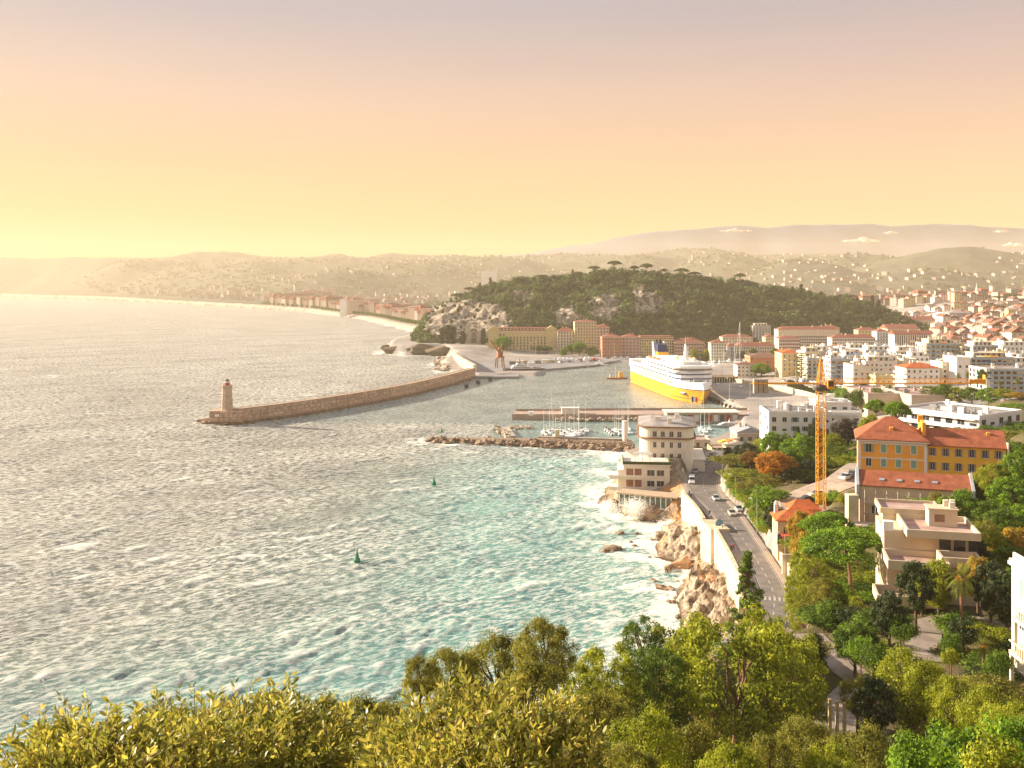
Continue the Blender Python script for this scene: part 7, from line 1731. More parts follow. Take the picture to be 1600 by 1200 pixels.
car_proto('van', paint('white', (.75, .74, .72)), 4.9, 2.0, 2.0, van=True)
def car(key, x, y, z, rz, label, group=None): return place(CARP[key], (x, y, z), rz, 1.0, label=label, group=group, cat='van' if key == 'van' else 'car')
def road_car(key, y, off, label, face=1, group=None):
    x, yy, z, a = on_road(y, off)        # a: heading angle from -y
    return car(key, x, yy, z + .01, a + PI / 2 + (0 if face > 0 else PI), label, group)
road_car('silver', 290, 1.2, 'silver car driving alone in the middle of the curve towards the camera', face=1)
road_car('beige', 268, 1.6, 'beige hatchback driving up the road, left of the parked silver car')
road_car('silver', 274, 4.6, 'silver car pulled in at the inland kerb beside the beige hatchback')
pk = 'cars parked in front of the corner villa'
seq = [('van', 318, 'white van first in the parked row, nearest the camera'), ('white', 324, 'white car parked right behind the white van'), ('grey', 331, 'dark grey car third in the parked row'), ('silver', 337, 'silver car fourth in the parked row'), ('black', 343, 'black car in the middle of the parked row'), ('silver', 349, 'silver car parked beyond the black one'), ('blue', 355, 'dark blue car parked beside the side wing'), ('grey', 361, 'grey car parked past the dark blue one'), ('black', 367, 'black car near the far end of the parked row'), ('black', 373, 'last black car of the parked row at the bend')]
for key, y, lb in seq:
    road_car(key, y, -float(np.interp(y, RD[::-1, 1], wdt[::-1])) + 1.1, lb, group=pk)
car('black', 72.5, 237, gz(72.5, 237) + .35, .3, 'long black car parked behind the orange roofed house', None)
car('beige', 76.3, 240, gz(76.3, 240) + .35, .2, 'small beige car parked right of the long black one', None)
car('white', 87, 250.5, gz(87, 250.5) + .35, .8, 'white car parked on the drive left of the stair tower', None)
car('grey', 89.5, 252.5, gz(89.5, 252.5) + .35, .8, 'grey car half hidden behind the white one on the drive', None)
rg = random.Random(31)
qg = 'cars and trucks standing on the upper quay road'
keys = list(CARP)
for i in range(46):     # upper quay avenue
    t = i / 45; x = 196 + 34 * t + rg.uniform(-1, 1) + (8 if i % 2 else 0); y = 690 - 120 * t + rg.uniform(-2, 2)
    car(rg.choice(keys), x, y, gz(x, y) + .05, 1.8 + rg.choice((0, PI)), 'parked car in the line along the upper quay avenue', qg)
for i in range(16):
    x = rg.uniform(142, 166); y = rg.uniform(640, 740); car(rg.choice(['van', 'white', 'silver', 'van']), x, y, 2.61, rg.choice((1.6, 1.75)), 'white vehicle waiting on the ferry quay', 'vehicles on the ferry quay')
for i in range(22):
    px = rg.uniform(858, 940); D = 905 + rg.uniform(0, 40) + (px - 858) * .25; x = XD(px, D); car(rg.choice(keys), x, D, 1.82, rg.uniform(0, 3), 'parked car on the outer port quay by the motor yachts', 'cars on the outer port quay')
for i in range(26):
    px = 950 + i * 9.6; D = 968; x = XD(px, D); car(rg.choice(keys), x, D + rg.uniform(-2, 2), gz(x, D) + .05 if x > 20 else 3, 0, 'parked car at the foot of the old port palaces', 'cars before the old port palaces')

# ------------------------------------------------------------------ street lamps, signs, flag, people
def lamp_proto():
    r_ = empty('street_lamp', (0, -500, -50)); q = MB(); q.cyl((0, 0, 0), (0, 0, 8.6), .10, .06, 7); q.cyl((0, 0, 8.55), (1.5, 0, 8.9), .05, .04, 6); q.build('pole', mat('lamp_post', (0.50, 0.45, 0.38), var=.2, vscale=1, rough=.5), r_)
    q = MB(); q.box(1.2, 2.1, -.16, .16, 8.82, 8.98); q.build('lamp_head', M_white, r_); return r_
LP = lamp_proto()
for (y, off, lb) in [(322, 6.3, 'street lamp at the inland kerb across from the parked white van'), (283, 5.6, 'street lamp at the clipped hedge on the inland side'), (246, 4.6, 'street lamp left of the orange roofed house'), (350, 5.8, 'street lamp near the dark cypress at the bend'), (205, 4.2, 'street lamp by the yellow garden wall')]:
    x, yy, z, a = on_road(y, off); place(LP, (x, yy, z), PI + a, 1.0, label=lb, group='street lamps of the coast road', cat='street lamp')
q_l = [(1203, 618, 2.6), (1172, 640, 2.6), (1243, 600, 8), (1140, 628, 2.6), (1128, 604, 2.6), (1212, 590, 8), (960, 560, 2), (918, 575, 1.8), (870, 572, 1.8), (1222, 595, 8), (1162, 612, 2.6), (837, 556, 3)]
for i, (px, py, z) in enumerate(q_l):
    x, y = W(px, py, z); place(LP, (x, y, z), i * 1.3, 1.7, label='tall floodlight mast on the port quays', group='floodlight masts of the port', cat='lamp mast')
sg_ = empty('road_sign', on_road(321, 6.6)[:2] + (on_road(321, 6.6)[2],), 0.5, 'white road sign beside the hedge at the bend', 'road sign')
q = MB(); q.cyl((0, 0, 0), (0, 0, 2.6), .05, .05, 6); q.build('post', M_steel, sg_); q = MB(); q.box(-1.1, 1.1, -.06, -.02, 2.0, 2.9); q.build('panel', M_white, sg_)
ad_ = empty('billboard', on_road(262, 7.0)[:2] + (on_road(262, 7.0)[2] + 1,), .4, 'white tilted notice board among the bushes left of the orange roofed house', 'sign')
q = MB(); q.cyl((0, 0, -2), (0, 0, 2.6), .06, .06, 6); q.build('post', M_steel, ad_); q = MB(); q.box(-1.3, 1.3, -.07, -.02, 1.6, 3.2); q.build('panel', M_white, ad_)
x, yy, z, a = on_road(250, -4.4)
kp = empty('information_panel', (x, yy, z + .1), .3, 'blue oval information panel on the pavement at the bastion', 'sign')
q = MB(); q.cyl((0, -.04, 1.3), (0, .04, 1.3), 1.15, 1.15, 18); q.build('panel', mat('panel_blue', (0.20, 0.36, 0.50), var=.3, vscale=1), kp); q = MB(); q.box(-.1, .1, -.04, .04, 0, .3); q.build('post', M_steel, kp)
fp = empty('flagpole', (XD(1080, 548), 548, 3.2), 0, 'French flag flying from a pole on the inner pier', 'flag')
q = MB(); q.cyl((0, 0, 0), (0, 0, 9), .1, .06, 6); q.build('pole', M_white, fp)
for k, (c_, nm) in enumerate((((.03, .08, .4), 'flag_blue'), ((.8, .8, .8), 'flag_white'), ((.7, .05, .03), 'flag_red'))):
    q = MB(); vs = []
    rr = [[(.15 + (k + t / 3) * 1.15, .25 * math.sin((k + t / 3) * 2.2), z_) for z_ in (5.6, 8.7)] for t in range(4)]
    q.loft([[(a[0][0], a[0][1] - .02, a[0][2] - .1 * (k)), (a[0][0], a[0][1] + .02, a[0][2] - .1 * k), (a[1][0], a[1][1] + .02, a[1][2] - .1 * k), (a[1][0], a[1][1] - .02, a[1][2] - .1 * k)] for a in rr]); q.build('flag_stripe', mat(nm, c_, var=.1, vscale=1, trans=.3), fp)
for (px, D, hh, lb) in [(862, 536, 13, 'thin flagpole left on the inner pier'), (1099, 545, 14, 'tall thin flagpole right of the French flag')]:
    q = MB(); q.cyl((0, 0, 0), (0, 0, hh), .1, .05, 6); tag(q.build('flagpole', M_white, loc=(XD(px, D), D, 3.2)), lb, 'flagpole')

def person_proto(top, bottom):
    """standing figure grown over a skeleton of joints, mid stride"""
    J = [(0, 0, .95), (0, 0, 1.18), (0, 0, 1.42), (0, 0, 1.53), (0, -.01, 1.62), (0, -.01, 1.74), (.11, 0, .88), (.13, -.16, .50), (.14, -.20, .08), (.14, -.36, .04), (-.11, 0, .88), (-.12, .10, .50), (-.13, .28, .10), (-.13, .14, .04), (.20, 0, 1.40), (.27, .10, 1.12), (.28, .02, .88), (.28, -.03, .79), (-.20, 0, 1.40), (-.27, -.08, 1.12), (-.27, -.18, .90), (-.27, -.24, .82)]
    E = [(0, 1), (1, 2), (2, 3), (3, 4), (4, 5), (0, 6), (6, 7), (7, 8), (8, 9), (0, 10), (10, 11), (11, 12), (12, 13), (2, 14), (14, 15), (15, 16), (16, 17), (2, 18), (18, 19), (19, 20), (20, 21)]
    R_ = [.15, .14, .15, .06, .095, .085, .10, .07, .045, .035, .10, .07, .045, .035, .065, .05, .035, .03, .065, .05, .035, .03]
    me = bpy.data.meshes.new('body'); me.from_pydata(J, E, [])
    o = bpy.data.objects.new('body', me); COL.objects.link(o)
    md = o.modifiers.new('skin', 'SKIN'); md.use_smooth_shade = True
    for i, r_ in enumerate(R_): me.skin_vertices[0].data[i].radius = (r_, r_ * (.75 if i in (0, 1, 2) else 1))
    me.skin_vertices[0].data[0].use_root = True
    sb = o.modifiers.new('sub', 'SUBSURF'); sb.levels = 1; sb.render_levels = 1
    dg = bpy.context.evaluated_depsgraph_get(); m2 = bpy.data.meshes.new_from_object(o.evaluated_get(dg)); bpy.data.objects.remove(o)
    m2.materials.clear()
    for ma in (mat('skin', (.45, .27, .18), var=.1, vscale=3), top, bottom, mat('hair', (.05, .03, .02), var=.2, vscale=5)): m2.materials.append(ma)
    for p in m2.polygons:
        c_ = p.center; p.material_index = 3 if (c_.z > 1.66 and (c_.y > -.03 or c_.z > 1.74)) else 0 if (c_.z > 1.47 or (abs(c_.x) > .22 and c_.z < 1.0)) else 1 if c_.z > .93 or abs(c_.x) > .21 else 2
    return m2
pm = [person_proto(mat('coat_' + n, c_, var=.2, vscale=3), mat('trousers_' + n2, c2, var=.2, vscale=3)) for n, c_, n2, c2 in (('black', (.03, .03, .035), 'blue', (.05, .07, .14)), ('red', (.45, .04, .03), 'black', (.03, .03, .03)), ('white', (.7, .68, .62), 'grey', (.12, .12, .12)))]
ppl = [(296, -5.8, 0, 'person in a dark coat walking on the sea side pavement, farther along'), (291, -6.1, 0, 'person in a dark coat walking close behind the first walker'), (266, -4.8, 0, 'person in black walking alone above the tall retaining wall'), (261, -5.2, 2, 'person in a pale top walking before the bastion'), (248, -3.9, 2, 'person in a pale top standing at the blue panel'), (226, -4.2, 1, 'person in a red coat on the pavement near the conifer'), (225, -4.8, 0, 'person in dark clothes beside the one in red'), (333, -7.4, 0, 'person in dark clothes before the terrace wing'), (336, -7.6, 1, 'person in a red coat outside the corner villa'), (341, -7.4, 2, 'person in a pale top near the side wing'), (352, -7.2, 0, 'person in dark clothes beyond the side wing')]
for y, off, k, lb in ppl:
    x, yy, z, a = on_road(y, off); o = bpy.data.objects.new('person', pm[k]); COL.objects.link(o); o.location = (x, yy, z + .14); o.rotation_euler = (0, 0, a + (PI if k == 0 else 0)); tag(o, lb, 'person')

# splash of the breaking wave: many small droplets
rngs = np.random.default_rng(9)
def splash(x, y, r, hgt, n, jets=7):
    V = []; Fs = []; o = 0
    for k in range(jets):
        m = n // jets; a = rngs.uniform(0, 6.283); tilt = rngs.uniform(.1, .75); hh = hgt * rngs.uniform(.45, 1.0); jx = x + r * .5 * rngs.normal() * .6; jy = y + r * .25 * rngs.normal()
        t = rngs.random(m) ** .8; sp = (.25 + .9 * t) * r * .28
        cx_ = jx + math.cos(a) * tilt * hh * t; cy_ = jy + math.sin(a) * tilt * hh * t * .6; cz_ = hh * (t * 1.9 - t * t * .9)
        P = np.stack([cx_ + rngs.normal(size=m) * sp, cy_ + rngs.normal(size=m) * sp * .7, np.maximum(0, cz_ + rngs.normal(size=m) * sp * .6)], 1)
        s_ = rngs.uniform(.03, .17, m); v_, f_ = quads(P, rngs.normal(size=(m, 3)), rngs.normal(size=(m, 3)), s_, s_); V.append(v_); Fs.append(f_ + o); o += len(v_)
    o_ = np_mesh('sea_spray', np.concatenate(V), np.concatenate(Fs), mat('spray', (0.93, 0.91, 0.86), var=.02, vscale=1, rough=.8, trans=.6)); tag(o_, kind='stuff')
splash(39, 308.5, 6.0, 6.0, 12000, 11); splash(47.5, 296, 3.0, 2.6, 2500); splash(-120, 1030, 9, 5, 2500); splash(-62, 900, 8, 6, 2500); splash(33, 321, 4, 3, 2500)

# ------------------------------------------------------------------ port equipment
oc = empty('quay_crane', (XD(781, 862), 862, 1.8), 0.3, 'old rusty portal crane on the outer quay beside the dark yacht', 'crane')
M_rust = mat('rusty_steel', (0.36, 0.15, 0.06), color2=(0.25, 0.10, 0.05), vscale=1, rough=.8)
q = MB()
for a in (-2.6, 2.6):
    for b_ in (-2.6, 2.6): q.bar((a * 1.25, b_ * 1.25, 0), (a, b_, 9), .8)
q.box(-3.4, 3.4, -3.4, 3.4, 9, 10); q.build('portal', M_rust, oc)
q = MB(); q.box(-2.2, 2.4, -2, 2, 10.01, 14.5); q.box(-1.2, 1, -1.2, 1.2, 14.51, 18); q.build('machine_house', M_rust, oc)
q = MB(); q.bar((-1, 0, 14), (-9, 0, 25), 1.3); q.bar((0, 0, 18), (-9, 0, 25), .4); q.bar((1, 0, 18), (2, 0, 21), .8); q.build('arm', M_rust, oc)
# white tent roofs and containers on the outer quay
for px, D, w_, lb in ((884, 925, 16, 'white multi peaked tent on the outer quay'), (918, 935, 7, 'small white tent right of the larger tent on the outer quay'), (830, 880, 7, 'small pale shelter behind the dark yacht')):
    q = MB(); x = XD(px, D); n_ = max(2, int(w_ / 4))
    for k in range(n_):
        a = x - w_ / 2 + k * w_ / n_; q.box(a + .1, a + w_ / n_ - .1, D, D + 5, 1.8, 4.2); q.add([(a, D - .2, 4.21), (a + w_ / n_, D - .2, 4.21), (a + w_ / n_, D + 5.2, 4.21), (a, D + 5.2, 4.21), (a + w_ / n_ / 2, D + 2.5, 6.6)], [(0, 3, 2, 1), (0, 1, 4), (1, 2, 4), (2, 3, 4), (3, 0, 4)])
    tag(q.build('tent', M_white), lb, 'tent')
for k, (px, D) in enumerate([(841, 905), (852, 915), (862, 912), (872, 940), (801, 895), (812, 900), (822, 905)]):
    x = XD(px, D); w_ = 6; q = MB(); q.box(x - w_ / 2, x + w_ / 2, D, D + 4, 1.8, 4.6); q.box(x - w_ / 2 - .2, x + w_ / 2 + .2, D - .2, D + 4.2, 4.61, 4.8)
    tag(q.build('container', [M_quay, W_warm, W_tan, W_grey][k % 4]), 'container cabin on the outer port quay', 'container', 'container cabins of the outer quay')
# ------------------------------------------------------------------ planted trees, far to near
T_ = tree
g = 'trees of the gardens between the coast road and the crane'
T_('cypress', 1138, 697, 332, 15, 'dark pointed cypress at the bend of the coast road', g)
T_('dark', 1165, 690, 325, 36, 'dark green tree behind the brown leaved one near the road bend', g)
T_('brown', 1173, 703, 302, 32, 'brown orange leaved tree between the cypress and the bright orange tree', g)
T_('orange', 1209, 703, 272, 54, 'bright orange autumn tree, roundest in the roadside garden', g)
T_('gold', 1196, 681, 330, 42, 'yellow green tree behind the bright orange one', g)
T_('gold', 1222, 684, 315, 30, 'yellow green tree squeezed left of the big bright green one', g)
T_('broad2', 1252, 676, 292, 58, 'big bright green tree just left of the crane mast', g)
T_('broad', 1232, 700, 280, 36, 'mid green tree low between the orange tree and the crane mast', g)
T_('dark', 1262, 716, 275, 40, 'dark tree in the shade left of the crane mast', g)
T_('dark', 1236, 728, 268, 34, 'dark low tree right beside the bright orange tree', g)
T_('gold', 1301, 675, 290, 34, 'yellow green tree immediately right of the crane mast', g)
T_('broad2', 1330, 702, 275, 40, 'bright tree left of the orange mansion wall', g)
T_('pine', 1308, 694, 278, 40, 'green pine between the crane mast and the orange mansion', g)
T_('plum', 1325, 652, 305, 46, 'dusky brown bare looking tree before the white flats right of the crane', g)
T_('cypress', 1246, 664, 308, 11, 'small cypress before the white flats left of the crane', g)
T_('cypress', 1273, 654, 306, 14, 'cypress just left of the crane mast before the white flats', g)
T_('cypress', 1266, 660, 308, 11, 'thinner cypress paired with the one beside the crane mast', g)
T_('broad2', 1206, 672, 306, 34, 'green tree at the left foot of the white flats', g)
T_('pine', 1222, 676, 308, 30, 'dark green pine before the middle of the white flats', g)
T_('broad', 1286, 668, 306, 26, 'green tree behind the crane mast before the white flats', g)
T_('umbrella', 1371, 622, 290, 32, 'left one of the twin round pines behind the orange mansion', g)
T_('umbrella', 1397, 625, 285, 42, 'right one of the twin round pines behind the orange mansion', g)
T_('gold', 1362, 644, 282, 38, 'yellow green tree under the twin round pines', g)
T_('broad2', 1190, 566, 742, 30, 'round bright green tree before the terracotta warehouse', None)
T_('norfolk', 1252, 551, 690, 22, 'tiered conifer before the cream block, left of the balconied flats', None)
for px, yt, D, w_, lb in [(920, 0, 0, 0, '')][:0]: pass
T_('broad2', 786, 524, 1040, 28, 'umbrella shaped green tree at the left end of the long palace row', None)
g = 'trees before the old port palaces'
for px, yt, D, w_, kk, lb in [(1085, 543, 968, 14, 'gold', 'left one of the two round yellowish trees behind the ferry mast'), (1102, 545, 968, 13, 'gold', 'right one of the two round yellowish trees behind the ferry mast'), (1160, 547, 960, 9, 'broad', 'small round tree before the long barracks front, left one'), (1177, 544, 960, 12, 'broad', 'round tree before the middle of the barracks front'), (1212, 543, 900, 15, 'broad', 'round dark tree at the right end of the barracks front'),
                          (842, 539, 1030, 18, 'broad', 'small tree under the right pavilion of the palace row'), (855, 540, 1028, 16, 'broad', 'second small tree under the right pavilion of the palace row'), (893, 537, 1015, 18, 'broad', 'tree below the white shuttered bays'), (905, 533, 1012, 22, 'broad2', 'green tree at the foot of the tall cream block'), (925, 541, 1005, 20, 'shrub', 'shrub bank right of the tall cream block foot'), (880, 543, 1000, 12, 'shrub', 'small shrub on the terrace below the palaces')]:
    T_(kk, px, yt, D, w_, lb, g)
g = 'trees among the white apartment blocks'
for px, yt, D, w_, kk, lb in [(1278, 585, 560, 10, 'tallpalm', 'palm hidden behind the crane head'), (1358, 584, 545, 9, 'tallpalm', 'lone tall palm before the pinkish white block'), (1390, 598, 520, 9, 'tallpalm', 'short palm before the low cream annex'), (1512, 577, 510, 12, 'tallpalm', 'left one of the two tall palms before the bright gable block'), (1497, 580, 512, 10, 'tallpalm', 'slender palm left of the two tall palms'), (1534, 575, 508, 13, 'broad', 'dark leafy tree right of the two tall palms'), (1562, 592, 480, 12, 'tallpalm', 'palm before the low near white block'), (1590, 588, 480, 14, 'tallpalm', 'palm at the right edge before the low near white block'),
                          (1455, 602, 500, 36, 'pine', 'dark pine left of the leafy strip behind the terrace roofs'), (1476, 598, 495, 34, 'broad', 'round tree in the leafy strip behind the terrace roofs'), (1494, 603, 490, 32, 'gold', 'golden tree in the middle of the leafy strip'), (1518, 603, 485, 30, 'broad', 'green tree in the leafy strip below the two tall palms'), (1545, 604, 470, 34, 'broad2', 'bright tree in the leafy strip before the low near white block'), (1570, 606, 450, 34, 'gold', 'golden tree near the right end of the leafy strip'), (1592, 612, 440, 36, 'yellow', 'yellowish tree at the right edge of the leafy strip'), (1585, 630, 400, 50, 'umbrella', 'flat bright umbrella pine behind the long white residence roof'),
                          (1318, 603, 520, 26, 'shrubbright', 'low bright shrub bank left of the lone tall palm'), (1338, 606, 515, 26, 'shrub', 'low green shrub bank before the bright west wall'), (1300, 600, 530, 26, 'shrub', 'low shrub bank right of the crane head'), (1372, 604, 515, 18, 'shrub', 'shrub at the foot of the lone tall palm'), (1345, 655, 360, 20, 'dark', 'dark tree among the flats right of the crane')]:
    T_(kk, px, yt, D, w_, lb, g)
# clipped conical bushes in rows on the quay avenue
cg = 'row of clipped cone bushes along the quay avenue'
for i in range(26):
    t = i / 25; px = 1233 + 52 * t; x = 190 + 2 * 0 + (196 - 190) * t; y = 668 - 125 * t; px = 1232 + 56 * t; D = 655 - 75 * t; x = XD(px, D)
    pr = PROTO['cypress']; z = gz(x, D); place(pr, (x, D, z - .2), i, (2.2 / pr['width'],) * 2 + (4.6 / pr['top'],), label='clipped cone bush in the long row along the quay avenue', group=cg, cat='bush')
# hedge along the inland kerb
hg = 'yellow green hedge bushes along the inland kerb'
for i in range(15):
    y = 302 - i * 4.6; x, yy, z, a = on_road(y, float(np.interp(y, RD[::-1, 1], wdt[::-1])) + 3.4); pr = PROTO['shrubgold' if i % 2 else 'shrubbright']
    place(pr, (x, yy, gz(x, yy) - .3), i * 1.1, (4.6 / pr['width'],) * 2 + (2.7 / pr['top'],), label='clipped yellow green bush in the hedge along the inland kerb', group=hg, cat='bush')
hg2 = 'dark round bushes on the bank above the hedge'
for px, yt, D, w_ in [(1150, 728, 312, 22), (1163, 735, 305, 20), (1178, 741, 296, 20), (1192, 748, 288, 18), (1168, 762, 275, 14), (1182, 758, 282, 22), (1153, 745, 300, 18), (1205, 752, 280, 20)]: T_('shrub', px, yt, D, w_, 'dark round bush on the bank between hedge and garden', hg2)
g = 'trees and shrubs around the roadside house'
for a in [('shrubbright', 1196, 754, 252, 44, 'bright bushy tree left of the parked long black car'), ('broad2', 1216, 764, 240, 36, 'bright tree touching the orange roof from behind'), ('dark', 1182, 786, 228, 36, 'dark bush below the tilted notice board'), ('yellow', 1236, 795, 196, 36, 'yellow autumn tree in front of the roadside house'), ('yellow', 1228, 826, 186, 40, 'second yellow tree below the roadside house'), ('shrub', 1212, 832, 196, 30, 'green bush at the top of the yellow garden wall'), ('gold', 1246, 842, 180, 46, 'golden green tree left of the small round pine'),
          ('goldpine', 1240, 872, 166, 66, 'brown gold pine overhanging the road from the inland side'), ('goldpine', 1272, 862, 160, 62, 'brown gold pine between road and large umbrella pine'), ('goldpine', 1232, 905, 155, 58, 'lower brown gold pine near the crossing'), ('umbrella', 1299, 797, 176, 78, 'smaller round topped pine behind the large umbrella pine'), ('umbrella', 1336, 822, 150, 128, 'large umbrella pine with leaning trunk, centre of the lower gardens'), ('olive', 1290, 900, 150, 50, 'olive toned tree under the large umbrella pine'), ('shrub', 1300, 935, 142, 40, 'shrub left of the umbrella pine trunk'), ('shrubbright', 1318, 905, 150, 34, 'bright shrub behind the umbrella pine trunk'), ('shrubdark', 1330, 945, 140, 46, 'dark hedge at the foot of the umbrella pine'), ('shrubgold', 1338, 928, 146, 20, 'small golden bush left of the umbrella pine trunk'),
          ('shrubgold', 1285, 768, 236, 26, 'yellowish shrub at the base of the crane'), ('shrubbright', 1305, 764, 232, 24, 'bright shrub right of the crane base'), ('shrubgold', 1318, 770, 226, 22, 'golden shrub at the foot of the stair tower')]: T_(*a, g)
g = 'trees on the slope right of the modern villa'
for a in [('shrubbright', 1437, 774, 182, 42, 'pale green bush left of those under the red roofed hall'), ('shrubbright', 1474, 773, 180, 40, 'green bush in the middle under the red roofed hall'), ('broad2', 1505, 760, 180, 44, 'bright upright tree at the right end of the red roofed hall'), ('shrubgold', 1456, 778, 178, 26, 'golden bush between the two green ones under the hall'), ('olive', 1466, 764, 190, 30, 'brownish bush just below the hall eaves'), ('olivegold', 1551, 720, 200, 46, 'pale golden green tree before the ochre wing'), ('dark', 1535, 738, 205, 40, 'dark tree shading the foot of the ochre wing'), ('broad2', 1590, 700, 200, 56, 'bright round tree at the right edge beside the ochre wing'), ('broad2', 1580, 742, 188, 66, 'bright lobed tree second from the top at the right edge'), ('broad', 1545, 778, 176, 50, 'mid green tree right of the bright upright one'), ('broad2', 1597, 785, 170, 52, 'green tree cut by the right edge, level with the hall'), ('broad', 1567, 790, 166, 56, 'broad green crown above the yellow shrubs at right'),
          ('olive', 1540, 806, 160, 44, 'olive toned tree right of the modern villa roof'), ('yellow', 1590, 822, 152, 70, 'yellow leaved tree at the right edge below the green ones'), ('gold', 1555, 825, 150, 54, 'golden green tree beside the modern villa'), ('dark', 1525, 838, 148, 38, 'dark tree hugging the right wall of the modern villa'), ('broad', 1578, 850, 142, 60, 'green tree beneath the yellow one at right'), ('dark', 1548, 872, 130, 56, 'dark green tree behind the feathery palm'), ('yellow', 1528, 866, 134, 52, 'orange yellow bush above the feathery palm'), ('gold', 1466, 868, 132, 56, 'golden shrubby tree below the modern villa terraces'), ('shrubbright', 1440, 880, 134, 42, 'green shrub below the modern villa, left part'), ('dark', 1574, 888, 124, 66, 'large dark tree between the palm and the white villa'), ('broad', 1595, 872, 128, 36, 'green tree just above the white villa roof'),
          ('palm', 1503, 873, 124, 56, 'feathery date palm with orange fruit left of the white villa'), ('dark', 1431, 872, 128, 54, 'dense dark oval tree left of the palm'), ('dark', 1390, 918, 122, 50, 'dark clipped tree with visible trunk below the umbrella pine'), ('shrub', 1412, 955, 120, 40, 'green shrub right of the dark clipped tree'), ('shrubdark', 1506, 962, 118, 40, 'dark square clipped bush on the lawn left of the white villa'), ('shrub', 1486, 985, 112, 30, 'green bush below the square clipped one'), ('palm', 1536, 992, 112, 34, 'small bushy palm left of the white villa terrace'), ('shrubgold', 1483, 1010, 108, 24, 'golden shrub near the small bushy palm'), ('shrub', 1560, 1012, 104, 36, 'green shrub under the white villa terrace')]: T_(*a, g)
g = 'trees and shrubs in the lower gardens'
for a in [('broad', 1322, 968, 124, 62, 'round green tree above the garden path bend'), ('shrubbright', 1345, 990, 118, 36, 'bright shrub right of the path tree'), ('cypress', 1275, 984, 112, 30, 'dark cypress standing left of the garden path'), ('cypress', 1262, 992, 113, 24, 'second dark cypress just left of the first by the path'), ('shrub', 1366, 1000, 108, 40, 'shrub with pale leaves above the golden tree'), ('olivegold', 1420, 1002, 98, 96, 'tall golden tree in the middle of the lower right gardens'), ('olivegold', 1448, 1022, 96, 60, 'golden tree leaning right of the tallest golden one'), ('dark', 1368, 1052, 92, 60, 'dark tree left of the golden ones beyond the gate posts'), ('olive', 1340, 1048, 95, 50, 'brownish olive beside the gate posts'), ('olivegold', 1490, 1048, 88, 80, 'golden scrub tree right of the tallest golden tree'), ('olivegold', 1545, 1062, 82, 84, 'golden scrub tree below the white villa'), ('olivegold', 1592, 1085, 76, 80, 'golden scrub tree at the right edge below the white villa'), ('shrubbright', 1500, 1120, 64, 110, 'vivid green bush mass at the bottom right'), ('shrubbright', 1590, 1112, 62, 90, 'vivid green bush at the bottom right corner'), ('shrubbright', 1430, 1138, 60, 80, 'vivid green bush left of the bottom right mass'), ('olive', 1350, 1118, 66, 96, 'grey olive tree at the bottom, left of the vivid bushes'), ('shrubgold', 1560, 1150, 50, 90, 'golden bush at the very bottom right'),
          ('olive', 1265, 1108, 70, 90, 'olive bush under the limbs of the big foreground pine'), ('olive', 1200, 1140, 60, 100, 'grey green bush at the bottom right of the big pine'), ('olivegold', 1300, 1150, 56, 90, 'pale bush at the bottom beside the gate posts')]: T_(*a, g)
g = 'foreground pines and olives on the near slope'
T_('conifer', 1168, 858, 167, 64, 'conical dark green conifer on the sea side of the road', None, base=9.5)
for a in [('goldpine', 1150, 952, 96, 210, 'big foreground pine with dark spreading limbs, widest crown'), ('goldpine', 1062, 980, 104, 110, 'golden pine crown left of the big foreground pine'), ('goldpine', 1235, 986, 102, 110, 'golden pine crown right of the big foreground pine'), ('goldpine', 1195, 962, 112, 90, 'golden pine top behind the big foreground pine'), ('pine', 1004, 964, 106, 70, 'dark green pine rising left of the golden crowns'), ('goldpine', 948, 1006, 94, 96, 'yellow green pine between the olive and the dark pine'), ('goldpine', 908, 1034, 84, 66, 'lower yellow green pine right of the tall olive'), ('pine', 1030, 1010, 96, 90, 'green pine below the dark one'),
          ('olive', 852, 953, 62, 88, 'tall olive with the highest crown left of the pines'), ('olive', 775, 978, 64, 116, 'wide olive crown left of the tallest olive'), ('olive', 706, 1000, 62, 84, 'olive crown at the left of the olive group'), ('olive', 656, 1014, 58, 52, 'small round olive at the far left of the olive group'), ('olive', 830, 1020, 58, 130, 'shaded olive under the tallest olive'), ('olive', 935, 1062, 66, 110, 'brownish olive below the yellow green pines'), ('olivegold', 1010, 1092, 52, 110, 'pale olive bush at the bottom left of the big pine'), ('olive', 1085, 1110, 56, 110, 'olive bush under the trunk of the big pine'), ('olivegold', 1140, 1150, 46, 110, 'golden bush at the bottom centre right'), ('olive', 985, 1150, 44, 90, 'dim olive bush at the bottom centre'),
          ('olive', 560, 1072, 28, 120, 'brown olive between the two leafy foreground olives'), ('olive', 500, 1068, 26, 110, 'brown twiggy olive right of the left foreground olive'), ('olive', 425, 1062, 24, 120, 'fuzzy brown seeded bush above the left foreground olive'), ('olive', 610, 1075, 30, 100, 'olive bush behind the central foreground olive'), ('dark', 560, 1128, 22, 130, 'very dark bush in the hollow between the foreground olives'), ('olive', 350, 1080, 24, 110, 'brownish bush behind the left foreground olive'), ('olive', 250, 1092, 26, 120, 'dim bush low behind the left foreground olive'), ('olive', 100, 1108, 26, 130, 'dim bush at the far left behind the foreground olive')]: T_(*a, g)
pr = empty('gate_posts', (XD(1308, 92), 92, gz(XD(1308, 92), 92)), 0, 'pair of tall wooden gate posts beside the garden path', 'gate')
for k, a in enumerate((-.7, .0, .7)):
    q = MB(); q.box(a - .14, a + .14, -.14, .14, -1, ZD(1092 + 3 * k, 92) - pr.location.z); q.build('post', mat('old_wood', (0.45, 0.33, 0.16), var=.3, vscale=2), pr)
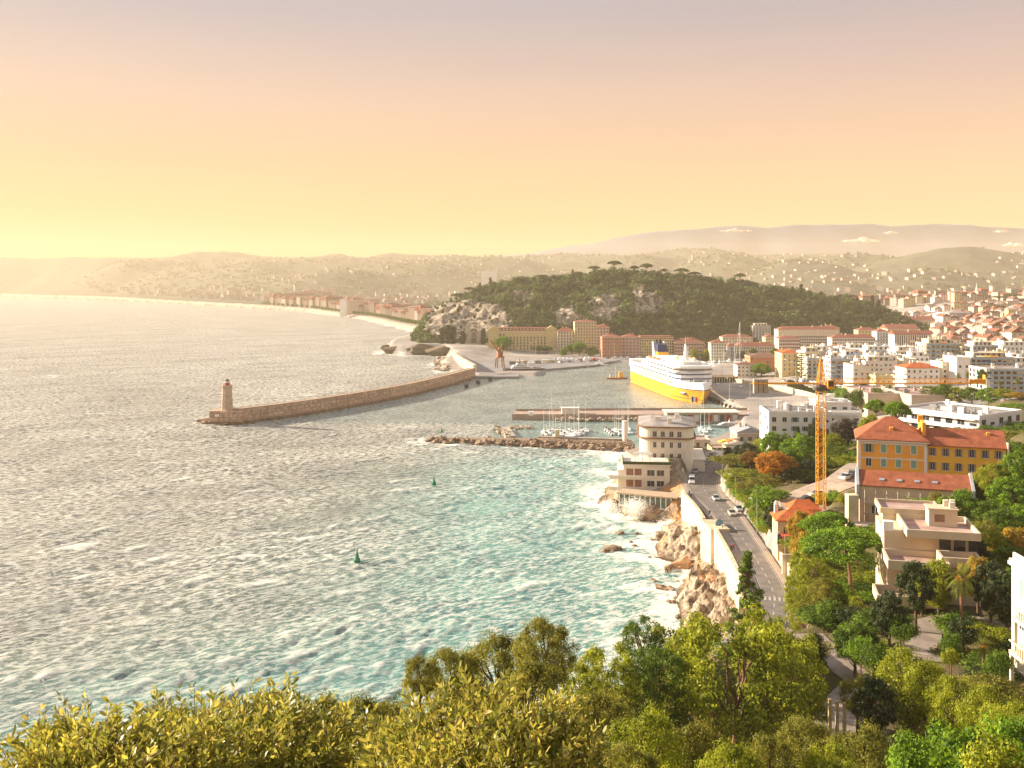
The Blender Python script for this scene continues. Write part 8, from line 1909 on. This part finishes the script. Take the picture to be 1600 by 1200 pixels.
# undergrowth that covers the slopes
rg = random.Random(77)
boxes = [(89, 232, 13), (106, 222, 13), (85, 205, 14), (64, 218, 9), (60, 144, 11), (66, 105, 11), (94, 324, 13), (114, 344, 12), (138, 322, 24), (72.4, 225, 3), (54, 345, 14), (45, 325, 12), (102, 400, 10)]
SHC = {'shrub': 'mid green', 'shrubolive': 'olive toned', 'shrubgold': 'golden green', 'shrubbright': 'bright green', 'shrubdark': 'dark green'}
def zone_(x, y):
    if y < 75: return 'at the very bottom of the view'
    if y < 115: return 'on the near slope behind the foreground trees'
    if y < 165: return 'around the garden paths'
    if y < 215: return 'between the umbrella pine and the red roofed hall'
    if y < 265: return 'around the crane and the drive'
    return 'on the bank above the road bend'
cnt_ = 0
kinds_ = ['shrub', 'shrubolive', 'shrubgold', 'shrub', 'shrubbright', 'shrubdark', 'shrubolive']
pts_ = []
for i in range(6000):
    y = 44 + (345 - 44) * rg.random() ** 1.15; x = rg.uniform(-.5, .56) * y
    sp = 1.6 + y * .021
    if y > 270 and x < 60: continue
    if any((x - a) ** 2 + (y - b_) ** 2 < r_ * r_ for a, b_, r_ in boxes): continue
    if any((x - a) ** 2 + (y - b_) ** 2 < sp * sp for a, b_ in pts_): continue
    pts_.append((x, y))
xa = np.array([p[0] for p in pts_]); ya = np.array([p[1] for p in pts_])
_, d1 = poly_blend(xa, ya, xa * 0, ROAD, 1, 2); _, d2 = poly_blend(xa, ya, xa * 0, PATH, 1, 2); _, d4 = poly_blend(xa, ya, xa * 0, PATH2, 1, 2); d2 = np.minimum(d2, d4); _, d3 = poly_blend(xa, ya, xa * 0, PARK, 1, 2); sd_ = coast_sd(xa, ya); za = ground_z(xa, ya)
for x, y, a, b_, c_, s, z in zip(xa, ya, d1, d2, d3, sd_, za):
    if a < 8.2 or b_ < 3.6 or c_ < 7 or s < 13 or cnt_ > 292: continue
    if x < 58 and y > 172: continue
    k = rg.choice(kinds_); pr = PROTO[k]; w_ = (1.6 + y * .021) * rg.uniform(1.3, 1.9); hh = rg.uniform(1.0, 2.0) * (1 + .0035 * y)
    cnt_ += 1
    place(pr, (x, y, z - .25), rg.random() * 6, (w_ / pr['width'], w_ / pr['width'], hh / pr['top']), label=f'{SHC[k]} wild shrub {zone_(x, y)}', group=f'{SHC[k]} wild shrubs {zone_(x, y)}', cat='shrub')
print('shrubs', cnt_)
# drop the prototypes nobody used
for k, p in list(PROTO.items()) + [(k, p) for k, p in SB.items()] + [(k, p) for k, p in CARP.items()]:
    if p.name not in USED:
        for c_, _ in family(p)[::-1]: bpy.data.objects.remove(c_)

# ------------------------------------------------------------------ leafy olives right before the viewpoint
leafmats = mat('olive_leaf_near', (0.46, 0.41, 0.06), color2=(0.22, 0.22, 0.03), vscale=4, island=.6, trans=.45, rough=.42, spec=.5)
def near_olive(label, cx_, cy_, half_w, ztop, depth, shoots, seed, dip=.25):
    """olive crown of shoots carrying lance shaped leaves in pairs"""
    rng = np.random.default_rng(seed); gzv = gz(cx_, cy_); r_ = empty('olive_tree', (cx_, cy_, gzv), 0, label, 'olive tree', 'leafy olives in the immediate foreground')
    n = shoots
    u = rng.uniform(-1, 1, n); v = rng.uniform(-1, 1, n); 
    lump = .5 * vnoise(u * 3.1 + seed, v * 2) + .35 * vnoise(u * 7 + seed, v * 5)
    top = ztop - .50 - dip * u * u - .15 * v * v + .20 * lump
    dd = rng.random(n) ** 1.5 * .95
    P = np.stack([cx_ + u * half_w, cy_ + v * depth, top - dd], 1)
    dirv = np.stack([u * .7 + rng.normal(0, .38, n), v * .3 + rng.normal(0, .38, n), .9 + rng.normal(0, .3, n)], 1); dirv /= np.linalg.norm(dirv, axis=1, keepdims=True)
    ln = rng.uniform(.16, .42, n); m = 9
    V = []; Fs = []
    t = (np.arange(m) + .5) / m
    for side in (-1, 1):
        base = P[:, None, :] + dirv[:, None, :] * (ln[:, None, None] * t[None, :, None])
        sag = np.zeros_like(base); sag[..., 0] = (u[:, None] * .04) * t[None, :] ** 2; base = base + sag
        k = n * m
        rot_ = rng.random(n)[:, None] * 6.28 + np.arange(m)[None, :] * 1.57 + (0 if side > 0 else PI)
        a1 = np.cross(dirv, np.array([0.3, .2, 1.0])); a1 /= np.linalg.norm(a1, axis=1, keepdims=True); a2 = np.cross(dirv, a1)
        side_v = a1[:, None, :] * np.cos(rot_)[..., None] + a2[:, None, :] * np.sin(rot_)[..., None]
        ld = dirv[:, None, :] * .75 + side_v * .7 + rng.normal(0, .12, (n, m, 3)); ld /= np.linalg.norm(ld, axis=2, keepdims=True)
        nn = np.cross(ld, side_v) + rng.normal(0, .5, (n, m, 3)); wv = np.cross(ld, nn); wv /= np.linalg.norm(wv, axis=2, keepdims=True); nn = np.cross(wv, ld)
        L_ = rng.uniform(.05, .085, (n, m, 1)); wd = L_ * rng.uniform(.12, .18, (n, m, 1))
        p0 = base; p1 = base + ld * L_ * .35 + wv * wd - nn * .003; p2 = base + ld * L_ * .72 + wv * wd * .85; p3 = base + ld * L_ * 1.0 - nn * .004; p4 = base + ld * L_ * .72 - wv * wd * .85; p5 = base + ld * L_ * .35 - wv * wd - nn * .003
        arr = np.stack([p0, p1, p2, p3, p4, p5], 2).reshape(-1, 3); o = sum(len(a) for a in V); V.append(arr)
        idx = np.arange(k)[:, None] * 6 + o; Fs.append(np.concatenate([idx + np.array([0, 1, 2, 5]), ], 0)); Fs.append(idx + np.array([2, 3, 4, 5]))
    V = np.concatenate(V); Fc = np.concatenate(Fs)
    V = V - np.array([cx_, cy_, gzv])
    np_mesh('foliage', V, Fc, leafmats, r_)
    tw_ = MB(); rr = random.Random(seed)
    for i in range(0, n, 2):
        a = P[i] - np.array([cx_, cy_, gzv]); b_ = a + dirv[i] * ln[i]; tw_.cyl(a - dirv[i] * .12, b_, .006, .002, 3, False)
    for i in range(26):
        j = rr.randrange(n); a = Vector(P[j]) - Vector((cx_, cy_, gzv)); lo = Vector((a.x * .35, a.y * .35, a.z - rr.uniform(.8, 1.4))); limb_mb(tw_, lo, a, .03, .008, 5, .06, rr)
        limb_mb(tw_, (0, 0, .8), lo, .07, .03, 5, .05, rr)
    tw_.cyl((0, 0, -.6), (0, 0, 1.0), .16, .10, 7); tw_.build('branches', bark, r_)
near_olive('leafy olive filling the bottom left corner, leaves large and distinct', XD(120, 6.6), 6.9, .72, ZD(1112, 6.8), .9, 1500, 1, .1)
near_olive('leafy olive at the bottom, right of the corner one, with brown gold leaves', XD(330, 7.6), 8.0, .85, ZD(1090, 7.8), .9, 1700, 2, .12)
near_olive('dense golden leafed olive in the bottom centre, a long twig reaching right', XD(745, 6.8), 7.2, .80, ZD(1068, 7.0), .9, 1800, 3, .42)
near_olive('low leafy olive sprays along the bottom left of centre', XD(500, 8.6), 9.2, .75, ZD(1132, 9.0), .8, 1100, 4, .1)
near_olive('upright leafy shoots rising from the left foreground olive', XD(150, 6.9), 7.0, .32, ZD(1062, 6.9), .35, 110, 5, .25)
near_olive('leafy sprays between the left shoots and the brown bush', XD(285, 7.2), 7.4, .34, ZD(1082, 7.3), .35, 90, 6, .15)
# ------------------------------------------------------------------ the town across the bay
FW = [plaster('far_plaster_' + str(i), c_, .1) for i, c_ in enumerate([(0.40, 0.33, 0.27), (0.36, 0.27, 0.21), (0.46, 0.41, 0.36), (0.32, 0.24, 0.20)])]
rg = random.Random(101)
FP = {}
def far_proto(i):
    r_ = empty('distant_building', (0, -500, -50)); q = MB(); q.box(-.5, .5, 0, 1, -.6, 1); q.build('wall', FW[i % 4], r_)
    q = MB()
    if i % 3: q.tri_roof(-.5, .5, 0, 1, 1.03, .16, 0.25, .02, 'x')
    else: q.box(-.52, .52, -.02, 1.02, 1.003, 1.05)
    q.build('roof', R_tile if i % 3 else R_flat, r_)
    me = MB()
    for a in range(5):
        for b_ in range(5): me.box(-.44 + a * .19, -.35 + a * .19, -.012, -.002, .08 + b_ * .185, .19 + b_ * .185)
    w_ = me.build('window', M_glass, r_); w_['kind'] = 'stuff'
    return r_
FPS = [far_proto(i) for i in range(6)]
# promenade front along the beach
g1 = 'hazy buildings of the seafront promenade'
def shore_x(y): 
    ys = [p[1] for p in coast[40:54]]; xs = [p[0] for p in coast[40:54]]; return float(np.interp(y, ys, xs))
front = []
y = 1470
while y < 6200:
    w_ = rg.uniform(22, 48) * (1 + y / 9000); hh = rg.uniform(17, 27) * (1 + y / 9000); x = shore_x(y) + 34 + y * .012
    front.append((x, y, w_, hh)); y += w_ * .78 + rg.uniform(1, 12)
for i, (x, y, w_, hh) in enumerate(front[:95]):
    place(FPS[i % 6], (x, y, gz(x, y)), rg.uniform(.9, 1.15) if y < 3500 else .8, (w_, 16, hh), label=('hazy pale building of the near stretch of the seafront row' if y < 2600 else 'hazy pale building of the middle stretch of the seafront row' if y < 4000 else 'faint building of the farthest stretch of the seafront row'), group=g1 + (', near' if y < 2600 else ', middle' if y < 4000 else ', far'), cat='building')
B(540, 592, 469.5, 2350, 'broad dark slab building standing out of the seafront row across the bay', wall=W_tan, roof='flat', d=24, name='apartment_block', bays=14, fh=4.5, z=6, ww=3, wh=2)
B(531, 540, 468, 2300, 'bright white gable end left of the broad dark slab across the bay', wall=W_white, roof='flat', d=20, name='apartment_block', bays=2, faces='', z=6)
g2 = 'palms and trees of the seafront promenade'
for i in range(70):
    y = 1500 + i * 34; x = shore_x(y) + 20; k = PROTO['broad']; place(k, (x, y, gz(x, y) - 1), i, (1.6, 1.6, 1.15), label='dark tree in the promenade row behind the beach', group=g2, cat='tree')
# plain of the town, then the suburbs climbing the hills
g3 = 'hazy houses of the distant town and hillsides'
cand = []
for i in range(24000):
    D = 1500 + 4900 * rg.random() ** .8; px = rg.uniform(-20, 1640); x = XD(px, D)
    cand.append((x, D, px))
xa = np.array([c_[0] for c_ in cand]); ya = np.array([c_[1] for c_ in cand]); sa = coast_sd(xa, ya)
za = ground_z(xa, ya); m_ = (ya > 2900) & (sa > 30)
hzv = hill_z(xa, ya, za); za = np.where(m_, za + (hzv - za) * sstep(30, 500, sa) * sstep(2900, 3300, ya), za)
dens = .5 + .5 * vnoise(xa / 260, ya / 260, seed=12)
ok = []
grid_ = set()
for i in range(len(cand)):
    if sa[i] < 110 + ya[i] * .02: continue
    py = YH + (H - za[i] - 12) / ya[i] * F
    if ya[i] < 1720 and cand[i][2] > 1300: continue
    if 640 < cand[i][2] < 1400 and py > float(np.interp(cand[i][2], [640, 700, 960, 1200, 1400], [470, 455, 425, 448, 490])) + 6: continue
    h_ = za[i]
    if h_ > 70 and rg.random() > (.35 + .6 * dens[i] if h_ < 130 else dens[i] ** 1.6 * (.9 if h_ < 180 else .5)): continue
    key = (int(xa[i] // (22 + ya[i] * .002)), int(ya[i] // (36 + ya[i] * .009)))
    if key in grid_: continue
    grid_.add(key); ok.append((ya[i], xa[i], za[i]))
ok.sort()
print('far houses', len(ok))
big = []
def ZN(x, y):
    p = 800 + x / y * F
    return 'left of the castle hill' if p < 800 else 'above the castle hill' if p < 1300 else 'beyond the inland end of the castle hill' if p < 1450 else 'behind the old town at right'
for i, (y, x, z) in enumerate(ok):
    w_ = rg.uniform(10, 26) * (1 if z < 60 else .8); hh = rg.uniform(9, 21) * (1.0 if z < 60 else .5); a = rg.uniform(-.6, .6)
    if i < 205:
        place(FPS[i % 6], (x, y, z), a, (w_, rg.uniform(12, 20), hh), label='hazy building of the distant town ' + ZN(x, y), group='distant town buildings ' + ZN(x, y), cat='building')
    else: big.append((x, y, z, w_, hh, a))
for fam in range(3):
    q = MB(); r_ = MB()
    for (x, y, z, w_, hh, a) in big[fam::3]:
        M_ = Matrix.Translation((x, y, z)) @ Matrix.Rotation(a, 4, 'Z'); q.box(-w_ / 2, w_ / 2, 0, 15, -8, hh, M_); r_.box(-w_ / 2 - .4, w_ / 2 + .4, -.4, 15.4, hh + .003, hh + 1.4, M_)
    o = q.build('distant_town', FW[[0, 2, 1][fam]]); tag(o, kind='stuff'); o = r_.build('distant_town_roofs', [R_tile, R_flat, R_pink][fam]); tag(o, kind='stuff')
B(752, 776, 424, 3900, 'long pale slab block on the hazy hillside above the castle rock', wall=W_white, roof='flat', d=30, name='apartment_block', faces='', z=land_z(XD(760, 3900), 3900))
# hillside woods: dark clumps among the houses
rngw = np.random.default_rng(4); n = 3800
px = rngw.uniform(-40, 1660, n); D = 3000 + 3600 * rngw.random(n); x = px * 0 + (px - 800) / F * D
s_ = coast_sd(x, D); z0 = ground_z(x, D); z0 = z0 + (hill_z(x, D, z0) - z0) * sstep(30, 500, s_) * sstep(2900, 3300, D)
m_ = (s_ > 300) & (vnoise(x / 300, D / 300, seed=19) > -.1)
cen = np.stack([x, D, z0 + 3], 1)[m_]; V, Fc = clump_cloud(rngw, cen, rngw.uniform(7, 17, len(cen)), 22, 4.5, .6, fill=.3)
tag(np_mesh('hillside_woods', V, Fc, L_wood), kind='stuff')
# wooded knoll with villas at the right edge
g4 = 'trees of the wooded knoll beyond the old town'
for px, yt, D, w_, kk, lb in [(1560, 462, 1650, 26, 'darkumb', 'large pine crown on top of the knoll, left part'), (1580, 458, 1660, 26, 'darkumb', 'highest pine crown on the knoll near the right edge'), (1597, 466, 1650, 22, 'dark', 'dark tree cut by the right edge on the knoll'), (1545, 470, 1660, 16, 'broad', 'small tree at the left shoulder of the knoll'), (1562, 478, 1560, 34, 'dark', 'dark tree mass on the front of the knoll'), (1540, 486, 1540, 26, 'broad', 'green tree at the lower left of the knoll'), (1585, 488, 1540, 20, 'broad', 'green tree among the villas of the knoll'), (1520, 484, 1620, 18, 'broad', 'pale green tree left of the knoll'), (1548, 496, 1450, 20, 'plum', 'reddish tree at the foot of the knoll')]:
    T2 = tree(kk, px, yt, D, w_, lb, g4)
for px0, px1, yt, D, lb in [(1543, 1556, 470, 1600, 'pale villa on the left of the knoll'), (1574, 1592, 472, 1560, 'rose villa among the trees of the knoll'), (1583, 1598, 484, 1480, 'cream villa low on the knoll near the right edge'), (1536, 1552, 488, 1440, 'small cream house at the foot of the knoll')]:
    B(px0, px1, yt, D, lb, wall=W_warm, roof='hip', d=12, z=gz(XD(px0, D), D), rh=2.5, name='villa', cat='villa')
for p in FPS:
    if p.name not in USED:
        for c_, _ in family(p)[::-1]: bpy.data.objects.remove(c_)
# a small aircraft low over the hills? no: clouds resting on the mountain ridge, beyond the haze
def cloud(px, py, D, wpx, hpx, label, seed):
    rng = np.random.default_rng(seed); import bmesh
    q = []; n_ = 26; w_ = wpx / F * D; h_ = hpx / F * D; V = []; Fs = []; o = 0
    me0 = rock_mesh(60 + seed, n=2.0, rough=.35, sub=3, flat=.7); base = np.array([v.co[:] for v in me0.vertices]); fc = np.array([list(p.vertices) for p in me0.polygons])
    for i in range(n_):
        u = rng.uniform(-1, 1); r_ = h_ * rng.uniform(.25, .6) * (1.1 - u * u * .8)
        c_ = np.array([u * w_ / 2, rng.uniform(-h_, h_), (1 - abs(u)) * rng.uniform(-.1, .45) * h_])
        V.append(base * r_ * np.array([1.5, 1, .8]) + c_); Fs.append(fc + o); o += len(base)
    ob = np_mesh('cloud', np.concatenate(V), np.concatenate(Fs), mat('cloud_white', (0.92, 0.88, 0.84), var=.02, vscale=.01, rough=1, trans=.5, spec=0), smooth=True)
    ob.location = (XD(px, D), D, ZD(py, D)); tag(ob, label, 'cloud')
cloud(1345, 377, 9150, 62, 9, 'largest pale cloud resting before the mountain, centre right', 1); cloud(1150, 361, 9150, 50, 7, 'small cloud on the left shoulder of the mountain ridge', 2); cloud(1583, 384, 9150, 30, 9, 'small cloud low before the mountain at the right edge', 3); cloud(1392, 364, 9150, 22, 5, 'wisp of cloud right of the largest one', 4); cloud(1565, 362, 9150, 24, 5, 'thin cloud on the ridge near the right edge', 5)
# ------------------------------------------------------------------ hazy evening air
hzm = bpy.data.materials.new('haze_air'); hzm.use_nodes = True
N = hzm.node_tree
N.nodes.remove(N.nodes['Principled BSDF'])
pv = N.nodes.new('ShaderNodeVolumePrincipled'); N.links.new(pv.outputs[0], N.nodes['Material Output'].inputs['Volume'])
pv.inputs['Color'].default_value = (1.0, 0.85, 0.64, 1)
pv.inputs['Density'].default_value = 0.000082
pv.inputs['Anisotropy'].default_value = 0.08
hb = MB(); hb.box(-5600, 5600, -400, 8300, -14, 430)
haze = hb.build('haze', hzm); tag(haze, kind='stuff')
